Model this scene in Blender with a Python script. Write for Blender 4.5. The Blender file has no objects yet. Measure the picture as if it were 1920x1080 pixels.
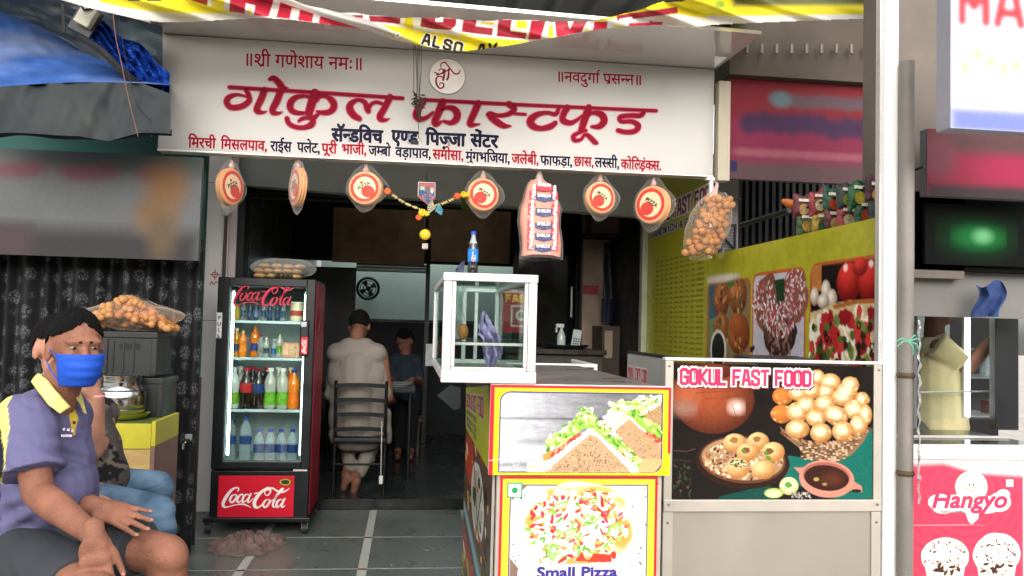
import bpy, bmesh, math, random
import numpy as np
from mathutils import Vector, Matrix, Euler, noise as mnoise
random.seed(7); RNG = np.random.default_rng(7)
S = bpy.context.scene; COL = S.collection
PI = math.pi
# ------------------------------------------------------------------ camera, world, sun, exposure
F, YAW, PITCH, ROLL, CH = 1560.0, 6.93, 2.55, 1.426, 1.36      # focal length in photo pixels, degrees, metres
CR = (Matrix.Rotation(-math.radians(YAW), 3, 'Z') @ Matrix.Rotation(math.radians(90+PITCH), 3, 'X')
      @ Matrix.Rotation(math.radians(ROLL), 3, 'Z'))
CP = Vector((0, 0, CH))
cd = bpy.data.cameras.new('camera'); cam = bpy.data.objects.new('camera', cd); COL.objects.link(cam)
cd.sensor_width = 36; cd.lens = 36*F/1920; cd.clip_start = .05; cd.clip_end = 500
cam.matrix_world = Matrix.Translation(CP) @ CR.to_4x4(); S.camera = cam
SUN_EL, SUN_AZ = 22, 182
W = bpy.data.worlds.new('World'); S.world = W; W.use_nodes = True
nt = W.node_tree; bg = nt.nodes['Background']
sk = nt.nodes.new('ShaderNodeTexSky'); sk.sky_type = 'NISHITA'; sk.sun_disc = False
sk.sun_elevation = math.radians(SUN_EL); sk.sun_rotation = math.radians(SUN_AZ); sk.dust_density = 3
hs = nt.nodes.new('ShaderNodeHueSaturation'); hs.inputs['Saturation'].default_value = .28
nt.links.new(sk.outputs[0], hs.inputs['Color']); nt.links.new(hs.outputs[0], bg.inputs[0]); bg.inputs[1].default_value = .15
sl = bpy.data.lights.new('sun', 'SUN'); sl.energy = 1.5; sl.angle = math.radians(125); sl.color = (1, .97, .93)
so = bpy.data.objects.new('sun', sl); COL.objects.link(so)
az, el = math.radians(SUN_AZ), math.radians(SUN_EL)
sd = Vector((math.sin(az)*math.cos(el), math.cos(az)*math.cos(el), math.sin(el)))
so.rotation_euler = sd.to_track_quat('Z', 'Y').to_euler()
S.view_settings.view_transform = 'Standard'; S.view_settings.look = 'None'
S.view_settings.gamma = 1; S.view_settings.use_curve_mapping = False; S.view_settings.exposure = 1.18
S.cycles.max_bounces = 7; S.cycles.transparent_max_bounces = 24; S.cycles.sample_clamp_indirect = 4
# ------------------------------------------------------------------ photo pixel -> point on a real plane
def ray(px, py): return CR @ Vector(((px-960)/F, -(py-540)/F, -1))
def at(px, py, Y): d = ray(px, py); return CP + d*(Y/d.y)
def onX(px, py, X): d = ray(px, py); return CP + d*(X/d.x)
def onZ(px, py, Z): d = ray(px, py); return CP + d*((Z-CH)/d.z)
def rect(x0, y0, x1, y1, Y):                      # X0,X1,Z0,Z1 of an upright rectangle at depth Y
    a, b = at(x0, (y0+y1)/2, Y), at(x1, (y0+y1)/2, Y); c, d = at((x0+x1)/2, y0, Y), at((x0+x1)/2, y1, Y)
    return a.x, b.x, d.z, c.z
# ------------------------------------------------------------------ tags and object helpers
def tag(o, label=None, cat=None, group=None, kind=None):
    if label: o['label'] = label
    if cat: o['category'] = cat
    if group: o['group'] = group
    if kind: o['kind'] = kind
    return o
WT = {}
def thing(name, label, cat, loc=(0, 0, 0), group=None):
    o = bpy.data.objects.new(name, None); COL.objects.link(o); o.location = loc; o.empty_display_size = .1
    WT[o] = Vector(loc); return tag(o, label, cat, group)
def link(name, me, parent=None, smooth=False):
    o = bpy.data.objects.new(name, me); COL.objects.link(o); WT[o] = Vector((0, 0, 0))
    if parent is not None: o.parent = parent; o.location = -WT[parent]
    if smooth:
        me.polygons.foreach_set('use_smooth', [True]*len(me.polygons))
    return o
def kids(o): return [c for c in COL.objects if c.parent == o]
def copy_tree(o, loc, label=None, rz=None):
    c = o.copy(); COL.objects.link(c); c.location = loc; WT[c] = Vector(loc)
    if rz is not None: c.rotation_euler.z = rz
    if label: c['label'] = label
    for k in kids(o):
        d = k.copy(); COL.objects.link(d); d.parent = c
        for g in kids(k): e = g.copy(); COL.objects.link(e); e.parent = d
    return c
class MB:
    def __init__(s): s.v = []; s.f = []; s.mi = []; s.cur = 0
    def add(s, vs, fs):
        n = len(s.v); s.v += [tuple(v) for v in vs]; s.f += [tuple(n+i for i in f) for f in fs]; s.mi += [s.cur]*len(fs); return s
    def box(s, x0, x1, y0, y1, z0, z1, M=None):
        vs = [Vector((x, y, z)) for x in (x0, x1) for y in (y0, y1) for z in (z0, z1)]
        if M is not None: vs = [M @ v for v in vs]
        return s.add(vs, [(0, 1, 3, 2), (4, 6, 7, 5), (0, 4, 5, 1), (2, 3, 7, 6), (0, 2, 6, 4), (1, 5, 7, 3)])
    def quad(s, a, b, c, d): return s.add([a, b, c, d], [(0, 1, 2, 3)])
    def lathe(s, prof, c, n=20, axis=None, close=True):
        c = Vector(c); q = Vector(axis).normalized().to_track_quat('Z', 'Y') if axis is not None else None
        vs = []
        for r, z in prof:
            for k in range(n):
                v = Vector((r*math.cos(2*PI*k/n), r*math.sin(2*PI*k/n), z)); vs.append(c+(q @ v if q else v))
        fs = [(j*n+k, j*n+(k+1) % n, (j+1)*n+(k+1) % n, (j+1)*n+k) for j in range(len(prof)-1) for k in range(n)]
        if close:
            fs.append(tuple(reversed(range(n)))); m = (len(prof)-1)*n; fs.append(tuple(m+k for k in range(n)))
        return s.add(vs, fs)
    def cyl(s, a, b, r, r2=None, n=12):
        a, b = Vector(a), Vector(b); L = (b-a).length
        return s.lathe([(r, 0), (r if r2 is None else r2, L)], a, n, b-a)
    def tube(s, pts, r, n=6):
        for a, b in zip(pts, pts[1:]): s.cyl(a, b, r, r, n)
        return s
    def cap(s, a, b, r1, r2, n=14):                      # tapered capsule, closed
        a, b = Vector(a), Vector(b); L = (b-a).length; pr = []
        for i in range(5): t = PI/2*(i/5); pr.append((max(r1*math.sin(t), .0004), -r1*math.cos(t)))
        pr += [(r1, 0), (r2, L)]
        for i in range(1, 6): t = PI/2*(i/5); pr.append((max(r2*math.cos(t), .0004), L+r2*math.sin(t)))
        return s.lathe(pr, a, n, (b-a) if L > 1e-6 else Vector((0, 0, 1)))
    def ell(s, c, r, rot=(0, 0, 0), n=18, m=10):
        c = Vector(c); R = Euler(rot).to_matrix(); vs = []; fs = []
        for j in range(m+1):
            t = PI*j/m
            for k in range(n):
                a = 2*PI*k/n; q = max(math.sin(t), .002)
                vs.append(c+R @ Vector((r[0]*q*math.cos(a), r[1]*q*math.sin(a), -r[2]*math.cos(t))))
        for j in range(m):
            for k in range(n): fs.append((j*n+k, j*n+(k+1) % n, (j+1)*n+(k+1) % n, (j+1)*n+k))
        fs.append(tuple(reversed(range(n)))); fs.append(tuple(m*n+k for k in range(n)))
        return s.add(vs, fs)
    def grid(s, fn, nu, nv):
        vs = [fn(i/nu, j/nv) for j in range(nv+1) for i in range(nu+1)]; w = nu+1
        return s.add(vs, [(j*w+i, j*w+i+1, (j+1)*w+i+1, (j+1)*w+i) for j in range(nv) for i in range(nu)])
    def prism(s, poly, fr, d0, d1):                      # 2D polygon in frame fr(u,v,w) between w=d0 and w=d1
        n = len(poly); vs = [fr(u, v, d0) for u, v in poly]+[fr(u, v, d1) for u, v in poly]
        return s.add(vs, [tuple(reversed(range(n))), tuple(range(n, 2*n))]+[(i, (i+1) % n, n+(i+1) % n, n+i) for i in range(n)])
    def mesh(s, name, mats):
        me = bpy.data.meshes.new(name); me.from_pydata(s.v, [], s.f); me.update()
        for m in (mats if isinstance(mats, (list, tuple)) else [mats]): me.materials.append(m)
        if any(s.mi): me.polygons.foreach_set('material_index', s.mi)
        return me
    def build(s, name, mats, parent=None, smooth=False, bevel=0, fix=True):
        me = s.mesh(name, mats)
        if fix:
            bm = bmesh.new(); bm.from_mesh(me); bmesh.ops.recalc_face_normals(bm, faces=bm.faces); bm.to_mesh(me); bm.free()
        o = link(name, me, parent, smooth)
        if smooth: smooth_angle(me)
        if bevel: b = o.modifiers.new('b', 'BEVEL'); b.width = bevel; b.segments = 2; b.limit_method = 'ANGLE'
        return o
def smooth_angle(me, a=40):
    try: me.set_sharp_from_angle(angle=math.radians(a))
    except Exception: pass
def box(name, m, dims, parent=None, bevel=0): return MB().box(*dims).build(name, m, parent, bevel=bevel)
# ------------------------------------------------------------------ materials
MC = {}
def srgb(c):
    if isinstance(c, str): c = [int(c[i:i+2], 16)/255 for i in (0, 2, 4)]
    return tuple(x/12.92 if x <= .04045 else ((x+.055)/1.055)**2.4 for x in c)
def mat(name, col, rough=.5, metal=0, var=.12, scale=6, bump=0, bscale=None, emit=0, stretch=None, spec=.3, dirt=0, sheen=0, dcol=(.09, .075, .055)):
    if name in MC: return MC[name]
    m = bpy.data.materials.new(name); m.use_nodes = True; t = m.node_tree; b = t.nodes['Principled BSDF']; N, L = t.nodes.new, t.links.new
    c = srgb(col) if isinstance(col, str) else col
    b.inputs['Roughness'].default_value = rough; b.inputs['Metallic'].default_value = metal; b.inputs['Specular IOR Level'].default_value = spec
    if sheen: b.inputs['Sheen Weight'].default_value = sheen
    tc = N('ShaderNodeTexCoord'); mp = N('ShaderNodeMapping'); L(tc.outputs['Object'], mp.inputs[0])
    if stretch: mp.inputs['Scale'].default_value = stretch
    nz = N('ShaderNodeTexNoise'); nz.inputs['Scale'].default_value = scale; nz.inputs['Detail'].default_value = 6; nz.inputs['Roughness'].default_value = .62; L(mp.outputs[0], nz.inputs[0])
    r = N('ShaderNodeMapRange'); r.inputs[1].default_value = .3; r.inputs[2].default_value = .7; r.inputs[3].default_value = 1-var; r.inputs[4].default_value = 1+var; L(nz.outputs[0], r.inputs[0])
    mx = N('ShaderNodeVectorMath'); mx.operation = 'SCALE'; mx.inputs[0].default_value = c; L(r.outputs[0], mx.inputs['Scale'])
    out = mx.outputs[0]
    if dirt:
        n2 = N('ShaderNodeTexNoise'); n2.inputs['Scale'].default_value = scale*.35; n2.inputs['Detail'].default_value = 9; L(mp.outputs[0], n2.inputs[0])
        r2 = N('ShaderNodeMapRange'); r2.inputs[1].default_value = .52; r2.inputs[2].default_value = .7; r2.inputs[4].default_value = dirt; L(n2.outputs[0], r2.inputs[0])
        mm = N('ShaderNodeMix'); mm.data_type = 'RGBA'; L(r2.outputs[0], mm.inputs['Factor']); L(out, mm.inputs['A']); mm.inputs['B'].default_value = (*dcol, 1); out = mm.outputs['Result']
    L(out, b.inputs['Base Color'])
    rr = N('ShaderNodeMapRange'); rr.inputs[1].default_value = .3; rr.inputs[2].default_value = .7; rr.inputs[3].default_value = max(rough-.07, .02) if rough > .05 else rough; rr.inputs[4].default_value = min(rough+.1, 1) if rough > .05 else rough+.02; L(nz.outputs[0], rr.inputs[0]); L(rr.outputs[0], b.inputs['Roughness'])
    if bump:
        n3 = N('ShaderNodeTexNoise'); n3.inputs['Scale'].default_value = bscale or scale*4; n3.inputs['Detail'].default_value = 5; L(mp.outputs[0], n3.inputs[0])
        bp = N('ShaderNodeBump'); bp.inputs['Strength'].default_value = bump; bp.inputs['Distance'].default_value = .01; L(n3.outputs[0], bp.inputs['Height']); L(bp.outputs[0], b.inputs['Normal'])
    if emit:
        b.inputs['Emission Color'].default_value = (*c, 1); b.inputs['Emission Strength'].default_value = emit
    MC[name] = m; return m
def film(name, col=(1, 1, 1), clear=.8, rough=.1, bump=0):    # thin clear plastic or glass pane
    if name in MC: return MC[name]
    m = bpy.data.materials.new(name); m.use_nodes = True; t = m.node_tree; N, L = t.nodes.new, t.links.new
    t.nodes.remove(t.nodes['Principled BSDF']); o = t.nodes['Material Output']
    tr = N('ShaderNodeBsdfTransparent'); tr.inputs[0].default_value = (*col, 1); gl = N('ShaderNodeBsdfPrincipled'); gl.inputs['Base Color'].default_value = (*[c*.8 for c in col], 1); gl.inputs['Roughness'].default_value = rough; gl.inputs['Specular IOR Level'].default_value = 1
    fr = N('ShaderNodeLayerWeight'); pw = N('ShaderNodeMath'); pw.operation = 'POWER'; pw.inputs[1].default_value = 3; L(fr.outputs['Facing'], pw.inputs[0])
    r = N('ShaderNodeMapRange'); r.inputs[3].default_value = 1-clear; r.inputs[4].default_value = min(1, 1-clear+.6); L(pw.outputs[0], r.inputs[0])
    mx = N('ShaderNodeMixShader'); L(r.outputs[0], mx.inputs[0]); L(tr.outputs[0], mx.inputs[1]); L(gl.outputs[0], mx.inputs[2]); L(mx.outputs[0], o.inputs[0])
    if bump:
        nz = N('ShaderNodeTexNoise'); nz.inputs['Scale'].default_value = 25; bp = N('ShaderNodeBump'); bp.inputs['Strength'].default_value = bump; bp.inputs['Distance'].default_value = .02
        tc = N('ShaderNodeTexCoord'); L(tc.outputs['Object'], nz.inputs[0]); L(nz.outputs[0], bp.inputs['Height']); L(bp.outputs[0], gl.inputs['Normal'])
    MC[name] = m; return m
def glass(name, refl=.08, tint=(.93, .97, .95)):
    if name in MC: return MC[name]
    m = bpy.data.materials.new(name); m.use_nodes = True; t = m.node_tree; N, L = t.nodes.new, t.links.new
    t.nodes.remove(t.nodes['Principled BSDF']); o = t.nodes['Material Output']
    tr = N('ShaderNodeBsdfTransparent'); tr.inputs[0].default_value = (*tint, 1); gl = N('ShaderNodeBsdfGlossy'); gl.inputs['Roughness'].default_value = .03
    fr = N('ShaderNodeLayerWeight'); pw = N('ShaderNodeMath'); pw.operation = 'POWER'; pw.inputs[1].default_value = 5; L(fr.outputs['Facing'], pw.inputs[0]); r = N('ShaderNodeMapRange'); r.inputs[3].default_value = refl*.5; r.inputs[4].default_value = .55; L(pw.outputs[0], r.inputs[0])
    mx = N('ShaderNodeMixShader'); L(r.outputs[0], mx.inputs[0]); L(tr.outputs[0], mx.inputs[1]); L(gl.outputs[0], mx.inputs[2]); L(mx.outputs[0], o.inputs[0])
    MC[name] = m; return m
def print_mat(name, rough=.4, spec=.3):
    if name in MC: return MC[name]
    m = bpy.data.materials.new(name); m.use_nodes = True; t = m.node_tree; b = t.nodes['Principled BSDF']
    a = t.nodes.new('ShaderNodeAttribute'); a.attribute_name = 'print'; nz = t.nodes.new('ShaderNodeTexNoise'); nz.inputs['Scale'].default_value = 40
    tc = t.nodes.new('ShaderNodeTexCoord'); t.links.new(tc.outputs['Object'], nz.inputs[0])
    r = t.nodes.new('ShaderNodeMapRange'); r.inputs[3].default_value = .9; r.inputs[4].default_value = 1.1; t.links.new(nz.outputs[0], r.inputs[0])
    mx = t.nodes.new('ShaderNodeVectorMath'); mx.operation = 'SCALE'; t.links.new(a.outputs['Color'], mx.inputs[0]); t.links.new(r.outputs[0], mx.inputs['Scale'])
    t.links.new(mx.outputs[0], b.inputs['Base Color']); b.inputs['Roughness'].default_value = rough; b.inputs['Specular IOR Level'].default_value = spec
    MC[name] = m; return m
# ------------------------------------------------------------------ printed pictures: a dense sheet whose vertices carry the ink colour
def sm(x): x = np.clip(x, 0, 1); return x*x*(3-2*x)
def vnoise(X, Y, s, seed=0, oct=3):
    r = np.zeros_like(X); a = 1; tot = 0; rg = np.random.default_rng(seed+11)
    for o in range(oct):
        g = rg.random((64, 64)); x = X/s*2**o+500; y = Y/s*2**o+500; i = np.floor(x).astype(int); j = np.floor(y).astype(int); u = sm(x-i); v = sm(y-j)
        r += a*((g[j % 64, i % 64]*(1-u)+g[j % 64, (i+1) % 64]*u)*(1-v)+(g[(j+1) % 64, i % 64]*(1-u)+g[(j+1) % 64, (i+1) % 64]*u)*v); tot += a; a *= .5
    return r/tot
class Cv:
    def __init__(s, x0, y0, x1, y1, step, col):
        s.nx = max(2, int((x1-x0)/step)+1); s.ny = max(2, int((y1-y0)/step)+1); s.b = (x0, y0, x1, y1); s.step = (x1-x0)/(s.nx-1)
        s.X, s.Y = np.meshgrid(np.linspace(x0, x1, s.nx), np.linspace(y0, y1, s.ny)); s.im = np.zeros((s.ny, s.nx, 3)); s.im[:] = srgb(col)
    def win(s, x0, y0, x1, y1):
        a = int(np.clip((x0-s.b[0])/s.step-2, 0, s.nx)); b = int(np.clip((x1-s.b[0])/s.step+3, 0, s.nx))
        st = (s.b[3]-s.b[1])/(s.ny-1); c = int(np.clip((y0-s.b[1])/st-2, 0, s.ny)); d = int(np.clip((y1-s.b[1])/st+3, 0, s.ny))
        return (slice(c, d), slice(a, b))
    def put(s, w, m, col, shade=None):
        if m.size == 0: return
        c = np.array(srgb(col))*np.ones((*m.shape, 3)) if not isinstance(col, np.ndarray) else col
        if shade is not None: c = c*shade[..., None]
        s.im[w] = s.im[w]*(1-m[..., None])+c*m[..., None]
    def ell(s, cx, cy, rx, ry, col, rot=0, soft=None, col2=None, hx=-.3, hy=-.4, ring=0, nz=0):
        R = max(rx, ry)+2; w = s.win(cx-R, cy-R, cx+R, cy+R); X = s.X[w]-cx; Y = s.Y[w]-cy; c, n = math.cos(rot), math.sin(rot)
        u = (X*c+Y*n)/rx; v = (-X*n+Y*c)/ry; d = np.sqrt(u*u+v*v)
        if nz: d = d+nz*(vnoise(s.X[w], s.Y[w], max(rx, ry)*.4, int(cx*7+cy))-.5)
        sf = soft or s.step*.8/min(rx, ry); m = sm((1-d)/sf+.5)
        if ring: m = m*sm((d-(1-ring))/sf+.5)
        if col2 is not None:
            t = sm(np.sqrt((u-hx)**2+(v-hy)**2)/1.5)[..., None]; cc = np.array(srgb(col))*(1-t)+np.array(srgb(col2))*t; s.put(w, m, cc)
        else: s.put(w, m, col)
    def poly(s, pts, col, nz=0, col2=None, blur=0):
        xs = [p[0] for p in pts]; ys = [p[1] for p in pts]; w = s.win(min(xs)-3, min(ys)-3, max(xs)+3, max(ys)+3); X = s.X[w]; Y = s.Y[w]
        if X.size == 0: return
        if nz: X = X+nz*(vnoise(s.X[w], s.Y[w], 5, 3)-.5)*2; Y = Y+nz*(vnoise(s.X[w], s.Y[w], 5, 9)-.5)*2
        ins = np.zeros(X.shape, bool); dm = np.full(X.shape, 1e9); n = len(pts)
        for i in range(n):
            x1, y1 = pts[i]; x2, y2 = pts[(i+1) % n]
            if y1 != y2: ins ^= ((y1 > Y) != (y2 > Y)) & (X < (x2-x1)*(Y-y1)/(y2-y1)+x1)
            L = (x2-x1)**2+(y2-y1)**2+1e-9; t = np.clip(((X-x1)*(x2-x1)+(Y-y1)*(y2-y1))/L, 0, 1); dm = np.minimum(dm, np.hypot(X-x1-t*(x2-x1), Y-y1-t*(y2-y1)))
        sdv = np.where(ins, dm, -dm); m = sm(sdv/(blur or s.step*.8)+.5)
        if col2 is not None:
            t = np.clip((Y-min(ys))/(max(ys)-min(ys)), 0, 1)[..., None]; s.put(w, m, np.array(srgb(col))*(1-t)+np.array(srgb(col2))*t)
        else: s.put(w, m, col)
    def line(s, pts, wd, col, blur=0):
        for (x1, y1), (x2, y2) in zip(pts, pts[1:]):
            w = s.win(min(x1, x2)-wd, min(y1, y2)-wd, max(x1, x2)+wd, max(y1, y2)+wd); X = s.X[w]; Y = s.Y[w]; L = (x2-x1)**2+(y2-y1)**2+1e-9
            t = np.clip(((X-x1)*(x2-x1)+(Y-y1)*(y2-y1))/L, 0, 1); d = np.hypot(X-x1-t*(x2-x1), Y-y1-t*(y2-y1)); s.put(w, sm((wd/2-d)/(blur or s.step*.8)+.5), col)
    def rrect(s, x0, y0, x1, y1, r, col, corners=(1, 1, 1, 1)):
        s.poly(rr(x0, y0, x1, y1, r, corners), col)
    def grain(s, amt, sc, seed=0, box=None, st=(1, 1)):
        w = s.win(*box) if box else (slice(None), slice(None)); s.im[w] *= (1+amt*2*(vnoise(s.X[w]*st[0], s.Y[w]*st[1], sc, seed)-.5))[..., None]
    def specks(s, n, box, cols, r0, r1, inside=None, asp=1):
        for i in range(n):
            x = random.uniform(box[0], box[2]); y = random.uniform(box[1], box[3])
            if inside and not inside(x, y): continue
            r = random.uniform(r0, r1); s.ell(x, y, r*asp, r, random.choice(cols), random.uniform(0, 3.1), nz=.5)
    def sheet(s, name, corners, parent=None, m=None, off=None):      # corners TL,TR,BR,BL as Vectors
        TL, TR, BR, BL = [np.array(c) for c in corners]; u = np.linspace(0, 1, s.nx)[None, :, None]; v = np.linspace(0, 1, s.ny)[:, None, None]
        P = (TL*(1-u)+TR*u)*(1-v)+(BL*(1-u)+BR*u)*v
        return s.meshof(name, P, parent, m)
    def meshof(s, name, P, parent=None, m=None, keep=None, smooth=False):
        ny, nx = s.ny, s.nx; me = bpy.data.meshes.new(name); q = np.arange(ny*nx).reshape(ny, nx)
        f = np.stack([q[:-1, :-1], q[1:, :-1], q[1:, 1:], q[:-1, 1:]], -1).reshape(-1, 4)
        if keep is not None: f = f[keep.reshape(-1)]
        me.vertices.add(ny*nx); me.vertices.foreach_set('co', P.reshape(-1).astype(np.float32)); me.loops.add(len(f)*4); me.loops.foreach_set('vertex_index', f.reshape(-1).astype(np.int32))
        me.polygons.add(len(f)); me.polygons.foreach_set('loop_start', np.arange(0, len(f)*4, 4, dtype=np.int32)); me.update(calc_edges=True); me.validate()
        a = me.color_attributes.new('print', 'FLOAT_COLOR', 'POINT'); c = np.ones((ny*nx, 4), np.float32); c[:, :3] = np.clip(s.im.reshape(-1, 3), 0, .9); a.data.foreach_set('color', c.reshape(-1))
        me.materials.append(m or print_mat('printed_vinyl')); return link(name, me, parent, smooth)
def rr(x0, y0, x1, y1, r, corners=(1, 1, 1, 1), n=6):
    P = []
    for (cx, cy, a0), k in zip(((x0+r, y0+r, PI), (x1-r, y0+r, 1.5*PI), (x1-r, y1-r, 0), (x0+r, y1-r, .5*PI)), corners):
        if k: P += [(cx+r*math.cos(a0+PI/2*i/n), cy+r*math.sin(a0+PI/2*i/n)) for i in range(n+1)]
        else: P.append((cx+(r if math.cos(a0+PI/4) > 0 else -r), cy+(r if math.sin(a0+PI/4) > 0 else -r)))
    return P
# ------------------------------------------------------------------ lettering
GC = {}
def glyph(ch, shear=0):
    k = (ch, shear)
    if k in GC: return GC[k]
    def ev(body):
        c = bpy.data.curves.new('g', 'FONT'); c.body = body; c.size = 1; c.shear = shear; c.resolution_u = 3
        o = bpy.data.objects.new('g', c); COL.objects.link(o); bpy.context.view_layer.update()
        me = bpy.data.meshes.new_from_object(o.evaluated_get(bpy.context.evaluated_depsgraph_get()))
        vs = [tuple(v.co[:2]) for v in me.vertices]; fs = [tuple(p.vertices) for p in me.polygons]
        bpy.data.objects.remove(o); bpy.data.curves.remove(c); bpy.data.meshes.remove(me); return vs, fs
    b0 = max([v[0] for v in ev('|')[0]]); vs, fs = ev(ch) if ch.strip() else ([], []); adv = max([v[0] for v in ev(ch+'|')[0]])-b0 if ch != 'ि' else .262
    GC[k] = (vs, fs, adv); return GC[k]
STEM = .172
def clip_right(vs, fs, x):                                # cut a glyph at a vertical line (half forms)
    out_v, out_f = [], []
    for f in fs:
        P = [vs[i] for i in f]; Q = []
        for a, b in zip(P, P[1:]+P[:1]):
            if a[0] <= x: Q.append(a)
            if (a[0] <= x) != (b[0] <= x): t = (x-a[0])/(b[0]-a[0]); Q.append((x, a[1]+t*(b[1]-a[1])))
        if len(Q) > 2: n = len(out_v); out_v += Q; out_f.append(tuple(range(n, n+len(Q))))
    return out_v, out_f
def layout(s, shear=0):
    """s: visual order string; '~' after a letter = half form; '^' = reph hook over last letter; '%' = rakar stroke under last; '&' = rakar caret below."""
    x = 0; V = []; Fc = []; last = (0, 0)
    def addm(vs, fs, dx): n = len(V); V.extend([(a+dx, b) for a, b in vs]); Fc.extend([tuple(n+i for i in f) for f in fs])
    def stroke(pts, w):
        for (a, b), (c, d) in zip(pts, pts[1:]):
            L = math.hypot(c-a, d-b); nx, ny = -(d-b)/L*w/2, (c-a)/L*w/2; addm([(a+nx, b+ny), (a-nx, b-ny), (c-nx, d-ny), (c+nx, d+ny)], [(0, 1, 2, 3)], 0)
    i = 0
    while i < len(s):
        ch = s[i]
        if ch == '%': stroke([(last[1]-.1, .17), (last[1]-.3, .0)], .075)
        elif ch == '&': m = (last[0]+last[1])/2; stroke([(m-.13, -.2), (m, -.04), (m+.13, -.2)], .06)
        elif ch == '^': xx = last[1]-.1; stroke([(xx, .62), (xx-.01, .74), (xx+.06, .83), (xx+.14, .8)], .06)
        else:
            vs, fs, adv = glyph(ch, shear)
            if i+1 < len(s) and s[i+1] == '~':
                mx = max(v[0] for v in vs); cut = mx-(STEM if ch != 'क' else .1); vs, fs = clip_right(vs, fs, cut); adv = cut-.015; i += 1
            addm(vs, fs, x)
            if adv > .05: last = (x, x+adv)
            x += adv
        i += 1
    return V, Fc, x
def put_text(mb, s, fr, size, bold=0, x0=0, y0=0, sx=1, shear=0, center=False, w0=0, lay=None, track=0):
    V, Fc, wd = layout(s, shear)
    if center: x0 = x0-wd*size*sx/2
    st = [(0, 0)] if not bold else [(math.cos(a)*bold, math.sin(a)*bold) for a in [k*PI/4 for k in range(8)]]+[(0, 0)]
    for k, (dx, dy) in enumerate(st):
        mb.add([fr(x0+v[0]*size*sx+dx, y0+v[1]*size+dy, w0+k*.00006) for v in V], Fc)
    return wd*size*sx
def plane_frame(O, U, Vv, Nn):
    O, U, Vv, Nn = [Vector(a) for a in (O, U, Vv, Nn)]; return lambda u, v, w=0: O+U*u+Vv*v+Nn*w
def catmull(P, n=6):
    if len(P) < 3: return [tuple(p) for p in P]
    out = []; Q = [P[0]]+list(P)+[P[-1]]
    for i in range(1, len(Q)-2):
        for k in range(n):
            t = k/n; out.append(tuple(.5*((2*b)+(-a+c)*t+(2*a-5*b+4*c-d)*t*t+(-a+3*b-3*c+d)*t**3) for a, b, c, d in zip(Q[i-1], Q[i], Q[i+1], Q[i+2])))
    out.append(tuple(P[-1])); return out
def brush(P, n=6):
    """list of (x,y,width) -> outline pieces (quads + round dots) as polygons"""
    C = catmull(P, n); res = []; L = []; R = []
    for i, (x, y, w) in enumerate(C):
        a = C[max(i-1, 0)]; b = C[min(i+1, len(C)-1)]; dx, dy = b[0]-a[0], b[1]-a[1]; l = math.hypot(dx, dy) or 1; L.append((x-dy/l*w/2, y+dx/l*w/2)); R.append((x+dy/l*w/2, y-dx/l*w/2))
    def capp(i, sgn):
        x, y, w = C[i]; j = i+1 if i == 0 else i-1; a = math.atan2(y-C[j][1], x-C[j][0]); return [(x+w/2*math.cos(a+t), y+w/2*math.sin(a+t)) for t in (-PI/2, -PI/4, 0, PI/4, PI/2)]
    for i in range(len(C)-1): res.append([L[i], R[i], R[i+1], L[i+1]])
    res.append(capp(0, 1)); res.append(capp(len(C)-1, -1)); return res
def put_brush(mb, strokes, tr, fr, d0, d1, dz=.0001, grow=0):
    for k, P in enumerate(strokes):
        for q in brush([(x, y, w+grow) for x, y, w in P]):
            q = [tr(x, y) for x, y in q]
            ar = sum(a[0]*b[1]-b[0]*a[1] for a, b in zip(q, q[1:]+q[:1]))
            if ar < 0: q = q[::-1]
            if d1 > d0+1e-6: mb.prism(q, fr, d0, d1+k*dz)
            else: mb.add([fr(u, v, d1+k*dz) for u, v in q], [tuple(range(len(q)))])
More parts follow.
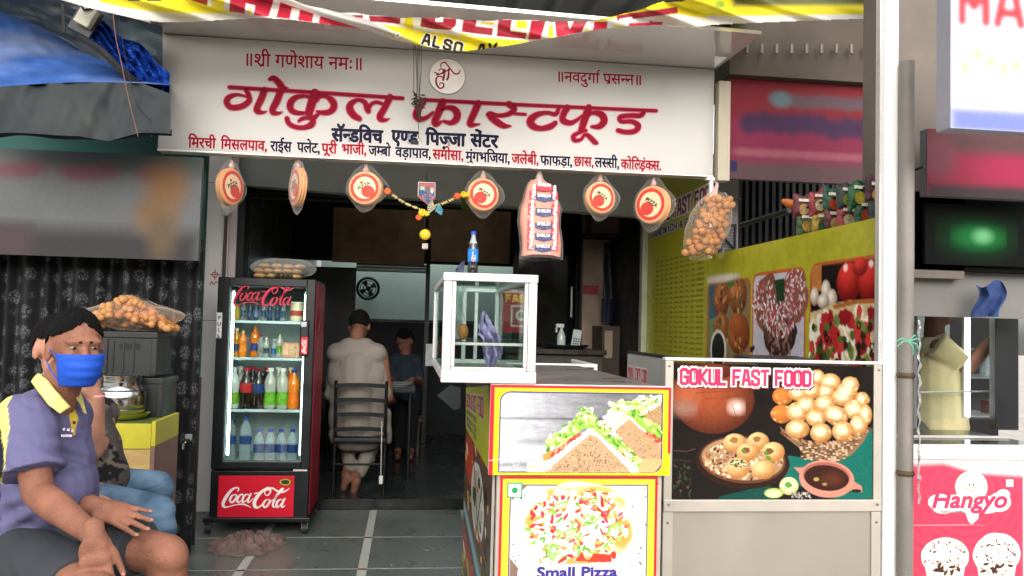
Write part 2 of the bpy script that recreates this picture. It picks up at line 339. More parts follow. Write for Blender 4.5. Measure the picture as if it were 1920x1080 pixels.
BL = {'O': [[(0, .4), (0, 3.6), (.5, 4), (1.5, 4), (2, 3.6), (2, .4), (1.5, 0), (.5, 0), (0, .4)]], 'G': [[(2, 3), (2, 3.6), (1.5, 4), (.5, 4), (0, 3.6), (0, .4), (.5, 0), (1.5, 0), (2, .4), (2, 1.9), (1.1, 1.9)]],
      'K': [[(0, 0), (0, 4)], [(2, 4), (.4, 2), (2, 0)]], 'U': [[(0, 4), (0, .4), (.5, 0), (1.5, 0), (2, .4), (2, 4)]], 'L': [[(0, 4), (0, 0), (1.8, 0)]], 'F': [[(0, 0), (0, 4), (1.9, 4)], [(0, 2.1), (1.5, 2.1)]],
      'A': [[(0, 0), (.6, 4), (1.4, 4), (2, 0)], [(.3, 1.3), (1.7, 1.3)]], 'S': [[(2, 3), (2, 3.6), (1.5, 4), (.5, 4), (0, 3.6), (0, 2.6), (2, 1.5), (2, .4), (1.5, 0), (.5, 0), (0, .4), (0, 1)]], 'T': [[(0, 4), (2, 4)], [(1, 4), (1, 0)]],
      'D': [[(0, 0), (0, 4), (1.4, 4), (2, 3.5), (2, .5), (1.4, 0), (0, 0)]], 'N': [[(0, 0), (0, 4), (2, 0), (2, 4)]], 'W': [[(0, 4), (.5, 0), (1, 3), (1.5, 0), (2, 4)]], 'I': [[(.5, 0), (.5, 4)]], 'C': [[(2, 3), (2, 3.6), (1.5, 4), (.5, 4), (0, 3.6), (0, .4), (.5, 0), (1.5, 0), (2, .4), (2, 1)]],
      'H': [[(0, 0), (0, 4)], [(2, 0), (2, 4)], [(0, 2), (2, 2)]], 'P': [[(0, 0), (0, 4), (1.5, 4), (2, 3.5), (2, 2.3), (1.5, 1.9), (0, 1.9)]], 'Z': [[(0, 4), (2, 4), (0, 0), (2, 0)]], '&': [[(2, 0), (.4, 3.2), (1, 4), (1.5, 3.2), (0, 1), (.7, 0), (2, 1.6)]],
      'M': [[(0, 0), (0, 4), (1, 1.8), (2, 4), (2, 0)]], 'E': [[(1.9, 4), (0, 4), (0, 0), (1.9, 0)], [(0, 2.05), (1.5, 2.05)]], 'V': [[(0, 4), (1, 0), (2, 4)]], 'R': [[(0, 0), (0, 4), (1.5, 4), (2, 3.5), (2, 2.5), (1.5, 2), (0, 2)], [(1, 2), (2, 0)]], 'Y': [[(0, 4), (1, 2), (2, 4)], [(1, 2), (1, 0)]], 'J': [[(2, 4), (2, .4), (1.5, 0), (.5, 0), (0, .4), (0, 1)]]}
def seg_polys(pts, w):
    out = []
    for (a, b), (c, d) in zip(pts, pts[1:]):
        L = math.hypot(c-a, d-b); ux, uy = (c-a)/L*w/2, (d-b)/L*w/2; a2, b2, c2, d2 = a-ux*.8, b-uy*.8, c+ux*.8, d+uy*.8
        out.append([(a2-uy, b2+ux), (a2+uy, b2-ux), (c2+uy, d2-ux), (c2-uy, d2+ux)])
    return out
def block(mb, s, fr, x0, y0, h, wscale=1, w=.85, grow=0, z=0, slant=0, gap=1.05):
    """block capitals: height h, grid 2x4"""
    k = h/(4+.85); x = x0; n = 0
    for ch in s:
        if ch == ' ': x += k*wscale*1.6; continue
        for P in BL.get(ch, []):
            for q in seg_polys(P, w+grow):
                mb.add([fr(x+(u+slant*v)*k*wscale, y0+(v+.42)*k, z+n*.00004) for u, v in q], [(0, 1, 2, 3)]); n = (n+1) % 12
        x += k*wscale*((1.0 if ch == 'I' else 2)+gap)
    return x-x0
COKE = [[(185, 722, 7), (192, 706, 8), (178, 697, 9), (140, 712, 15), (98, 765, 20), (74, 815, 19), (84, 842, 13), (120, 838, 7), (175, 824, 6), (230, 822, 9), (282, 845, 3)],
        [(165, 748, 7), (143, 756, 12), (126, 785, 14), (132, 806, 10), (152, 800, 12), (176, 765, 12), (168, 748, 7), (150, 750, 5)],
        [(226, 756, 9), (214, 746, 8), (190, 765, 12), (180, 795, 13), (192, 806, 9), (216, 790, 5)],
        [(268, 752, 5), (246, 748, 8), (224, 772, 13), (220, 800, 12), (232, 806, 8), (256, 780, 5)], [(282, 742, 10), (262, 785, 13), (260, 802, 11), (270, 806, 7), (300, 778, 4)], [(310, 741, 8), (330, 736, 8)],
        [(392, 750, 5), (385, 735, 6), (398, 715, 8), (420, 712, 9), (430, 725, 9), (412, 752, 8), (395, 755, 5)], [(440, 705, 10), (405, 700, 12), (350, 740, 19), (312, 795, 22), (312, 835, 20), (335, 846, 12), (368, 822, 6), (384, 798, 4)],
        [(420, 704, 6), (445, 700, 9), (480, 722, 11), (520, 730, 9), (552, 716, 7), (570, 700, 3)],
        [(415, 785, 6), (395, 790, 11), (375, 820, 14), (383, 843, 10), (402, 836, 12), (424, 800, 12), (416, 784, 6), (400, 786, 5)],
        [(432, 800, 5), (462, 775, 6), (510, 725, 8), (525, 706, 8), (512, 706, 9), (482, 745, 12), (452, 805, 14), (448, 835, 12), (462, 842, 6), (480, 825, 4)],
        [(520, 790, 5), (500, 786, 8), (478, 808, 13), (475, 835, 12), (488, 842, 8), (510, 815, 5)], [(536, 780, 10), (514, 825, 13), (514, 840, 10), (528, 840, 6), (540, 828, 3)]]
# ================================================================== SETTING
alu = mat('brushed_aluminium', 'c4c0bc', .38, .4, .06, 12, .05, stretch=(1, 1, 8))
steel = mat('stainless_steel', 'aba398', .34, .55, .09, 2.2, .03, dirt=.16, dcol=(.3, .25, .2), stretch=(1, 1, .4))
white_paint = mat('white_painted_metal', 'd8d4d0', .45, 0, .05, 5, .03)
black_pl = mat('black_plastic', '15171a', .4, 0, .2, 9)
blackgran = mat('black_granite', '111517', .22, 0, .35, 14)
dark_frame = mat('dark_frame', '16191a', .4)
pave = mat('concrete_paving', 'b5aea4', .85, 0, .2, 3, .3)
MB().quad((-60, -60, -.03), (60, -60, -.03), (60, 60, -.03), (-60, 60, -.03)).build('ground', pave)['kind'] = 'structure'
grout = mat('white_floor_strip', 'a7a9a2', .5, 0, .1, 7)
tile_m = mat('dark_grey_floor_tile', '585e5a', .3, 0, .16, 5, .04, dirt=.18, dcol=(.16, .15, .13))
inlay_m = mat('maroon_inlay', '5d2624', .5)
fl = box('shop_floor', grout, (-4.2, 1.9, 1.9, 6.17, -.03, -.004)); fl['kind'] = 'structure'
# ---- unseen house row across the street, added to block low sky reflections
ob = thing('added_opposite_building', 'plain beige building row added across the street behind the camera against sky reflections', 'building', (0, -10, 0))
box('wall', mat('beige_street_wall', '8a7f70', .85, 0, .2, .8, dirt=.3), (-16, 16, -11, -10, -.03, 3.3), ob); box('cornice', mat('beige_cornice', '9a9082', .8), (-16.1, 16.1, -11, -9.8, 3.301, 3.5), ob)
for k in range(8):
    box('shop_opening', mat('dim_shop_front', '33302c', .7), (-15+k*3.8, -12.4+k*3.8, -9.999, -9.96, 0, 2.4), ob); box('shop_awning', mat(['awning_red', 'awning_blue', 'awning_green'][k % 3], ['7a2c28', '2d4a7a', '3c5a3a'][k % 3], .7), (-15.1+k*3.8, -12.3+k*3.8, -9.95, -8.9, 2.5, 2.58), ob)
XS = [-.22+.65*k for k in range(-6, 4)]; YS = [6.17-.735*.0, 5.39, 4.71, 4.03, 3.35, 2.67, 1.99]
me_t = {}
for i in range(len(XS)-1):
    for j in range(len(YS)-1):
        x0, x1 = XS[i]+.026, min(XS[i+1]-.026, 1.86); y1, y0 = YS[j]-.012, YS[j+1]+.012
        if x0 > 1.8: continue
        key = (round(x1-x0, 3), round(y1-y0, 3))
        if key not in me_t:
            me_t[key] = MB().box(-(x1-x0)/2, (x1-x0)/2, -(y1-y0)/2, (y1-y0)/2, -.006, 0).mesh('tile', tile_m)
        o = link('tile', me_t[key], fl); o.location = ((x0+x1)/2, (y0+y1)/2, random.uniform(-.0006, .0004)); 
        if j and i < 8:
            q = MB().box(XS[i+1]-.024, XS[i+1]+.024, YS[j]-.011, YS[j]+.011, -.006, -.002).build('inlay', inlay_m, fl)
# interior floor, one step up
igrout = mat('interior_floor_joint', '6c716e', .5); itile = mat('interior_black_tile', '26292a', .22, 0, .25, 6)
ifl = box('interior_floor', igrout, (-1.3, 1.9, 6.2, 12, -.03, .066)); ifl['kind'] = 'structure'
yy = [6.2, 6.69, 7.33, 7.97, 8.61, 9.25, 9.9, 10.6, 11.3, 12]
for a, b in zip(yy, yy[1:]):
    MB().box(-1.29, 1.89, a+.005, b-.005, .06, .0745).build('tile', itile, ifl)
stp = MB().box(-1.3, 1.9, 6.172, 6.2, -.02, .076).build('step_riser', mat('step_granite', '0e1011', .3, 0, .3, 20)); stp['kind'] = 'structure'
# interior walls
lw = MB().box(-1.36, -1.26, 6.3, 12, .07, 3.3).build('interior_left_wall', mat('interior_left_granite', '50565a', .2, 0, .3, 3)); lw['kind'] = 'structure'
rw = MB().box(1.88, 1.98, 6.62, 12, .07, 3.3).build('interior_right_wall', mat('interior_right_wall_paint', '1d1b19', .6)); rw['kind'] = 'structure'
ic = MB().box(-1.4, 1.98, 6.35, 10.2, 2.75, 2.85).build('interior_ceiling', mat('interior_ceiling_paint', '6c6a66', .8)); ic['kind'] = 'structure'  # stops short over the kitchen, an added opening that lets sky light in
Yb = 9.0
x0, x1, z0, z1 = rect(548, 380, 1097, 495, Yb)
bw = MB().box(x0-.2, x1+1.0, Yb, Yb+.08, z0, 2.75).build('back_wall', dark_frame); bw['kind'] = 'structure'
stone = mat('brown_stone_cladding', 'd8b491', .4, 0, .4, 2.2, .1, dirt=.5)
for (a, b, c, d) in ((624, 392, 797, 494), (803, 394, 957, 492)):
    X0, X1, Z0, Z1 = rect(a, b, c, d, Yb-.02); MB().box(X0, X1, Yb-.02, Yb-.001, Z0, Z1).build('stone_panel', stone, bw)
X0, X1, Z0, Z1 = rect(548, 500, 662, 860, Yb); MB().box(X0, X1, Yb, Yb+.08, .07, Z1).build('dark_wall_panel', mat('dark_blue_panel', '101216', .5), bw)
# kitchen beyond the opening
kx0, kx1, kz0, kz1 = rect(600, 497, 860, 612, 11.5)
kw = MB().box(kx0, kx1+1.5, 11.5, 11.6, .07, 2.75).build('kitchen_wall', mat('pale_green_wall', 'a2bab2', .6, 0, .1, 2)); kw['kind'] = 'structure'
X0, X1, Z0, Z1 = rect(640, 604, 880, 860, 9.7)
kp_ = thing('kitchen_dimming_partition', 'dark partition added to dim the kitchen below the pale green wall', 'partition', (X0, 9.7, .075))  # added dark panel imitates the dimness low in the kitchen
box('dimming_panel', mat('dark_dimming_panel', '191d20', .6, 0, .3, 3, spec=.15), (X0-.3, X1+.3, 9.7, 9.75, .075, Z1), kp_); box('dimming_cap', dark_frame, (X0-.3, X1+.3, 9.68, 9.77, Z1+.001, Z1+.03), kp_, .003)
X0, X1, Z0, Z1 = rect(668, 496, 800, 510, 9.3)
s = thing('shutter_roll', 'horizontal pale grey metal roll bar above the kitchen opening at the back', 'shutter', (X0, 9.3, Z0))
for k in range(3):
    MB().box(X0, X1, 9.3, 9.36, Z0+k*.032, Z0+k*.032+.026).build('slat', mat('shutter_grey', '8c918f', .4, .5), s, bevel=.004)
X0, X1, Z0, Z1 = rect(796, 500, 804, 700, 8.95)
tag(box('door_post', dark_frame, (X0, X1, 8.95, 9.0, .08, 2.3)), 'thin dark post at the right side of the kitchen opening', 'post')
# glass door right of the opening
gd = thing('glass_door', 'dark tinted glass door inside the shop right of the brown stone wall', 'door', (1, 8, .08))
X0, X1, Z0, Z1 = rect(962, 396, 1090, 690, 8)
box('pane', mat('tinted_door_glass', '101516', .06, 0, .2, 2), (X0+.05, X1-.05, 8.02, 8.03, .3, Z1-.05), gd)
for d in ((X0, X0+.05, 8, 8.05, .08, Z1), (X1-.05, X1, 8, 8.05, .08, Z1), (X0+.05, X1-.05, 8, 8.05, Z1-.05, Z1)): box('door_frame', dark_frame, d, gd, .004)
MB().cyl((X1-.1, 7.97, 1.45), (X1-.1, 7.97, 1.75), .012).build('door_handle', alu, gd, True)
gx = X0
# brown pier and the things at its side
brown = mat('brown_marble_pier', '8c7a6a', .45, 0, .35, 4, .05, dirt=.3)
X0, X1, Z0, Z1 = rect(1092, 396, 1134, 700, 7.6); PX0 = X0
pier = MB().box(X0, X1+.12, 7.6, 7.7, .07, 2.75).build('brown_pier', brown); pier['kind'] = 'structure'
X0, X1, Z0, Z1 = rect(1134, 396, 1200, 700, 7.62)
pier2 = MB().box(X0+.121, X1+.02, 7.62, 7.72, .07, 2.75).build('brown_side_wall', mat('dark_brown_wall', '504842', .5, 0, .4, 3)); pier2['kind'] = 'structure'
X0, X1, Z0, Z1 = rect(1198, 396, 1217, 760, 6.6)
box('dark_jamb', dark_frame, (X0, X1+.03, 6.55, 7.7, .07, 2.35))['kind'] = 'structure'
X0, X1, Z0, Z1 = rect(1093, 535, 1122, 552, 7.59)
tag(box('red_sticker', mat('red_sticker_print', '8f2a34', .5, 0, .3, 30), (X0, X1, 7.585, 7.599, Z0, Z1)), 'small red paper sticker on the brown pier behind the counters', 'sticker')
X0, X1, Z0, Z1 = rect(1110, 385, 1174, 438, 7.3)
ctn = thing('carton', 'brown cardboard carton on a high shelf at the back right', 'box', ((X0+X1)/2, 7.3, Z0))
box('carton_body', mat('brown_cardboard', '6a5847', .8, 0, .15, 6), (X0, X1, 7.3, 7.6, Z0, Z1), ctn, .004); box('tape', mat('dark_print', '4a2a22', .6), (X0+.03, X1-.03, 7.296, 7.2995, Z0+.16, Z0+.2), ctn)
tag(box('wall_shelf', mat('shelf_wood', '2b2521', .6), (X0-.05, X1+.15, 7.25, 7.6, Z0-.03, Z0-.002)), 'narrow dark shelf that carries the cardboard carton at the back right', 'shelf')
# hanging dark plastic sheets on the pier
dk = mat('dark_plastic_sheet', '1f2428', .3, 0, .5, 9, .4); bl = mat('dark_blue_cloth', '1c2333', .7, 0, .3, 9, .3)
X0, X1, Z0, Z1 = rect(1133, 455, 1195, 600, 7.5)
tag(MB().grid(lambda u, v: (X0+(X1-X0)*u, 7.52+.025*math.sin(u*16+v*3)+.01*math.sin(v*20+u*5), Z0+(Z1-Z0)*v), 30, 20).build('plastic_sheet', dk, smooth=True), 'crumpled dark plastic sheet hanging on the wall behind the counters', 'sheet')
X0, X1, Z0, Z1 = rect(1130, 560, 1172, 605, 7.4)
tag(MB().grid(lambda u, v: (X0+(X1-X0)*u, 7.45+.02*math.sin(u*14), Z0+(Z1-Z0)*v), 20, 8).build('cloth', bl, smooth=True), 'dark blue cloth hanging low at the bottom edge of the plastic sheet', 'cloth')
# drawers, low cabinet and white edged table inside
X0, X1, Z0, Z1 = rect(1128, 612, 1196, 700, 7.2)
cb = thing('wooden_cabinet', 'dark brown wooden cabinet against the inner wall at the back right', 'cabinet', (X0, 7.2, .08))
wd = mat('dark_brown_wood', '3a2f29', .5, 0, .3, 4, .1, stretch=(1, 1, .2)); box('cabinet_body', wd, (X0, X1, 7.2, 7.6, .08, Z1), cb)
for k in (0, 1): box('cabinet_door', wd, (X0+.01+k*(X1-X0)/2, X0+(k+1)*(X1-X0)/2-.01, 7.185, 7.2, .4, Z1-.05), cb, .003)
box('wall_strip', mat('beige_strip', '8a7c66', .5), (X0+.02, X0+.09, 7.17, 7.184, Z1-.28, Z1-.04), cb)
X0, X1, Z0, Z1 = rect(1003, 682, 1120, 722, 4.9)
tb = thing('display_table', 'low glass topped serving table with a white rim behind the sandwich counter', 'table', (X0, 4.9, 0))
box('rim', white_paint, (X0-.3, X1, 4.9, 4.93, Z1-.02, Z1), tb, .003); box('side_rim', white_paint, (X1-.025, X1, 4.931, 5.6, Z1-.02, Z1), tb, .003)
box('front_panel', mat('grey_glass_panel', '8f938c', .15), (X0-.3, X1-.02, 4.935, 4.95, .1, Z1-.021), tb); box('table_top', mat('grey_glass_top', '6a706c', .08), (X0-.3, X1-.026, 4.951, 5.6, Z1-.03, Z1-.012), tb)
box('corner_post', white_paint, (X1-.02, X1, 4.901, 4.934, .0, Z1-.021), tb)
X0, X1, Z0, Z1 = rect(1003, 655, 1135, 682, 6.5)
ct = thing('dark_counter', 'long dark cash counter inside the shop behind the glass topped table', 'counter', (X0, 6.5, .08))
box('counter_top', mat('dark_counter_top', '26211e', .25), (X0-.25, X1, 6.45, 7.1, Z1-.04, Z1), ct, .004); box('counter_body', mat('counter_laminate', '2e2825', .5, 0, .3, 3), (X0-.23, X1-.02, 6.5, 7.05, .08, Z1-.04), ct)
zc = Z1
# things on the dark counter: spray bottle, card machine, tray
p = at(1052, 650, 6.7)
sp = thing('spray_bottle', 'small clear spray bottle standing on the dark counter near the glass door', 'bottle', (p.x, 6.7, zc))
MB().lathe([(.03, 0), (.034, .02), (.034, .1), (.02, .14), (.012, .15), (.012, .17)], (p.x, 6.7, zc), 16).build('bottle_body', film('cloudy_plastic', (.75, .85, .8), .5), sp, True)
MB().box(p.x-.045, p.x+.02, 6.685, 6.715, zc+.17, zc+.2).box(p.x-.05, p.x-.035, 6.69, 6.71, zc+.13, zc+.17).build('trigger', mat('pale_plastic', 'a9b0ad', .5), sp, bevel=.004)
p = at(1078, 645, 6.65)
cm = thing('card_terminal', 'small pale card terminal leaning on the dark counter beside the spray bottle', 'card terminal', (p.x, 6.65, zc))
R_ = Matrix.Translation((p.x, 6.65, zc)) @ Matrix.Rotation(-.35, 4, 'X') @ Matrix.Rotation(.2, 4, 'Y')
MB().box(-.035, .035, 0, .02, 0, .17, R_).build('terminal_body', mat('pale_grey_plastic', '99a39f', .5), cm, bevel=.004)
for r in range(4):
    for c in range(3): MB().box(-.026+c*.019, -.012+c*.019, -.003, 0, .02+r*.02, .033+r*.02, R_).build('key', mat('dark_key', '3a4244', .5), cm)
p = at(1070, 672, 6.6)
tag(MB().lathe([(.16, 0), (.19, .02), (.195, .03), (.185, .03), (.15, .01)], (p.x-.02, 6.75, zc+.001), 28).build('round_tray', mat('dark_steel_tray', '33373a', .3, .7), None, True), 'round dark metal tray lying on the dark counter', 'tray')
# ceiling beam in front of the shop and shutter box
beam = mat('grey_painted_beam', 'b4b6b2', .7, 0, .12, 3, .1)
a = at(455, 346, 6.15); b = at(1215, 404, 6.15); zb = (a.z+b.z)/2
bm_ = MB(); fr = lambda u, v, w: (u, 6.15+w, v)
bm_.prism([(-1.3, a.z), (1.95, b.z-.02), (1.95, 3.1), (-1.3, 3.1)], fr, 0, .12); bm_.build('lintel_beam', beam)['kind'] = 'structure'
a = at(575, 374, 6.35); b = at(1090, 396, 6.35)
MB().prism([(-1.26, a.z), (1.88, b.z), (1.88, 2.9), (-1.26, 2.9)], lambda u, v, w: (u, 6.35+w, v), 0, .08).build('shutter_lintel', mat('dark_grey_lintel', '4c5253', .6))['kind'] = 'structure'
MB().cyl((-1.2, 6.3, a.z+.03), (1.85, 6.3, b.z+.03), .035, n=10).build('shutter_guide_tube', mat('dark_tube', '1c2022', .4, .5), None, True)['kind'] = 'structure'
# left pillar with tiles
pil_m = mat('pinkish_white_wall_tile', 'e6dfdb', .35, 0, .04, 3); pil2 = mat('pink_wall_tile', 'c0b0b0', .4, 0, .12, 6, .1)
XA, XB = -1.475, -1.245
pl = thing('pillar', 'white tiled pillar between the dark curtain and the drinks fridge', 'pillar', (XA, 6.1, 0))
zt = 0; hs_ = [0.0, 1.34, 2.32, 3.1]
for z0_, z1_ in zip(hs_, hs_[1:]):
    box('wall_tile', pil_m, (XA, -1.30, 6.10, 6.118, z0_+.002, z1_-.002), pl, .002); box('wall_tile', pil2, (-1.296, XB, 6.105, 6.12, z0_+.002, z1_-.002), pl, .002)
box('pillar_core', mat('pillar_joint', '6d6562', .8), (XA+.002, XB-.003, 6.121, 6.45, 0, 3.1), pl)
box('black_edge', dark_frame, (XB, XB+.05, 6.12, 6.3, .07, 2.32), pl)
pp = thing('drain_pipe', 'thin metal pipe running up the pillar above the fridge', 'pipe', (-1.3, 6.06, 1.5)); q = at(424, 405, 6.06)
MB().cyl((q.x, 6.06, .9), (q.x, 6.06, q.z), .013).build('pipe_tube', mat('rusty_pipe', '4a3d36', .5, .3), pp, True); MB().cyl((q.x, 6.06, q.z), (q.x, 6.06, q.z+.05), .03, .035).build('pipe_end', mat('taped_end', 'b3b0ac', .6), pp, True)
# red hand painted mark on the pillar
mk_ = MB(); frP = plane_frame((0, 6.098, 0), (1, 0, 0), (0, 0, 1), (0, -1, 0)); c0 = at(403, 515, 6.098)
for k in range(12):
    a0 = k*PI/6; a1 = (k+1)*PI/6; mk_.add([frP(c0.x+.016*math.cos(a0), c0.z+.016*math.sin(a0)), frP(c0.x+.022*math.cos(a0), c0.z+.022*math.sin(a0)), frP(c0.x+.022*math.cos(a1), c0.z+.022*math.sin(a1)), frP(c0.x+.016*math.cos(a1), c0.z+.016*math.sin(a1))], [(0, 1, 2, 3)])
put_brush(mk_, [[(0, -.036, .006), (0, .036, .006)], [(-.034, 0, .006), (.034, 0, .006)], [(-.03, -.07, .006), (-.02, -.05, .006), (-.005, -.07, .006), (.01, -.05, .006), (.03, -.065, .006)]], lambda x, y: (c0.x+x, c0.z+y), frP, 0, .0005)
mk_.build('painted_mark', mat('red_marker', 'a8434a', .7), pl)
# ================================================================== MAIN SHOP SIGN
SY = 5.0; SX0, SX1, SZ0, SZ1 = -1.482, 1.862, 2.332, 3.005
sign = thing('shop_sign', 'large white shop sign board with red raised Devanagari lettering above the shop entrance', 'sign', (SX0, SY, SZ0))
acp = mat('white_sign_board', 'b3b1ad', .55, 0, .035, 1.2, dirt=.10, dcol=(.45, .43, .4), stretch=(1, 1, .35), spec=.12)
box('board', acp, (SX0, SX1, SY, SY+.09, SZ0, SZ1), sign, .004)
MB().box(SX0, SX1, SY-.004, SY+.094, SZ0-.012, SZ0-.001).build('bottom_trim', mat('white_trim', 'e2dfd8', .3), sign)
def sfr(u, v, w=0): return Vector((u, SY-w, v))
def onS(px, py): p = at(px, py, SY); return (p.x, p.z)
red_l = mat('dark_red_acrylic', '7a0a22', .6, 0, .05, 3, spec=.08); red_e = mat('red_letter_edge', 'bd5068', .6, spec=.1); navy = mat('navy_vinyl', '0a0c2c', .45, 0, .04, 3, spec=.08); red_v = mat('red_vinyl', '8c0e26', .6, 0, .04, 3, spec=.08); halo = mat('white_vinyl_halo', 'e6e0dc', .35, 0, .02, 3)
c2 = lambda x, y: onS(400+x/4.8, 120+y/4.8); c3 = lambda x, y: onS(760+x/3.84, 120+y/3.84)
L1 = [[[(145, 211, 34), (900, 257, 34), (1705, 310, 34)]],
      [[(290, 225, 40), (322, 290, 46), (318, 340, 50), (250, 385, 52), (160, 392, 50), (122, 345, 52), (142, 302, 46), (205, 278, 30), (265, 285, 22), (315, 300, 20)]],
      [[(462, 235, 58), (430, 320, 58), (395, 395, 56), (400, 425, 56), (445, 438, 30), (480, 426, 10)]],
      [[(608, 245, 60), (572, 335, 60), (536, 405, 56), (541, 436, 54), (585, 445, 30), (620, 432, 10)]], [[(508, 138, 30), (545, 130, 50), (585, 165, 58), (625, 215, 60), (668, 220, 20)]],
      [[(915, 262, 78), (885, 360, 76), (862, 440, 70), (872, 475, 60)]], [[(885, 305, 30), (820, 290, 32), (740, 305, 48), (695, 355, 60), (702, 415, 54), (760, 442, 42), (850, 440, 24)]],
      [[(930, 330, 36), (960, 295, 34), (1020, 295, 40), (1075, 340, 62), (1085, 390, 60), (1050, 430, 52), (990, 440, 44), (935, 430, 26)]],
      [[(664, 492, 46), (680, 535, 44), (740, 568, 42), (820, 572, 44), (885, 545, 56), (895, 500, 50), (850, 485, 34), (800, 495, 34), (770, 515, 26)], [(900, 490, 50), (950, 450, 24), (965, 430, 10)]],
      [[(1315, 495, 48), (1262, 460, 64), (1230, 410, 68), (1240, 360, 56), (1300, 325, 34), (1360, 345, 46), (1385, 400, 56), (1395, 425, 50)]], [[(1395, 410, 40), (1420, 365, 34), (1470, 345, 32), (1530, 365, 30), (1560, 380, 20)]],
      [[(1590, 300, 62), (1545, 390, 58), (1500, 470, 60), (1510, 500, 50), (1555, 505, 30), (1585, 492, 10)]]]
L2 = [[[(112, 258, 26), (900, 298, 26), (1805, 338, 26)]],
      [[(130, 275, 44), (90, 330, 50), (78, 375, 50), (105, 398, 40), (150, 388, 30), (200, 350, 20)]], [[(270, 275, 58), (235, 360, 54), (212, 415, 50), (225, 435, 40), (262, 415, 16)]],
      [[(240, 345, 20), (285, 318, 28), (340, 320, 44), (372, 355, 54), (365, 400, 50), (325, 425, 36), (275, 412, 20)]], [[(525, 285, 52), (492, 360, 50), (465, 425, 46), (480, 440, 36), (535, 434, 10)]],
      [[(745, 290, 50), (785, 325, 44), (740, 362, 36), (670, 372, 30), (615, 362, 40), (598, 366, 40)]], [[(608, 385, 36), (655, 415, 50), (705, 445, 42), (758, 448, 12)]], [[(780, 358, 22), (865, 364, 22)]],
      [[(1105, 315, 30), (1080, 362, 34), (1020, 352, 30), (950, 365, 42), (902, 405, 58), (915, 445, 54), (970, 465, 38), (1040, 452, 46), (1080, 425, 36)]],
      [[(1165, 315, 50), (1135, 370, 48), (1138, 410, 48), (1190, 425, 38), (1240, 400, 26), (1275, 370, 16)]], [[(1320, 318, 58), (1290, 400, 56), (1275, 450, 52), (1262, 485, 44)]],
      [[(1310, 375, 24), (1350, 352, 30), (1410, 365, 50), (1430, 410, 54), (1395, 450, 44), (1340, 452, 22)]], [[(1300, 480, 26), (1250, 495, 28), (1210, 520, 36), (1218, 550, 32), (1262, 545, 26), (1290, 510, 26), (1320, 520, 36), (1360, 560, 40), (1378, 570, 26)]],
      [[(1715, 342, 40), (1690, 372, 38), (1610, 372, 34), (1545, 385, 38), (1555, 415, 30), (1630, 415, 34), (1675, 445, 46), (1655, 482, 40), (1590, 492, 36), (1530, 478, 34)]]]
for LL, tr, sc in ((L1, c2, .0032*1/4.8), (L2, c3, .0032/3.84)):
    for G in LL:
        wmul = 5.0/F/(4.8 if tr is c2 else 3.84)
        def conv(P): return [(*tr(x, y), w*wmul) for x, y, w in P]
        m1 = MB(); m2 = MB()
        for k, P in enumerate(G):
            Q = conv(P)
            put_brush(m1, [Q], lambda x, y: (x, y), sfr, .004, .011+.0008*k, grow=-.006)
            put_brush(m2, [Q], lambda x, y: (x, y), sfr, .001, .004, grow=.006)
        for mm in (m1,):
            for i, v in enumerate(mm.v): mm.v[i] = (v[0], v[1]-.00004*(i//24), v[2])
        for i, v in enumerate(m2.v): m2.v[i] = (v[0], v[1]-.00002*(i//40), v[2])
        lt = m1.build('letter', red_l, sign); m2.build('letter_backing', red_e, lt)
# printed lines: baselines traced as segments
def sline(txt, px0, py0, px1, py1, sizepx, m, bold=.0, hal=True, name='lettering', z=.0008, dev=True):
    (ax, az_), (bx, bz) = onS(px0, py0), onS(px1, py1); L = math.hypot(bx-ax, bz-az_); U = Vector(((bx-ax)/L, 0, (bz-az_)/L)); Vv = Vector((-U.z, 0, U.x)); f = plane_frame((ax, SY-.0005, az_), U, Vv, (0, -1, 0))
    size = sizepx*SY/F; wd = layout(txt)[2]*size; sx = L/wd
    if hal: h = MB(); put_text(h, txt, f, size, bold+.0035, sx=sx, w0=.0003); h.build('lettering_halo', mat('soft_vinyl_edge', 'c3bcb8', .6, 0, .02, 3, spec=.08), sign)
    t = MB(); put_text(t, txt, f, size, bold, sx=sx, w0=.0016); return t.build(name, m, sign)
# py = baseline of the text (feet of the letters)
sline('॥श%ी गणेशाय नमः॥', 456, 123, 681, 132, 36, red_v, .0016)
sline('॥नवदुर्गा'.replace('र्गा', 'गा^')+' प%सन~न॥', 1042, 153, 1204, 160, 31, red_v, .0016)
sline('सॅन~डविच'.replace('वि', 'िव'), 622, 264, 717, 268, 36, navy, .005)
sline('एण~ड', 734, 267, 783, 270, 36, navy, .005); sline('िपज~़जा', 798, 271, 872, 274, 36, navy, .005); sline('सेंटर', 882, 274, 933, 277, 36, navy, .005)
for t_, a_, b_, y_, m_ in (('िमरची', 353, 404, 276, red_v), ('िमसलपाव,', 414, 501, 279, red_v), ('राईस', 507, 546, 283, navy), ('पलेट,', 557, 600, 285, navy), ('पूरी', 603, 631, 287, red_v), ('भाजी,', 640, 687, 288, red_v), ('जम~बो', 691, 732, 291, navy), ('वड़ापाव,', 741, 808, 294, navy),
                           ('समोसा,', 811, 869, 298, red_v), ('मुंगभिजया,', 873, 956, 302, navy), ('जलेबी,', 959, 1010, 306, red_v), ('फाफड़ा,', 1013, 1073, 309, navy), ('छास,', 1076, 1113, 311, red_v), ('लस~सी,', 1115, 1161, 313, navy), ('कोिल~ड&ंक~स.', 1164, 1240, 316, red_v)):
    sline(t_, a_, y_, b_, y_+(b_-a_)*.045, 28, m_, .0026)
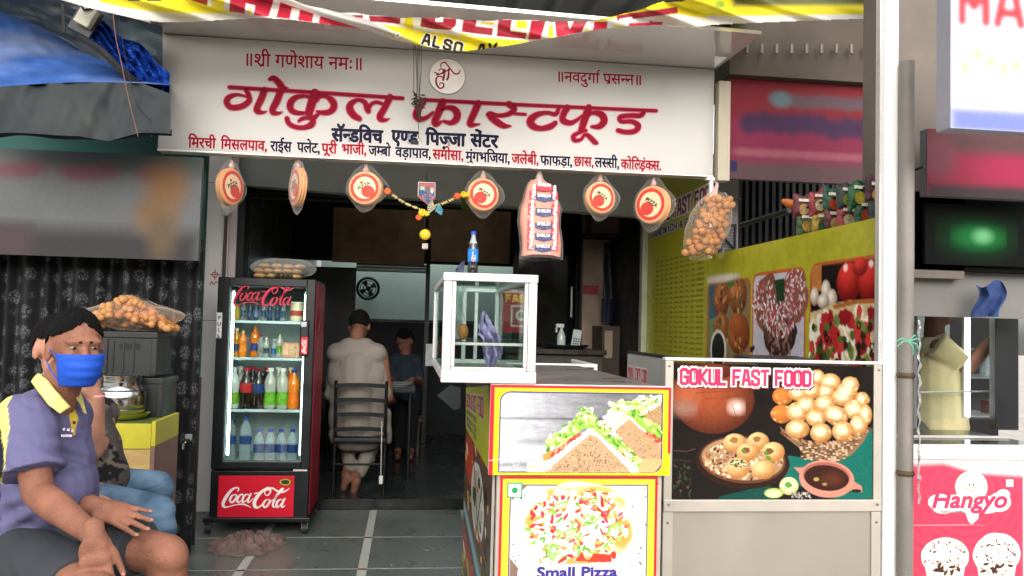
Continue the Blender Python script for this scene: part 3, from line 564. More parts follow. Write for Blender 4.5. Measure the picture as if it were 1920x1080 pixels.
# round badge
bc = onS(838.5, 143.5); bd = MB(); bd.lathe([(.108, 0), (.108, .006)], (bc[0], SY-.001, bc[1]), 48, (0, -1, 0)); badge = bd.build('round_badge', mat('white_badge', 'dcd8d2', .25), sign)
br_ = MB(); br_.tube([(bc[0]+.109*math.cos(k*PI/24), SY-.006, bc[1]+.109*math.sin(k*PI/24)) for k in range(49)], .0022, 6); br_.build('badge_rim', mat('grey_rim', '8f8b86', .4), badge, True)
bt = MB(); tb_ = lambda x, y: onS(760+x/3.84, 120+y/3.84)
wm = 5/F/3.84
ST = [[(210, 62, 9), (250, 75, 10), (300, 50, 9), (322, 40, 8)], [(240, 50, 8), (255, 38, 8), (275, 48, 12), (262, 70, 10), (225, 82, 10)], [(285, 45, 12), (278, 90, 14), (272, 118, 16)], [(312, 40, 12), (310, 90, 14), (300, 116, 14)], [(272, 100, 10), (240, 92, 9), (222, 110, 12), (225, 150, 14), (250, 178, 12), (275, 165, 12), (272, 142, 10), (250, 140, 8), (247, 155, 6)],
      [(255, 25, 8), (258, 0, 8), (285, -8, 9), (310, 20, 9), (350, 70, 10), (380, 72, 10), (395, 50, 8)]]
put_brush(bt, [[(*tb_(x, y), w*wm) for x, y, w in P] for P in ST], lambda x, y: (x, y), sfr, 0, .0085, .00012)
for i, v in enumerate(bt.v): bt.v[i] = (v[0], min(v[1], SY-.0075)-.00002*(i//30), v[2])
bt.build('emblem', red_v, sign)
# glossy white soffit panel running from the top of the sign towards the street
sof = MB().prism([(SX0-.01, SY+.09), (SX1+.01, SY+.09), (SX1+.03, 4.36), (SX0-.03, 4.2)], lambda u, v, w: (u, v, 3.009+w), 0, .02)
tag(sof.build('canopy_panel', mat('glossy_white_panel', 'c9c6c2', .03, .2, .02, 1, spec=1)), 'glossy white canopy panel joining the top edge of the shop sign and reflecting it', 'panel')
def cv_block(cv, s, o, u, v, wd, col, halo=None, hw=0, gap=1.0):
    """paint block capitals: origin o, u/v = vectors of one grid unit"""
    for pas in ((halo, wd+hw), (col, wd)):
        if pas[0] is None: continue
        x = 0
        for ch in s:
            for P in BL.get(ch, []): cv.line([(o[0]+(x+a)*u[0]+b*v[0], o[1]+(x+a)*u[1]+b*v[1]) for a, b in P], pas[1], pas[0])
            x += (1.4 if ch == ' ' else 1.0 if ch == 'I' else 2)+gap
# ================================================================== CORRUGATED ROOF
cor = MB(); per = .235; xs = []; x = -2.9
while x < 1.95:
    for dx, dz in ((0, 0), (.13, 0), (.155, .04), (.205, .04)): xs.append((x+dx, dz))
    x += per
rz = lambda Y, X: 3.36+.1*(Y-5)-.03*X
for (xa, za), (xb, zb2) in zip(xs, xs[1:]):
    cor.add([(xa, 4.2, rz(4.2, xa)+za), (xb, 4.2, rz(4.2, xb)+zb2), (xb, 6.3, rz(6.3, xb)+zb2), (xa, 6.3, rz(6.3, xa)+za)], [(0, 1, 2, 3)])
roof = thing('corrugated_roof', 'grey corrugated metal awning roof above the shop sign', 'roof', (0, 5, 3.4))
cor.build('roof_sheet', mat('galvanised_sheet', '8f9190', .5, .3, .18, 3, .05, stretch=(1, .3, 1)), roof)
rs = bpy.data.objects[-1] if False else roof
for Yp in (4.25, 5.6): MB().box(-2.9, 1.95, Yp, Yp+.05, rz(Yp, 0)-.12, rz(Yp, 0)-.06).build('purlin', mat('dark_steel_beam', '35383a', .5, .4), roof)
p = at(688, 20, 4.9); 
hb = thing('hanger_bar', 'vertical grey square bar between the roof and the sign with a wire on it', 'bar', (p.x, 4.9, 3.0))
MB().box(p.x-.045, p.x+.0, 4.88, 4.92, 3.03, 3.36).build('bar_tube', mat('grey_bar', '6a6c6d', .4, .6), hb, bevel=.003)
MB().tube([(p.x+.03, 4.86, 3.36), (p.x+.01, 4.86, 3.25), (p.x+.05, 4.86, 3.2), (p.x+.13, 4.85, 3.21), (p.x+.17, 4.85, 3.13)], .005).tube([(p.x+.03, 4.86, 3.4), (p.x+.035, 4.86, 3.2), (p.x+.02, 4.86, 3.08)], .004).build('wire', black_pl, hb, True)
# ================================================================== HOME DELIVERY BANNER
cv = Cv(100, -14, 1680, 102, 1.25, 'd9d6cc')
A = lambda *P: [(260+x/3.43, y/3.43) for x, y in P]; B = lambda *P: [(780+x/3.43, y/3.43) for x, y in P]
Yl = 'e3d32e'; Rd = '96232f'; Rb = 'cf2f48'; Wh = 'e4e0d8'
cv.poly([(165, -20), (190, 4), (240, 15), (300, 23), (380, 25), (440, 25), (520, -20)], Yl)
cv.poly([(240, -20), (262, -20), (262, 2), (240, 2)], '2b2d55'); cv.poly([(274, -20), (300, -20), (302, 2), (276, 2)], '2b2d55'); cv.poly(A((300, -40), (450, -40), (440, 35), (330, 0)), Rd); cv.poly(A((450, -40), (476, -40), (470, 42), (442, 36)), Wh); cv.poly(A((476, -40), (560, -40), (545, 62), (470, 42)), Yl); cv.poly(A((560, -40), (596, -40), (580, 72), (545, 62)), Wh)
cv.poly(A((592, -60), (870, -60), (870, 0), (1000, 45), (1130, 90), (1290, 140), (1450, 190), (1290, 172), (1110, 142), (980, 122), (740, 97), (582, 72)), Rd, col2=Rb)
for q in (((680, 88), (690, 20), (750, 35), (740, 102)), ((835, 108), (870, -8), (912, 12), (882, 122)), ((970, 125), (985, 50), (1038, 62), (1022, 137)), ((1113, 148), (1125, 88), (1168, 103), (1152, 162))): cv.poly(A(*q), Wh)
cv.poly(A((704, 90), (708, 50), (726, 55), (722, 96)), Yl)
cv.poly(A((880, -60), (1100, -60), (1300, 75), (1450, 112), (1600, 160), (1750, 262), (1900, 320), (1750, 290), (1600, 255), (1450, 192), (1290, 140), (1130, 90), (1000, 45)), 'cfcbc3')
cv.poly(A((1100, 20), (1300, 75), (1450, 115), (1700, 250), (1640, 240), (1400, 140)), 'b8b4ae')
cv.poly(A((1300, 75), (1920, 108), (1920, 205), (1560, 150)), Wh)
cv.poly(A((1365, 95), (1442, 97), (1442, 114), (1400, 112)), Rd); cv.poly(A((1480, 100), (1685, 110), (1680, 154), (1487, 137)), Rd); cv.poly(A((1710, 110), (1790, 114), (1785, 195), (1705, 168)), Yl)
cv.poly(A((1560, 155), (1640, 168), (1800, 190), (1930, 215), (1930, 330), (1800, 285), (1680, 225)), Yl)
cv.poly(B((-10, 190), (270, 215), (420, 235), (700, 262), (800, 262), (560, 300), (350, 340), (100, 310), (-20, 300)), Yl)
cv.poly(B((-20, 110), (1880, 135), (1100, 215), (800, 268), (700, 262), (270, 230), (20, 195), (-20, 190)), Wh)
cv.poly(B((36, 112), (262, 118), (256, 165), (225, 192), (120, 188), (28, 170)), Rd); cv.poly(B((125, 110), (176, 112), (173, 142), (125, 138)), Wh)
cv.poly(B((270, 205), (400, 235), (300, 228)), Yl)
cv.poly(B((304, 122), (390, 122), (385, 168), (496, 182), (490, 228), (294, 205)), Rd); cv.poly(B((420, 142), (505, 142), (500, 158), (420, 152)), Yl)
cv.poly(B((530, 126), (616, 128), (606, 198), (712, 212), (705, 252), (518, 232)), Rd); cv.poly(B((645, 132), (716, 134), (712, 186), (640, 180)), Yl)
cv.poly(B((742, 132), (836, 132), (800, 252), (720, 252)), Rd, col2=Rb); cv.poly(B((858, 160), (880, 160), (885, 240), (845, 248)), Yl)
cv.poly(B((892, 132), (975, 132), (988, 190), (1018, 132), (1102, 132), (1065, 208), (905, 240)), Rd, col2=Rb); cv.poly(B((1095, 178), (1112, 190), (1095, 208), (1080, 208)), Yl)
cv.poly(B((1150, 138), (1232, 138), (1228, 190), (1135, 204)), Rb); cv.poly(B((1270, 160), (1345, 162), (1345, 175), (1270, 175)), Yl)
cv.poly(B((1130, 136), (1210, 112), (1600, -10), (1900, -60), (3200, -60), (3200, 110), (1880, 118), (1700, 90), (1300, 110), (1200, 140)), Yl)
cv.poly(B((1290, 98), (1680, 44), (1684, 84), (1320, 132), (1296, 134)), 'a02638'); cv.poly(B((1590, -20), (1725, -20), (1725, 8), (1600, 16)), '26284a')
cv.poly(B((1310, 120), (1390, 108), (1395, 128), (1700, 92), (1900, 100), (1900, 175), (1600, 172), (1300, 150)), Wh); cv.poly(B((1372, 148), (1500, 146), (1508, 128), (1520, 140), (1590, 140), (1580, 162), (1362, 184)), Rb)
cv.poly(B((1720, 95), (1900, 68), (1900, 120), (1760, 102)), 'ece032')
# right stretch: indistinct dark lettering on yellow with a white hem
cv.poly([(1326, 30), (1680, 26), (1680, 60), (1326, 60)], 'dcd9d2'); 
cv.poly([(1375, -20), (1640, -20), (1640, 9), (1375, 11)], '6b6c45', blur=12)
cv.ell(1350, 8, 9, 7, '8fae3a', soft=1)
o0 = (790, 79.5); cv_block(cv, 'ALSO', (792, 81), (5.9, 1.5), (1.0, -4.2), 5.4, '141414', halo='f1ede2', hw=3, gap=1.35)
cv_block(cv, 'AV', (894, 101), (6.2, -.6), (1.0, -4), 5.4, '141414', gap=1.3)
cv.ell(746, 66, 5, 5, 'f3f1ec'); cv.ell(746, 66, 2.2, 2.2, '3a3836')
TOPX = [(100, -14), (515, -14), (560, 5), (640, 22), (700, 29), (870, 36), (1110, 40), (1180, 22), (1245, 2), (1280, -14), (1680, -14)]
BOTX = [(100, -6), (112, 0), (165, 15), (220, 28), (260, 37), (300, 42), (360, 42), (430, 37), (490, 34), (540, 37), (620, 47), (690, 58), (740, 76), (800, 88), (840, 95), (870, 97), (910, 92), (960, 85), (1060, 67), (1120, 56), (1170, 50), (1240, 47), (1300, 52), (1340, 47), (1400, 44), (1500, 40), (1680, 33)]
tx = np.interp(cv.X, *zip(*TOPX)); bx = np.interp(cv.X, *zip(*BOTX)); tx = tx+1.2*np.sin(cv.X/23)+.8*np.sin(cv.X/9)
fold = .05*np.sin(cv.X/70+cv.Y/25)+.028*np.sin(cv.X/24-cv.Y/9)+.02*np.sin((cv.Y-cv.X*.3)/6)
dep = 4.22+fold
P = np.zeros((cv.ny, cv.nx, 3)); rx = (cv.X-960)/F; ry = -(cv.Y-540)/F; Rn = np.array(CR)
D = rx[..., None]*Rn[:, 0]+ry[..., None]*Rn[:, 1]-Rn[:, 2]; P = np.array(CP)+D*(dep/D[..., 1])[..., None]
ins = (cv.Y >= tx) & (cv.Y <= bx); keep = (ins[:-1, :-1] & ins[1:, 1:] & ins[1:, :-1] & ins[:-1, 1:])
bmt = print_mat('banner_vinyl', .42, .3); _t = bmt.node_tree; _tr = _t.nodes.new('ShaderNodeBsdfTranslucent'); _at = [n for n in _t.nodes if n.type == 'ATTRIBUTE'][0]; _t.links.new(_at.outputs['Color'], _tr.inputs[0]); _mx = _t.nodes.new('ShaderNodeMixShader'); _mx.inputs[0].default_value = .4; _t.links.new(_t.nodes['Principled BSDF'].outputs[0], _mx.inputs[1]); _t.links.new(_tr.outputs[0], _mx.inputs[2]); _t.links.new(_mx.outputs[0], _t.nodes['Material Output'].inputs[0])
bn = cv.meshof('delivery_banner', P, None, print_mat('banner_vinyl', .42, .3), keep, True)
tag(bn, 'yellow and white vinyl banner with big red lettering draped in folds above the shop sign', 'banner')
# ================================================================== CORDS AND CHARMS IN FRONT OF THE SIGN
wire_m = mat('thin_black_cord', '1d1b1a', .7); charm = thing('lucky_charm', 'dried lemon and chilli charm hanging on black cords in front of the sign', 'charm', tuple(at(780, 190, 4.8)))
g = lambda x, y, Y=4.8: at(x, y, Y)
w = MB()
for xa, xb, ph in ((776, 776, 0), (779, 781, 1), (784, 783, 2), (786, 786, 3), (790, 787, 4)): w.tube([g(xa, 84), g((xa+xb)/2+1.4*math.sin(ph*2), 130), g(xb+math.sin(ph), 180)], .0017, 5)
w.tube([g(784, 200), g(785, 240), g(785, 258)], .0018, 5).tube([g(785, 256), g(779, 268)], .0014, 4).tube([g(785, 256), g(791, 267)], .0014, 4); w.build('cord', wire_m, charm)
dm_ = mat('dried_leaves', '37302a', .8, 0, .5, 30); c_ = MB(); random.seed(3)
for k in range(46):
    p = g(783+random.gauss(0, 6), 190+random.gauss(0, 6)); a = random.uniform(0, 6.3); l = random.uniform(.012, .03); c_.cap(p, p+Vector((l*math.cos(a), random.uniform(-.01, .01), l*math.sin(a))), .005, .002, 6)
c_.build('dried_bundle', dm_, charm, True)
MB().cap(g(785, 208), g(787, 228), .014, .006, 10).build('dried_lemon', mat('dried_lemon', '2d2823', .8), charm, True)
MB().box(g(778, 0).x, g(793, 0).x, 4.78, 4.8, g(785, 272).z, g(785, 265).z).build('charm_tag', mat('charcoal_block', '2b2c2c', .8, 0, .4, 60, .3), charm, bevel=.004)
# ================================================================== LEFT NEIGHBOUR: tarpaulins, wall, board
def pxgrid(name, m, pts, nu, nv, fn, parent=None, smooth=True):
    """bilinear patch through 4 (px,py,Y) corners plus a ripple fn(u,v) along depth"""
    TL, TR, BR, BL_ = [at(*p) for p in pts]
    def f(u, v):
        p = (TL*(1-u)+TR*u)*(1-v)+(BL_*(1-u)+BR*u)*v; return p+Vector(fn(u, v))
    o = MB().grid(f, nu, nv).build(name, m, parent, smooth); return o
def nz(x, y, z=0): return mnoise.noise(Vector((x, y, z)))
tarp_b = mat('dusty_blue_tarp', '2d4f8c', .6, 0, .35, 3.5, .2, 14, dirt=.45, dcol=(.2, .24, .32), stretch=(1, 1, 2.2)); tarp_g = mat('grey_blue_tarp', '23282a', .7, 0, .3, 3, .2, 12, dirt=.4, dcol=(.06, .06, .045)); tarp_v = mat('vivid_blue_tarp', '163f94', .4, 0, .3, 6, .5, 12)
t = thing('tarpaulin', 'large dusty blue tarpaulin with grey hanging edge covering the left stall roof', 'tarpaulin', tuple(at(100, 165, 4.3)))
edge = lambda u: 168-9*math.sin(u*2.2)
def tp(u, v):
    x = -40+360*u; yb = 166-12*math.sin(min(u, 1)*2.6); yt = 2+max(0, (x-0))*.42+ (u**3)*20
    y = yt*(1-v)+yb*v; Y = 5.4*(1-v)+4.35*v+.05*nz(u*5, v*3)+.03*nz(u*14, v*9)
    if y > 182: y = 182+ (y-182)*.2
    return at(x, y, Y)
MB().grid(tp, 60, 30).build('top_sheet', tarp_b, t, True)
def td(u, v):
    x = -40+360*u; y0_ = 166-12*math.sin(min(u, 1)*2.6)+(18 if u > .85 else 0)*(u-.85)*6; y1_ = 252+12*max(0, 1-abs(u-.68)/.16)-3*math.sin(u*9)
    return at(x, y0_+(y1_-y0_)*v, 4.35-.1*v+.06*math.sin(u*9+1)*v+.03*nz(u*7, v*1.5)+.006*math.sin(u*46+6*v)+.01*nz(u*18, v*5))
MB().grid(td, 70, 14).build('hanging_edge', tarp_g, t, True)
pxgrid('underside_fold', mat('dark_hem', '14181d', .8), [(-40, 250, 4.4), (320, 246, 4.4), (320, 258, 4.5), (-40, 260, 4.5)], 20, 3, lambda u, v: (0, .02*math.sin(u*20), .012*math.sin(u*8)), t)
# upper grey sheet crossing at the top left
def ug(u, v):
    x = -40+ 345*u; yt = -40+ 90*u**1.1; yb = 14+ 20*u+ 190*u**1.7; return at(x, yt*(1-v)+yb*v, 4.7+.35*v-.6*(1-v)*0+.05*nz(u*6, v*4)+.03*nz(u*15, v*9, 3))
tag(MB().grid(ug, 50, 20).build('grey_tarpaulin', mat('grey_green_tarp', '3b474c', .6, 0, .3, 4, .3, dirt=.4), None, True), 'grey green tarpaulin stretched along the upper edge of the left stall roof', 'tarpaulin')
def vb(u, v):
    x = 168+150*u; yt = 34+ 98*u**1.3-6*math.sin(u*12); yb = 74+ 165*u**1.05; return at(x, yt*(1-v)+yb*v, 4.52+.05*nz(u*10, v*8)+.04*nz(u*22, v*16, 5)+.03*math.sin((u-v)*24))
tag(MB().grid(vb, 60, 30).build('bright_blue_tarpaulin', tarp_v, None, True), 'bright blue crinkled tarpaulin bunched between the left stall roof and the sign', 'tarpaulin')
pxgrid('back_wall_upper', mat('pale_building_wall', 'd9d6ca', .8, 0, .1, 2, dirt=.3), [(190, -40, 7.5), (330, -40, 7.5), (330, 190, 7.5), (190, 190, 7.5)], 2, 2, lambda u, v: (0, 0, 0))
tag(bpy.data.objects['back_wall_upper'], 'pale building wall visible behind the bright blue tarpaulin', 'wall'); bpy.data.objects['back_wall_upper'].name = 'building_wall'
# pipes, box and cables by the tarpaulin
X0, X1, Z0, Z1 = rect(140, 5, 178, 52, 4.4)
bx_ = thing('junction_box', 'pale grey junction box under the banner at the top left', 'junction box', (X0, 4.4, Z0)); Mx = Matrix.Translation(((X0+X1)/2, 4.4, (Z0+Z1)/2)) @ Matrix.Rotation(.45, 4, 'Y')
MB().box(-.04, .04, 0, .05, -.05, .05, Mx).build('box_body', mat('beige_plastic', 'a9a898', .5), bx_, bevel=.006); MB().box(-.075, .05, .051, .07, -.09, .055, Mx).build('box_bracket', black_pl, bx_, bevel=.004)
MB().tube([Mx @ Vector((.02, -.005, .05)), Mx @ Vector((-.01, -.012, .02)), Mx @ Vector((-.035, -.01, .035)), Mx @ Vector((-.04, 0, .08))], .006).build('box_cable', black_pl, bx_, True)
def cable(name, pts, r, m, label, cat='cable', n=8):
    P = catmull([(*at(*p),) for p in pts], n) if False else None
    Q = [tuple(at(*p)) for p in pts]; C = []
    QQ = [Q[0]]+Q+[Q[-1]]
    for i in range(1, len(QQ)-2):
        for k in range(n):
            t_ = k/n; C.append(tuple(.5*((2*b)+(-a+c)*t_+(2*a-5*b+4*c-d)*t_*t_+(-a+3*b-3*c+d)*t_**3) for a, b, c, d in zip(QQ[i-1], QQ[i], QQ[i+1], QQ[i+2])))
    C.append(Q[-1]); o = MB().tube(C, r, 6).build(name, m, None, True); return tag(o, label, cat)
cable('cord', [(212, 24, 4.15), (217, 70, 4.15), (228, 120, 4.15), (240, 180, 4.15), (259, 256, 4.15)], .0022, mat('brown_string', '6a4a40', .8), 'brown string hanging over the blue tarpaulin left of the sign')
cable('thin_cord', [(222, 28, 4.18), (232, 90, 4.18), (246, 160, 4.18), (262, 205, 4.18), (300, 240, 4.4)], .0015, wire_m, 'thin dark string running down beside the brown one')
cable('black_strap', [(118, 8, 4.2), (119, 30, 4.2), (120, 62, 4.2)], .008, wire_m, 'short black strap hanging down onto the grey tarpaulin', 'strap')
cable('roof_cable', [(150, 70, 4.45), (190, 95, 4.4), (230, 135, 4.4), (270, 165, 4.45), (300, 182, 4.5)], .02, mat('black_hose', '17191c', .5), 'thick black hose running along the edge of the blue tarpaulin', 'hose')
cable('white_cable', [(283, 256, 4.6), (290, 250, 4.6), (300, 252, 4.6)], .002, mat('pale_cable', '9a9a96', .6), 'short pale cable stub left of the sign bottom corner')
# white gutter pipe and beam behind at the top of the sign's left corner
MB().box(at(240, 60, 5.2).x, at(303, 60, 5.2).x+.02, 5.2, 5.24, at(270, 105, 5.2).z, at(270, 25, 5.2).z).build('cream_wall_panel', mat('cream_panel', 'e2ddc8', .6))
tag(bpy.data.objects['cream_wall_panel'], 'cream wall panel with small pipes beside the sign top left corner', 'panel')
for k, px in enumerate((279, 283, 294)):
    tag(MB().cyl(at(px, 70, 5.15), at(px, 108 if k < 2 else 92, 5.15), .006, n=8).build('conduit', mat('cream_conduit', 'd0ccb8', .5), None, True), ['cream conduit at the left of the three beside the sign', 'cream conduit in the middle of the three beside the sign', 'short cream conduit nearest the sign corner'][k], 'conduit', 'cream conduits beside the sign')
# teal wall and neighbour's board
X0, X1, Z0, Z1 = rect(-120, 250, 388, 500, 5.3)
tw = MB().box(X0, X1-.01, 5.30, 5.36, 0, Z1+.12).build('teal_wall', mat('teal_painted_wall', '1c4a47', .7, 0, .2, 2, dirt=.2)); tag(tw, 'teal painted wall behind the dark curtain on the left', 'wall')
cv = Cv(-110, 284, 376, 481, 3, '737577')
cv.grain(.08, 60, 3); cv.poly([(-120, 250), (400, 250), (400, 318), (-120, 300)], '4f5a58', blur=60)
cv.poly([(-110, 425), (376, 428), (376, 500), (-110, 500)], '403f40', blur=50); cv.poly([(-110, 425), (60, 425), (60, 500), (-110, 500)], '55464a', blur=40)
for x in (-40, 0, 30, 55, 130, 160, 190): cv.ell(x, 322+random.uniform(-3, 3), 26, 14, '7f5560', soft=1.5)
for x in (268, 290): cv.ell(x, 318, 20, 14, '7d5a62', soft=1.3)
cv.ell(308, 342, 40, 44, '8f6a48', soft=1.5); cv.ell(292, 400, 42, 34, '866848', soft=1.5); cv.ell(304, 440, 26, 40, '6f5c48', soft=1.5)
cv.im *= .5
X0, X1, Z0, Z1 = rect(-110, 284, 376, 481, 4.75)
bd = thing('stall_board', 'grey printed board with faded red lettering and an orange picture above the curtain', 'sign', (X0, 4.75, Z0))
cv.sheet('board_print', [(X0, 4.749, Z1), (X1, 4.749, Z1), (X1, 4.749, Z0), (X0, 4.749, Z0)], bd, print_mat('matt_print', .7, .2)); box('board_panel', mat('board_back', '55575a', .7), (X0, X1, 4.75, 4.79, Z0, Z1), bd)
# dark curtain with woven flowers
cm_ = mat('dark_flower_curtain', '18191b', .75, 0, .15, 9)
if True:
    t_ = cm_.node_tree; N, L = t_.nodes.new, t_.links.new; b_ = t_.nodes['Principled BSDF']; tc = N('ShaderNodeTexCoord'); uv = N('ShaderNodeMapping'); L(tc.outputs['UV'], uv.inputs[0]); uv.inputs['Scale'].default_value = (1, 1, 1)
    vo = N('ShaderNodeTexVoronoi'); vo.inputs['Scale'].default_value = 11; vo.inputs['Randomness'].default_value = .45; L(uv.outputs[0], vo.inputs[0])
    v2 = N('ShaderNodeTexVoronoi'); v2.inputs['Scale'].default_value = 60; v2.feature = 'DISTANCE_TO_EDGE'; L(uv.outputs[0], v2.inputs[0])
    r1 = N('ShaderNodeMapRange'); r1.inputs[1].default_value = .34; r1.inputs[2].default_value = .44; r1.inputs[3].default_value = 1; r1.inputs[4].default_value = 0; L(vo.outputs['Distance'], r1.inputs[0])
    r2 = N('ShaderNodeMapRange'); r2.inputs[1].default_value = .06; r2.inputs[2].default_value = .14; L(v2.outputs['Distance'], r2.inputs[0])
    mu = N('ShaderNodeMath'); mu.operation = 'MULTIPLY'; L(r1.outputs[0], mu.inputs[0]); L(r2.outputs[0], mu.inputs[1])
    mx = N('ShaderNodeMix'); mx.data_type = 'RGBA'; L(mu.outputs[0], mx.inputs['Factor']); mx.inputs['A'].default_value = (.006, .006, .007, 1); mx.inputs['B'].default_value = (.075, .077, .082, 1); L(mx.outputs['Result'], b_.inputs['Base Color'])
X0, X1, Z0, Z1 = rect(-110, 440, 372, 970, 5.0); nu, nv = 260, 12
cb_ = MB().grid(lambda u, v: (X0+(X1-X0)*u, 5.0+.028*math.sin(u*95+math.sin(u*30))+.012*math.sin(u*31+v*2), Z0*0+.01+(Z1-.01)*v), nu, nv)
cur = cb_.build('dark_curtain', cm_, None, True); uvl = cur.data.uv_layers.new(name='UVMap')
w_ = nu+1
for p_ in cur.data.polygons:
    for li, vi in zip(p_.loop_indices, p_.vertices): i_, j_ = vi % w_, vi//w_; uvl.data[li].uv = (i_/nu*1.75, j_/nv*1.6)
tag(cur, 'dark curtain with woven grey flowers hanging in pleats left of the pillar', 'curtain')
# ================================================================== DRINKS FRIDGE
FY = 5.49; FX0, FX1 = -1.222, -.612; FZ0, FZ1 = .06, 1.622
fr_blk = mat('fridge_black', '0e1214', .35, 0, .15, 6); fr_in = mat('fridge_liner', 'a3b6b8', .5, 0, .05, 3); fr_red = mat('fridge_red', '8c1226', .4, 0, .12, 2.2); led = mat('led_strip', (.82, 1, .95), .5, emit=9)
fg = thing('drinks_fridge', 'tall black glass door drinks fridge with red side and lit bottles beside the pillar', 'fridge', (FX0, FY, 0))
def fp(px, py, Y=FY): p = at(px, py, Y); return p.x, p.z
dz0 = fp(480, 880)[1]                         # door bottom
b = MB(); b.box(FX0, FX0+.03, FY+.04, FY+.58, .08, FZ1).box(FX1-.03, FX1, FY+.04, FY+.58, .08, FZ1).box(FX0+.03, FX1-.03, FY+.04, FY+.58, FZ1-.06, FZ1).box(FX0+.03, FX1-.03, FY+.04, FY+.58, .08, dz0+.02)
b.build('cabinet', fr_blk, fg, bevel=.004); box('liner', fr_in, (FX0+.031, FX1-.031, FY+.55, FY+.56, dz0+.021, FZ1-.061), fg)
box('liner_side', fr_in, (FX0+.0305, FX0+.036, FY+.05, FY+.549, dz0+.021, FZ1-.061), fg); box('liner_side', fr_in, (FX1-.036, FX1-.0305, FY+.05, FY+.549, dz0+.021, FZ1-.061), fg); box('liner_floor', fr_in, (FX0+.037, FX1-.037, FY+.05, FY+.549, dz0+.021, dz0+.03), fg)
box('side_sheet', fr_red, (FX1+.0005, FX1+.004, FY+.06, FY+.58, .1, FZ1-.02), fg)
dr = MB(); ix0, ix1 = fp(423, 700)[0], fp(570, 700)[0]; iz0, iz1 = fp(490, 866)[1], fp(490, 536)[1]
dr.box(FX0, ix0, FY, FY+.035, dz0, FZ1).box(ix1, FX1, FY, FY+.035, dz0, FZ1).box(ix0+.0005, ix1-.0005, FY+.001, FY+.034, iz1, FZ1-.001).box(ix0+.0005, ix1-.0005, FY+.001, FY+.034, dz0+.001, iz0)
door = dr.build('door', fr_blk, fg, bevel=.004)
MB().box(ix0, ix1, FY+.012, FY+.0145, iz0, iz1).build('door_glass', glass('fridge_glass', .1), door)
gk = MB()
for d in ((ix0, ix0+.008, iz0, iz1), (ix1-.008, ix1, iz0, iz1), (ix0+.009, ix1-.009, iz0, iz0+.008), (ix0+.009, ix1-.009, iz1-.008, iz1)): gk.box(d[0], d[1], FY+.016, FY+.03, d[2], d[3])
gk.build('gasket', mat('grey_gasket', '5f6a6d', .6), door)
nl = 46
for sx in (ix0+.012, ix1-.02):
    h0, h1 = (iz0+.03, iz1-.03)
    box('led_channel', mat('led_channel', 'c9d2d0', .4), (sx, sx+.02, FY+.046, FY+.05, h0, h1), fg); m = MB()
    for k in range(nl): z = h0+.01+(h1-h0-.02)*k/nl; m.box(sx+.003, sx+.016, FY+.040, FY+.0455, z, z+(h1-h0)/nl*.62)
    o = m.build('led_strip', led if sx < -1 else mat('led_strip_dim', (.85, 1, .9), .5, emit=8), fg)
# pull sign, handle, hinge, kick panel, castors
X0, X1, Z0, Z1 = rect(406, 586, 416, 634, FY)
pu = box('pull_plate', mat('white_plate', 'c5c8c6', .4), (X0, X1, FY-.004, FY-.0005, Z0, Z1), door, .001); ff = plane_frame((0, FY-.0045, 0), (1, 0, 0), (0, 0, 1), (0, -1, 0)); lt = MB()
for k, ch in enumerate('PULL'): put_text(lt, ch, ff, .034, .001, x0=(X0+X1)/2, y0=Z1-.045-k*.038, center=True)
lt.build('plate_lettering', black_pl, pu)
X0, X1, Z0, Z1 = rect(563, 600, 579, 668, FY)
hd = MB(); hd.box(X0, X1, FY-.03, FY-.0005, Z0, Z1); hd = hd.build('door_handle', black_pl, door, bevel=.008)
MB().box(X0+.005, X1-.012, FY-.034, FY-.0305, Z1-.045, Z1-.012).build('lock', mat('steel_lock', '9fa3a4', .3, .8), hd, bevel=.003)
X0, X1, Z0, Z1 = rect(565, 632, 578, 664, FY)
box('handle_badge', mat('badge_red', 'c0182c', .35), (X0, X1, FY-.033, FY-.0305, Z0, Z1), hd, .002)
hb_ = MB(); fr2 = plane_frame((0, FY-.0335, 0), (0, 0, 1), (-1, 0, 0), (0, -1, 0)); sc_ = (Z1-Z0)*.85/520
put_brush(hb_, [[(x, y, w_*1.2) for x, y, w_ in P] for P in [[(a, b_, c) for a, b_, c in q] for q in COKE]], lambda x, y: (Z0+.008+(x-70)*sc_, -(X0+X1)/2+(775-y)*sc_), fr2, 0, .0003, .00002)
for i, v in enumerate(hb_.v): pass
hb_2 = MB(); put_brush(hb_2, [[(x*sc_, y*sc_, w_*sc_*1.3) for x, y, w_ in P] for P in COKE], lambda x, y: (Z0+.008+x-70*sc_, -(X0+X1)/2+775*sc_-y), fr2, 0, .0003, .00002); hb_2.build('badge_script', halo, hd)
kp0, kp1 = fp(409, 930)[0], fp(551, 930)[0]; kz0, kz1 = fp(480, 973)[1], fp(480, 892)[1]
box('grille_surround', fr_blk, (FX0+.002, FX1-.002, FY+.004, FY+.039, .09, dz0-.012), fg, .004)
kp = box('red_panel', mat('panel_red', 'c0162b', .35, 0, .05, 2), (kp0, kp1, FY-.002, FY+.0035, kz0, kz1), fg, .001)
ks = 5.49/F/4; kt = MB(); ffk = plane_frame((0, FY-.0025, 0), (1, 0, 0), (0, 0, 1), (0, -1, 0))
kq = lambda x, y: fp(400+x/4, 740+y/4)
put_brush(kt, [[(*kq(x, y), w_*ks*1.15) for x, y, w_ in P] for P in COKE], lambda x, y: (x, y), ffk, 0, .0006, .00003); kt.build('script_logo', halo, kp)
eo = kq(540, 655); st_ = MB(); st_.lathe([(.0175, 0), (.0175, .001)], (0, 0, 0), 24, (0, -1, 0)); 
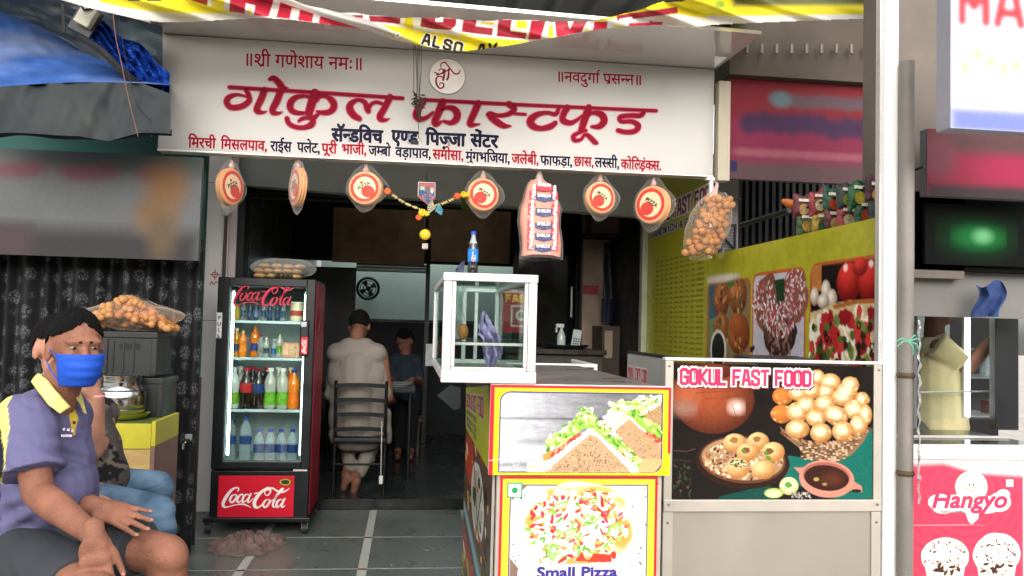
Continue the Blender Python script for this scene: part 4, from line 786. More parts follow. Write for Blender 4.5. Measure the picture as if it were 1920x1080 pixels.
for rx_, rz_, cc, dd in ((.036, .021, 'b39a2a', .0008), (.026, .0135, '27351f', .0014)):
    e_ = MB(); e_.add([ffk(eo[0]+rx_*math.cos(k*PI/16), eo[1]+rz_*math.sin(k*PI/16), dd) for k in range(32)], [tuple(range(32))]); e_.build('oval_sticker', mat('sticker_'+cc, cc, .4), kp)
e_ = MB(); e_.add([ffk(eo[0]+.032*math.cos(k*PI/16)*1.3, eo[1]+.0175*math.sin(k*PI/16)*1.3, .0004) for k in range(32)], [tuple(range(32))]); e_.build('oval_border', mat('sticker_dark', '22301c', .4), kp)
box('hinge_plate', alu, (FX1-.1, FX1-.012, FY-.004, FY+.03, dz0-.01, dz0-.001), fg, .001); box('base_tray', fr_blk, (FX0-.03, FX1+.02, FY-.03, FY+.58, .075, .105), fg, .006)
for cx_ in (FX0+.0, FX1-.015):
    for cy in (FY+.0, FY+.5):
        w = MB().cyl((cx_-.014, cy, .033), (cx_+.014, cy, .033), .032, n=20).build('castor', mat('castor_wheel', '2a2c2d', .5), fg, True)
        MB().cyl((cx_-.0165, cy, .033), (cx_+.0165, cy, .033), .014, n=14).box(cx_-.02, cx_-.0168, cy-.02, cy+.02, .03, .074).box(cx_+.0168, cx_+.02, cy-.02, cy+.02, .03, .074).build('castor_fork', mat('castor_steel', '6f7375', .35, .7), w)
# script on the glass (red) and on the red side
gt = MB(); ffg = plane_frame((0, FY+.011, 0), (1, 0, 0), (0, 0, 1), (0, -1, 0)); gq = lambda x, y: fp(437+(x-70)/505*117, 536+(y-697)/150*37); ks2 = 5.49/F*117/505
put_brush(gt, [[(*gq(x, y), w_*ks2) for x, y, w_ in P] for P in COKE], lambda x, y: (x, y), ffg, 0, .0006, .00003); gt.build('glass_script', mat('red_transfer', 'b01238', .4), door)
sdm = MB(); ffs = lambda u, v, w=0: Vector((FX1+.0045+w, FY+.10+v, u)); sc2 = .6/505
put_brush(sdm, [[(x*sc2, y*sc2, w_*sc2) for x, y, w_ in P] for P in COKE], lambda x, y: (FZ1-.1-(x-70*sc2)*.55, (y-697*sc2)*1.6+.1), ffs, 0, .0006, .00003); sdm.build('side_script', mat('pinkish_transfer', 'a86a70', .5), fg)
# shelves
shz = [fp(495, y, FY+.08)[1] for y in (603, 672, 769)]
shelf_m = mat('shelf_wire', 'b9cdd0', .35, .4)
for k, z in enumerate(shz):
    sh = box('shelf', shelf_m, (FX0+.045, FX1-.045, FY+.062, FY+.072, z-.012, z+.006), fg, .002)
    w = MB()
    for q in range(22): xx = FX0+.05+q*(FX1-FX0-.1)/21; w.box(xx-.0015, xx+.0015, FY+.073, FY+.53, z-.004, z-.001)
    w.build('shelf_wires', shelf_m, sh)
shz = [z for z in shz]; shz.append(dz0+.03)
# ---- bottles
BP = {'soda': [(.030, 0), (.034, .012), (.033, .05), (.029, .085), (.033, .12), (.034, .15), (.026, .178), (.014, .2), (.0125, .215)],
      'water': [(.036, 0), (.038, .01), (.036, .06), (.038, .065), (.036, .1), (.038, .16), (.037, .2), (.03, .235), (.014, .262), (.0125, .275)],
      'wsmall': [(.029, 0), (.031, .008), (.029, .05), (.031, .06), (.031, .12), (.024, .15), (.013, .168), (.012, .18)],
      'jar': [(.03, 0), (.033, .008), (.033, .095), (.029, .105), (.028, .11)]}
liq = {k: mat('drink_'+k, c, .12, 0, .05, 5, spec=.8) for k, c in dict(cola='160c0b', orange='e07b12', mango='cf8a18', clear='bfcfcb', milky='a7aa9e', blue='2a3f5a', water='9fb9c4', cream='d8c9a4', green='5c8c2a').items()}
clr = film('clear_bottle', (.86, .95, .98), .78, .08)
def bottle(x, y, z, kind, h, body, cap_c, lab_c=None, label='', lab=(.3, .55), fill=1, group='drinks inside the fridge', wide=1, tilt=0, cat='bottle'):
    P = BP[kind]; H = P[-1][1]; s = h/H*.92; sw = s*wide*1.06; o = thing('drink_bottle' if kind != 'jar' else 'food_jar', label, cat, (x, y, z), group)
    pf = [(r*sw, zz*s) for r, zz in P]; MB().lathe(pf, (x, y, z), 18).build('bottle_body', body, o, True)
    MB().cyl((x, y, z+H*s), (x, y, z+H*s+h*.08), pf[-1][0]*1.18, n=14).build('cap', mat('cap_'+cap_c, cap_c, .4), o, True)
    if lab_c:
        z0_, z1_ = lab[0]*H*s, lab[1]*H*s; n = 8; rs_ = lambda q: np.interp(q, [a[1] for a in pf], [a[0] for a in pf])+.0008
        MB().lathe([(rs_(z0_+(z1_-z0_)*k/n), z0_+(z1_-z0_)*k/n) for k in range(n+1)], (x, y, z), 20, close=False).build('label', mat('label_'+lab_c, lab_c, .4, 0, .35, 45), o, True)
    return o
yf = FY+.13; bx = lambda px: at(px, 700, yf).x
def hz(px, y0_, y1_): return at(px, y0_, yf).z-at(px, y1_, yf).z
z3 = shz[2]+.007
H3 = hz(480, 690, 766)
bottle(bx(439), yf, z3, 'soda', H3, liq['clear'], 'dfe6e2', '6da52b', 'clear lime soda bottle with green label at the left end of the third shelf', (.12, .42), wide=1.0)
bottle(bx(463), yf, z3, 'soda', H3, liq['cola'], 'c5182d', 'b3202c', 'dark cola bottle with red cap and red label on the third shelf', (.42, .68))
bottle(bx(486), yf, z3, 'soda', H3*.97, liq['cola'], '8c1c3a', '1f3c78', 'dark cola bottle with blue label and red cap on the third shelf', (.42, .68))
bottle(bx(508), yf, z3, 'soda', H3, liq['milky'], 'e6e6e2', '5fa028', 'lime soda bottle with white cap beside the blue labelled cola', (.1, .45))
bottle(bx(531), yf, z3, 'soda', H3, liq['milky'], 'e9e9e6', '66a82c', 'lime soda bottle with white cap beside the orange bottle', (.1, .45))
bottle(bx(552), yf, z3, 'soda', H3*.97, liq['orange'], '1c3aa0', 'e06a10', 'orange soda bottle with blue cap at the right end of the third shelf', (.12, .45))
for px, lb_ in ((444, 'lime'), (468, 'cola'), (496, 'cola'), (518, 'lime'), (541, 'orange')):
    bottle(bx(px), yf+.11, z3, 'soda', H3, liq['cola'] if lb_ == 'cola' else liq['milky'] if lb_ == 'lime' else liq['orange'], 'c5182d' if lb_ == 'cola' else 'e6e6e2', 'b3202c' if lb_ == 'cola' else '5fa028', {444: 'lime soda bottle in the second row at the left end of the third shelf', 468: 'cola bottle half hidden behind the red labelled one on the third shelf', 496: 'cola bottle half hidden behind the blue labelled one on the third shelf', 518: 'lime soda bottle in the second row near the middle of the third shelf', 541: 'orange soda bottle in the second row of the third shelf'}[px], (.2, .5))
z4 = shz[3]+.002; H4 = hz(480, 777, 860); H4s = hz(480, 800, 860)
bottle(bx(436), yf, z4, 'water', H4, clr, '2b4f9a', '24467f', 'large clear water bottle at the left end of the bottom shelf', (.42, .62))
bottle(bx(465), yf, z4, 'water', H4, clr, '2b4f9a', '24467f', 'large clear water bottle second from the left on the bottom shelf', (.42, .62))
for k, px in enumerate((491, 512, 532, 553)):
    bottle(bx(px), yf, z4, 'wsmall', H4s, clr, '2748a6', '203c72', ['small water bottle right beside the two large ones on the bottom shelf', 'small water bottle second of the four on the bottom shelf', 'small water bottle third of the four on the bottom shelf', 'small water bottle at the right end of the bottom shelf'][k], (.3, .58))
z2 = shz[1]+.007; H2 = hz(480, 616, 668)
bottle(bx(441), yf, z2, 'soda', H2*1.02, liq['mango'], 'e3e3da', '26427c', 'mango juice bottle with white cap at the left end of the second shelf', (.2, .48))
bottle(bx(455), yf-.03, z2, 'soda', H2*.95, liq['orange'], '8fb05a', 'e8861c', 'orange drink bottle in front at the left of the second shelf', (.2, .48))
bottle(bx(473), yf+.05, z2, 'soda', H2*1.1, liq['orange'], 'd47a2a', '2b3f86', 'orange drink bottle behind the others on the second shelf', (.2, .48))
for k, (px, c_, hh) in enumerate(((487, '6d7a6a', .8), (497, '33465a', .7), (511, '2b5ba0', .65), (521, '5fa028', .85))):
    bottle(bx(px), yf+.01*k, z2, 'soda', H2*hh, liq['milky'] if k % 2 else clr, ['b31f33', 'd8dcd8', 'd0d0ce', '7db33e'][k], c_, ['clear soda bottle with red cap in the middle of the second shelf', 'grey labelled soda bottle in the middle of the second shelf', 'blue labelled soda bottle in the middle of the second shelf', 'green labelled soda bottle right of the middle of the second shelf'][k], (.2, .5))
for k, px in enumerate((535, 547, 557)):
    o = bottle(bx(px), yf, z2, 'jar', hz(480, 640, 668), mat('milk_drink', 'd9a985', .4, 0, .2, 30), 'cfa27c', 'd7b08f', ['small peach coloured cup left of three on the second shelf', 'small peach coloured cup in the middle of three on the second shelf', 'small peach coloured cup at the right end of the second shelf'][k], (.2, .8), cat='cup')
z1s = shz[0]+.007; H1 = hz(480, 572, 600)
bottle(bx(437), yf, z1s, 'jar', H1*1.05, mat('mustard_jar', 'b7ab4c', .4), '6d7f7a', 'c9b43a', 'yellow jar at the left end of the top shelf of the fridge', (.2, .8), cat='jar', wide=.9)
for k, px in enumerate((452, 464, 476, 489, 502, 515, 527)):
    bottle(bx(px), yf+.02*(k % 2), z1s, 'soda', H1*1.2, liq['blue'] if k % 3 else clr, '27467a' if k % 2 else '8aa0a6', '35577a' if k != 2 else '6a82b0', 'bluish bottle number %s from the left among the row on the top shelf'.replace('number %s', ['first', 'second', 'third', 'fourth', 'fifth', 'sixth', 'seventh'][k]), (.2, .6), wide=.85)
bottle(bx(552), yf, z1s, 'jar', H1*1.3, mat('cream_tub', 'd9cfae', .4), 'e8e2cc', 'a8493a', 'cream tub with a red stripe at the right end of the top shelf', (.3, .6), cat='tub', wide=1.1)
# ================================================================== CLOTH HEAP ON FRIDGE AND FLOOR
X0, X1, Z0, Z1 = rect(470, 488, 580, 520, 5.6); sk_ = thing('bread_bag', 'clear bag of stacked pale rusks lying on top of the fridge', 'bag', (X0, 5.7, FZ1+.002))
bread = mat('pale_bread', 'b0905f', .7, 0, .15, 20, .2); zt_ = FZ1+.004
for k in range(3):
    n_ = [4, 5, 4][k]; 
    for q in range(n_):
        xa = X0+.015+.03*(k == 2)+(X1-X0-.07)*(q)/n_; l = (X1-X0-.07-.03*(k == 2))/n_
        MB().ell((xa+l/2, 5.66, zt_+.018+k*.033), (l*.56, .07, .019), n=14, m=8).build('rusk', bread, sk_, True)
for q in range(7): MB().ell((X0+.17+q*.016, 5.585, zt_+.02+.006*math.sin(q*2)), (.006, .012, .02), (0, .5*math.sin(q), 0), 8, 6).build('dark_print', mat('dark_bag_print', '3a372f', .6), sk_, True)
def bagf(u, v):
    a = 2*PI*u; t_ = PI*v/1; r = math.sin(t_)**.6; n_ = 1+.05*nz(math.cos(a)*3, math.sin(a)*3, v*5)+.03*math.sin(9*a+v*7)
    return ((X0+X1)/2+.015+(X1-X0)*.56*r*math.cos(a)*n_, 5.66+.11*r*math.sin(a)*n_, zt_+.062-.06*math.cos(t_)*n_+.012)
MB().grid(bagf, 36, 14).build('plastic_bag', film('milky_bag', (.93, .92, .9), .9, .15, .5), sk_, True)
def heap(name, label, cat, px, py, rx_, ry_, h, m, seed=0):
    c = onZ(px, py, .004)
    def f(u, v):
        a = 2*PI*u; r = (1-v)
        rr_ = r*(1+.25*nz(math.cos(a)*2+seed, math.sin(a)*2, 1)+.08*math.sin(a*11+seed)); z = h*(1-r**1.6)*(.45+.9*abs(nz(math.cos(a)*r*4+seed, math.sin(a)*r*4, 2))*2)+.022*abs(math.sin(a*7+r*13+3*nz(math.cos(a)*3, math.sin(a)*3, r*4)))*(1-abs(2*r-1))+.006*nz(math.cos(a)*r*16, math.sin(a)*r*16, 5)
        if v < .02: z = 0
        return (c.x+rx_*rr_*math.cos(a), c.y+ry_*rr_*math.sin(a), .002+max(z, 0))
    return tag(MB().grid(f, 110, 22).build(name, m, None, True), label, cat)
heap('floor_rag', 'crumpled dirty pinkish floor rag lying in front of the fridge', 'rag', 463, 1021, .22, .25, .05, mat('dirty_pink_cloth', '6e5a54', .9, 0, .45, 12, .6, 40))
# ================================================================== HANGING PACKS UNDER THE SIGN
HY = 5.06; base_m = mat('pizza_base_bread', 'cf9a63', .65, 0, .12, 14, .15); bagm = film('clear_bag_film', (1, .96, .94), .955, .12, .6); bagp = film('pinkish_bag_film', (.93, .72, .68), .55, .18, .6)
def pizza_pack(px, py, rpx, hz_, ang, label, tilt=0, zr=0):
    c = at(px, py, HY); r = rpx*HY/F; o = thing('pizza_base_pack', label, 'bread pack', tuple(c), 'pizza base packs hanging under the sign')
    M_ = Matrix.Translation(c) @ Matrix.Rotation(ang, 4, 'Z') @ Matrix.Rotation(tilt, 4, 'Y'); fx = lambda x, y, z: M_ @ Vector((x, y, z))
    for k in range(3):
        b = MB(); b.lathe([(r*.02, -.006), (r*.9, -.006), (r*.98, -.002), (r, .003), (r*.97, .007), (r*.02, .007)], (0, 0, 0), 36, (0, 1, 0)); 
        b.v = [tuple(fx(v[0]+.002*k, v[1]-.014+.0145*k, v[2]-.002*k)) for v in b.v]; b.build('pizza_base', base_m, o, True)
    f3 = lambda u, v, w=0: fx(u, -.0215-w, v)
    pr = MB(); pr2 = MB(); pr3 = MB(); n = 36
    def ringp(mb, r0, r1, w):
        for k in range(n):
            a0, a1 = 2*PI*k/n, 2*PI*(k+1)/n; mb.add([f3(r0*math.cos(a0), r0*math.sin(a0), w), f3(r1*math.cos(a0), r1*math.sin(a0), w), f3(r1*math.cos(a1), r1*math.sin(a1), w), f3(r0*math.cos(a1), r0*math.sin(a1), w)], [(0, 1, 2, 3)])
    ringp(pr, .01*r, .88*r, 0); pr.build('round_card', mat('cream_card', 'e2cfa6', .5), o)
    ringp(pr2, .66*r, .86*r, .0006); cx2, cz2 = .2*r*(1 if hz_ > 0 else -1), -.22*r
    pr2.add([f3(cx2+.40*r*math.cos(k*PI/10), cz2+.36*r*math.sin(k*PI/10), .0006) for k in range(20)], [tuple(range(20))]); pr2.add([f3(-.2*r+.1*r*math.cos(k*PI/5), .3*r+.08*r*math.sin(k*PI/5), .0006) for k in range(10)], [tuple(range(10))])
    pr2.build('red_print', mat('orange_red_print', 'c4301c', .6, spec=.2), o)
    fz = lambda u, v, w=0: f3(u*math.cos(.5*hz_)-v*math.sin(.5*hz_), u*math.sin(.5*hz_)+v*math.cos(.5*hz_), w)
    put_text(pr3, 'PIZZA', fz, r*.3, r*.012, x0=0, y0=.02*r, center=True, w0=.0012); pr3.build('card_lettering', mat('dark_green_print', '22301c', .5), o)
    def bf(u, v):
        a = 2*PI*u; rad = r*(1.13+.30*abs(math.cos(a))**6*(.6+.4*math.cos(a))+.36*max(0, math.sin(a))**8+.34*max(0, -math.sin(a))**10)*(1+.05*nz(math.cos(a)*3, math.sin(a)*3, px))
        q = math.sin(PI*v/1); s_ = 1 if v > .5 else -1; k = min(1, (1-abs(2*v-1))*1.0+.0)
        rr_ = rad*(abs(2*v-1) if False else k**.5); yv = (.03*(1-k**1.2)+.003)*(1 if v > .5 else -1)
        yv = (.031 if v > .5 else -.031)*(1-k**3)+.003*nz(u*20, v*20, px)
        return fx(rr_*math.cos(a), yv, rr_*math.sin(a))
    MB().grid(bf, 60, 16).build('plastic_wrap', bagm, o, True)
    top = fx(0, 0, r*1.42); MB().cap(fx(0, 0, r*1.1), top, .02, .006, 8).build('twisted_top', bagp, o, True); MB().tube([tuple(top), (top.x, HY, 2.34)], .0012, 4).build('string', wire_m, o)
    return o
for a_ in ((431, 350, 34, 1, 1.12, 'edge on pizza base pack hanging in front of the white pillar', .06), (558, 350, 36, 1, -1.15, 'edge on pizza base pack hanging second from the left above the fridge', -.1), (685, 353, 31, 1, -.15, 'pizza base pack with red round card hanging left of the garland'), (905, 365, 31, -1, .2, 'pizza base pack with red round card hanging right of the garland'),
           (1125, 371, 31, -1, .25, 'pizza base pack hanging right of the striped bun bag'), (1223, 384, 37, -1, -.85, 'turned orange pizza base pack hanging nearest the yellow menu wall', .05)): pizza_pack(*a_)
# bun bag
X0, X1, Z0, Z1 = rect(979, 338, 1052, 480, HY); bb = thing('bun_bag', 'long clear bag of pink buns with red and blue printing hanging under the sign', 'bread bag', ((X0+X1)/2, HY, Z1))
def bun(u, v):
    a = 2*PI*u; w_ = .42+.58*sm(np.array((1-v)*2.2)) if False else (.30+.70*min(1, ((1-v)*2.6))**.6); return ((X0+X1)/2+(X1-X0)/2*w_*math.copysign(abs(math.cos(a))**.6, math.cos(a))-.02*v+.006*math.sin(v*11), HY+.05*w_*math.copysign(abs(math.sin(a))**.7, math.sin(a)), Z0+(Z1-Z0)*v+.006*math.sin(a*3))
MB().grid(bun, 40, 24).build('bun_stack', mat('pinkish_bun', 'c98d7c', .5, 0, .25, 14, .3), bb, True)
MB().grid(lambda u, v: tuple(Vector(bun(u, v))*1+Vector(((bun(u, v)[0]-(X0+X1)/2)*.10+.004*nz(u*12, v*12), (bun(u, v)[1]-HY)*.25, (-.02 if v < .05 else 0)))), 40, 30).build('plastic_bag', bagm, bb, True)
fB = lambda u, v, w=0: Vector(((X0+X1)/2+u, HY-.0525-.0-w, v)); bl_ = mat('blue_bag_print', '25306a', .5); rd_ = mat('red_bag_print', 'b5303f', .5)
k = 0
for ro, (zz, hh) in enumerate(((.86, .1), (.72, .12), (.52, .16), (.35, .12), (.2, .15), (.06, .12))):
    for cI in (-.3, .02, .32):
        wv = .30+.70*min(1, ((1-zz)*2.6))**.6
        if abs(cI) > .1 and zz > .8: continue
        m_ = bl_ if (k+ro) % 2 else rd_; k += 1; x_ = cI*(X1-X0)*wv*.96; hw = .055*(1 if cI else 1)*.8; z_ = Z0+(Z1-Z0)*zz
        q_ = MB(); 
        if abs(cI) > .1: q_.add([fB(x_-hw*.55, z_, -.004), fB(x_+hw*.55, z_, -.004), fB(x_+hw*.55, z_+hh*(Z1-Z0), -.004), fB(x_-hw*.55, z_+hh*(Z1-Z0), -.004)], [(0, 1, 2, 3)])
        else: q_.add([fB(x_-hw*1.2, z_), fB(x_, z_-.012), fB(x_+hw*1.2, z_), fB(x_+hw*1.2, z_+hh*.6*(Z1-Z0)), fB(x_-hw*1.2, z_+hh*.6*(Z1-Z0))], [(0, 1, 2, 3, 4)])
        q_.build('print_block', m_, bb); tx_ = MB()
        if abs(cI) > .1: put_text(tx_, 'Pitbon', (lambda x0_: (lambda u, v, w=0: fB(x0_-v, u, w-.003)))(x_+.012), .034, .0012, x0=z_+.008, y0=0)
        else: put_text(tx_, 'SHELDI', lambda u, v, w=0: fB(u, v, w+.001), .026, .001, x0=x_, y0=z_+.02, center=True)
        tx_.build('print_lettering', halo, bb)
MB().cap(((X0+X1)/2-.02, HY, Z1-.02), ((X0+X1)/2-.02, HY, Z1+.05), .035, .012, 10).build('knotted_top', bagp, bb, True)
# puri sack (hanging) and puri sack (on crates)
puri_m = mat('fried_puri', 'a37446', .5, 0, .35, 26, .3)
def puri_sack(name, label, cen, half, rows, r, rotz, group_part=True, seed=1, film_m=None, shape=None):
    random.seed(seed); o = thing(name, label, 'sack', tuple(cen)); base = MB().ell((0, 0, 0), (r, r*.95, r*.92), n=10, m=7).mesh('puri', puri_m); base.polygons.foreach_set('use_smooth', [True]*len(base.polygons))
    for p_ in rows:
        q = link('puri', base, o); q.location = Vector(p_)-Vector(cen); q.scale = [random.uniform(.88, 1.12) for _ in range(3)]; q.rotation_euler = (random.random()*3, random.random()*3, 0)
    return o
c = at(1325, 425, 4.7); rows = []; random.seed(5)
ax = Vector((.10, 0, -.42)); 
for k in range(11):
    t_ = k/10; w_ = .085-.01*abs(t_-.5)
    for q in range(5):
        x_ = (q-2)*.040+random.uniform(-.008, .008)+(.02 if k % 2 else 0); 
        rows.append((c.x+.055-.11*t_+x_*(.8+.2*t_), 4.7+random.uniform(-.05, .0)-(.03*(1-(q-2)**2/6)), c.z+.155-.31*t_+.05*x_+random.uniform(-.006, .006)))
ps = puri_sack('hanging_puri_sack', 'clear sack of round golden puris hanging in front of the yellow menu wall', c, None, rows, .024, 0)
def sackf(cx_, cy, cz, hx, hy, hz2, lean, sd=0):
    def f(u, v):
        a = 2*PI*u; s_ = math.sin(PI*min(max(v, .02), .98))**.35; n_ = 1+.06*nz(math.cos(a)*2, math.sin(a)*2, v*6+sd)+.03*math.sin(a*7+v*9)
        return (cx_+lean*(v-.5)*2+hx*s_*math.copysign(abs(math.cos(a))**.8, math.cos(a))*n_, cy+hy*s_*math.sin(a)*n_, cz-hz2+2*hz2*v)
    return f
MB().grid(sackf(c.x, 4.675, c.z, .13, .085, .2, .055), 40, 20).build('sack_film', film('orange_sack_film', (1, .9, .78), .93, .15, .5), ps, True)
for (px, py, sx_) in ((1300, 368, -1), (1383, 385, 1)): pass
MB().cap(at(1335, 375, 4.7), at(1345, 345, 4.72), .03, .008, 8).build('tied_top', bagp, ps, True)
rp = thing('shutter_channel', 'short white square tube below the right corner of the sign behind the puri sack', 'post', tuple(at(1335, 400, 4.95)))
q = at(1330, 338, 4.95); q2 = at(1337, 485, 4.95); MB().box(q.x, q.x+.022, 4.94, 4.965, q2.z, q.z+.02).build('tube', white_paint, rp, bevel=.002); MB().box(q.x-.02, q.x+.03, 4.935, 4.97, q.z-.0, q.z+.015).build('bracket', white_paint, rp)
# toran garland with hanging ornament
gd_ = thing('garland', 'beaded garland with orange flowers strung between two pizza packs', 'garland', tuple(at(800, 395, 5.0)))
bead = mat('cream_bead', 'b5a06a', .6, 0, .3, 30); ofl = mat('orange_flower', 'c9572a', .7, 0, .2, 20, .3); yfl = mat('yellow_flower', 'c2a526', .7, 0, .2, 20, .3)
def beads(a, b, n, sag):
    for k in range(n):
        t_ = k/(n-1); x_ = a[0]+(b[0]-a[0])*t_; y_ = a[1]+(b[1]-a[1])*t_+sag*math.sin(PI*t_); p = at(x_, y_, 5.0); MB().ell(p, (.012, .008, .0055), (0, .7 if k % 2 else -.7, 0), 8, 5).build('bead', bead if k % 6 else black_pl, gd_, True)
beads((734, 364), (786, 392), 26, 3); beads((812, 386), (852, 372), 18, 2)
for px, py, m_, r_ in ((727, 359, ofl, .022), (722, 350, mat('dark_leaf', '1d2a1c', .8), .012), (857, 368, ofl, .022), (869, 365, yfl, .022), (877, 365, yfl, .016), (792, 399, yfl, .026), (785, 408, ofl, .02), (800, 401, yfl, .018)):
    p = at(px, py, 4.99); f_ = MB()
    for k in range(9): a = k*2.4; f_.ell((p.x+.45*r_*math.cos(a), p.y-.3*r_*random.random(), p.z+.45*r_*math.sin(a)), (r_*.55, r_*.5, r_*.5), (a, a, 0), 8, 5)
    f_.build('flower', m_, gd_, True)
MB().tube([tuple(at(800, 325, 5.0)), tuple(at(800, 345, 5.0))], .002).tube([tuple(at(797, 405, 5.0)), tuple(at(797, 470, 5.0))], .0015).build('string', wire_m, gd_)
X0, X1, Z0, Z1 = rect(785, 343, 815, 368, 5.0); orn = thing('hanging_ornament', 'small framed picture with blue and pink paper fans hanging at the garland centre', 'ornament', ((X0+X1)/2, 5.0, Z1))
cv = Cv(785, 343, 815, 368, 1, '6b2a30'); cv.poly([(787, 345), (813, 345), (813, 349), (787, 349)], '9a2e3a'); cv.poly([(788, 350), (796, 350), (796, 366), (788, 366)], '7fa08c'); cv.ell(803, 358, 6, 7, '4a3c34'); cv.ell(810, 357, 3, 6, 'b99a9a')
cv.sheet('picture', [(X0, 4.994, Z1), (X1, 4.994, Z1), (X1, 4.994, Z0), (X0, 4.994, Z0)], orn); box('frame', mat('ornament_frame', 'a8a0a0', .4), (X0-.005, X1+.005, 4.996, 5.008, Z0-.005, Z1+.005), orn, .002)
for (px, py, cc, r_, a0) in ((788, 375, '3d6f95', .06, .4), (812, 378, '4a7f9a', .05, 2), (800, 383, 'b56a6e', .062, 1.2), (817, 390, 'a8a48e', .05, 2.6), (816, 396, '5f97a8', .045, 0)):
    p = at(px, py, 4.985); f_ = MB()
    for k in range(11): a = a0+k*.17-.6; a = a+0; f_.add([(p.x, p.y, p.z), (p.x+r_*math.cos(a), p.y-.012*(k % 2), p.z+r_*math.sin(a)), (p.x+r_*math.cos(a+.17), p.y-.012*((k+1) % 2), p.z+r_*math.sin(a+.17))], [(0, 1, 2)])
    f_.build('paper_fan', mat('fan_'+cc, cc, .5, 0, .3, 40), orn)
p = at(797, 440, 5.0); MB().ell(p, (.033, .022, .033), n=20, m=12).build('yellow_ball', mat('yellow_ball', 'c7a92c', .5), orn, True); p = at(797, 462, 5.0); MB().box(p.x-.018, p.x+.018, 4.99, 5.01, p.z-.018, p.z+.018).build('small_charm', mat('pale_charm', 'a9948e', .6, 0, .4, 60), orn, bevel=.006)
X0, X1, Z0, Z1 = rect(866, 370, 892, 391, 6.1)
tag(box('green_sticker', mat('olive_sticker', '5d6a2c', .5), (X0, X1, 6.13, 6.149, Z0, Z1)), 'small olive green notice on the grey beam behind the right pizza pack', 'notice')
# ================================================================== CHAIR
def chair():
    Y = 6.28; X0, X1, Z0, Z1 = rect(626, 714, 727, 800, Y); o = thing('slat_back_chair', 'black metal chair with a slatted back on the inner floor with a man on it', 'chair', ((X0+X1)/2, Y+.2, .076)); bk = mat('black_powder_coat', '060707', .5, spec=.25)
    xl, xr = X0+.012, X1-.012; zf = .076; zt2 = Z1
    for x_, dx in ((xl, -.0), (xr, .0)):
        MB().tube([(x_+dx, Y+.02, zf), (x_, Y+.05, .45), (x_+dx*.5, Y-.02, zt2)], .0125, 10).build('rear_leg', bk, o, True); MB().tube([(x_, Y+.40, zf), (x_, Y+.38, .47)], .012, 10).build('front_leg', bk, o, True)
    for k in range(4):
        z_ = zt2-.022-k*.108; MB().grid(lambda u, v: (xl+(xr-xl)*u, Y-.02+.0008*k*10+.025*math.sin(PI*u), z_-.03*v+.006*math.sin(PI*u)), 12, 1).build('slat', bk, o)
        s_ = kids(o)[-1].modifiers.new('s', 'SOLIDIFY'); s_.thickness = .012
    box('seat', mat('black_vinyl_seat', '141616', .5), (xl-.01, xr+.01, Y+.02, Y+.42, .46, .495), o, .01)
    MB().tube([(xl, Y+.03, .3), (xr, Y+.03, .3)], .009).tube([(xl, Y+.03, .25), (xl, Y+.39, .25)], .009).tube([(xr, Y+.03, .25), (xr, Y+.39, .25)], .009).build('stretcher', bk, o, True)
    return xl, xr, Y
CHX0, CHX1, CHY = chair()
p = at(714, 860, 6.2); q = at(714, 905, 6.2)
sw = thing('cable_switch', 'white inline switch dangling on a cord beside the chair leg', 'switch', tuple(q)); MB().tube([tuple(at(716, 790, 6.2)), tuple(at(715, 850, 6.2)), tuple(at(714, 892, 6.2))], .004).build('cord', mat('white_cord', 'a5a5a0', .5), sw, True); MB().box(q.x-.014, q.x+.014, 6.19, 6.21, q.z-.01, q.z+.05).build('switch_body', mat('white_switch', 'c0c0ba', .4), sw, bevel=.004)
# table in front of the sitting man, beyond
X0, X1, Z0, Z1 = rect(665, 690, 800, 712, 7.4); dt = thing('dining_table', 'dark table in front of the man sitting on the slatted chair', 'table', ((X0+X1)/2, 7.4, .076))
box('table_top', mat('dark_table_top', '1c1f21', .3), (-.75, X1-.1, 6.95, 7.8, .78, .81), dt, .003)
for x_, y_ in ((-.72, 7.0), (X1-.14, 7.0), (-.72, 7.75), (X1-.14, 7.75)): MB().cyl((x_, y_, .076), (x_, y_, .78), .015).build('leg', dark_frame, dt, True)
# wall fan in the kitchen
c = at(690, 541, 10.8); fn = thing('wall_fan', 'dark round fan mounted in front of the pale green kitchen wall', 'fan', tuple(c)); fk = mat('fan_black', '101312', .4)
for r_ in (.135, .10, .06):
    t_ = [(c.x+r_*math.cos(k*PI/12), c.y, c.z+r_*math.sin(k*PI/12)) for k in range(25)]; MB().tube(t_, .006 if r_ < .12 else .02, 6).build('guard_ring', fk, fn, True)
for k in range(4):
    a = k*PI/2+.5; MB().grid(lambda u, v: (c.x+(.02+.09*u)*math.cos(a+(v-.5)*.7)*1, c.y+.02*(v-.5), c.z+(.02+.09*u)*math.sin(a+(v-.5)*.7)), 3, 3).build('blade', mat('fan_blade', '2d3230', .4), fn)
MB().cyl((c.x, c.y-.03, c.z), (c.x, c.y+.05, c.z), .03, n=16).build('hub', fk, fn, True); MB().box(c.x-.02, c.x+.02, c.y+.05, 11.5, c.z-.02, c.z+.02).build('bracket', fk, fn)
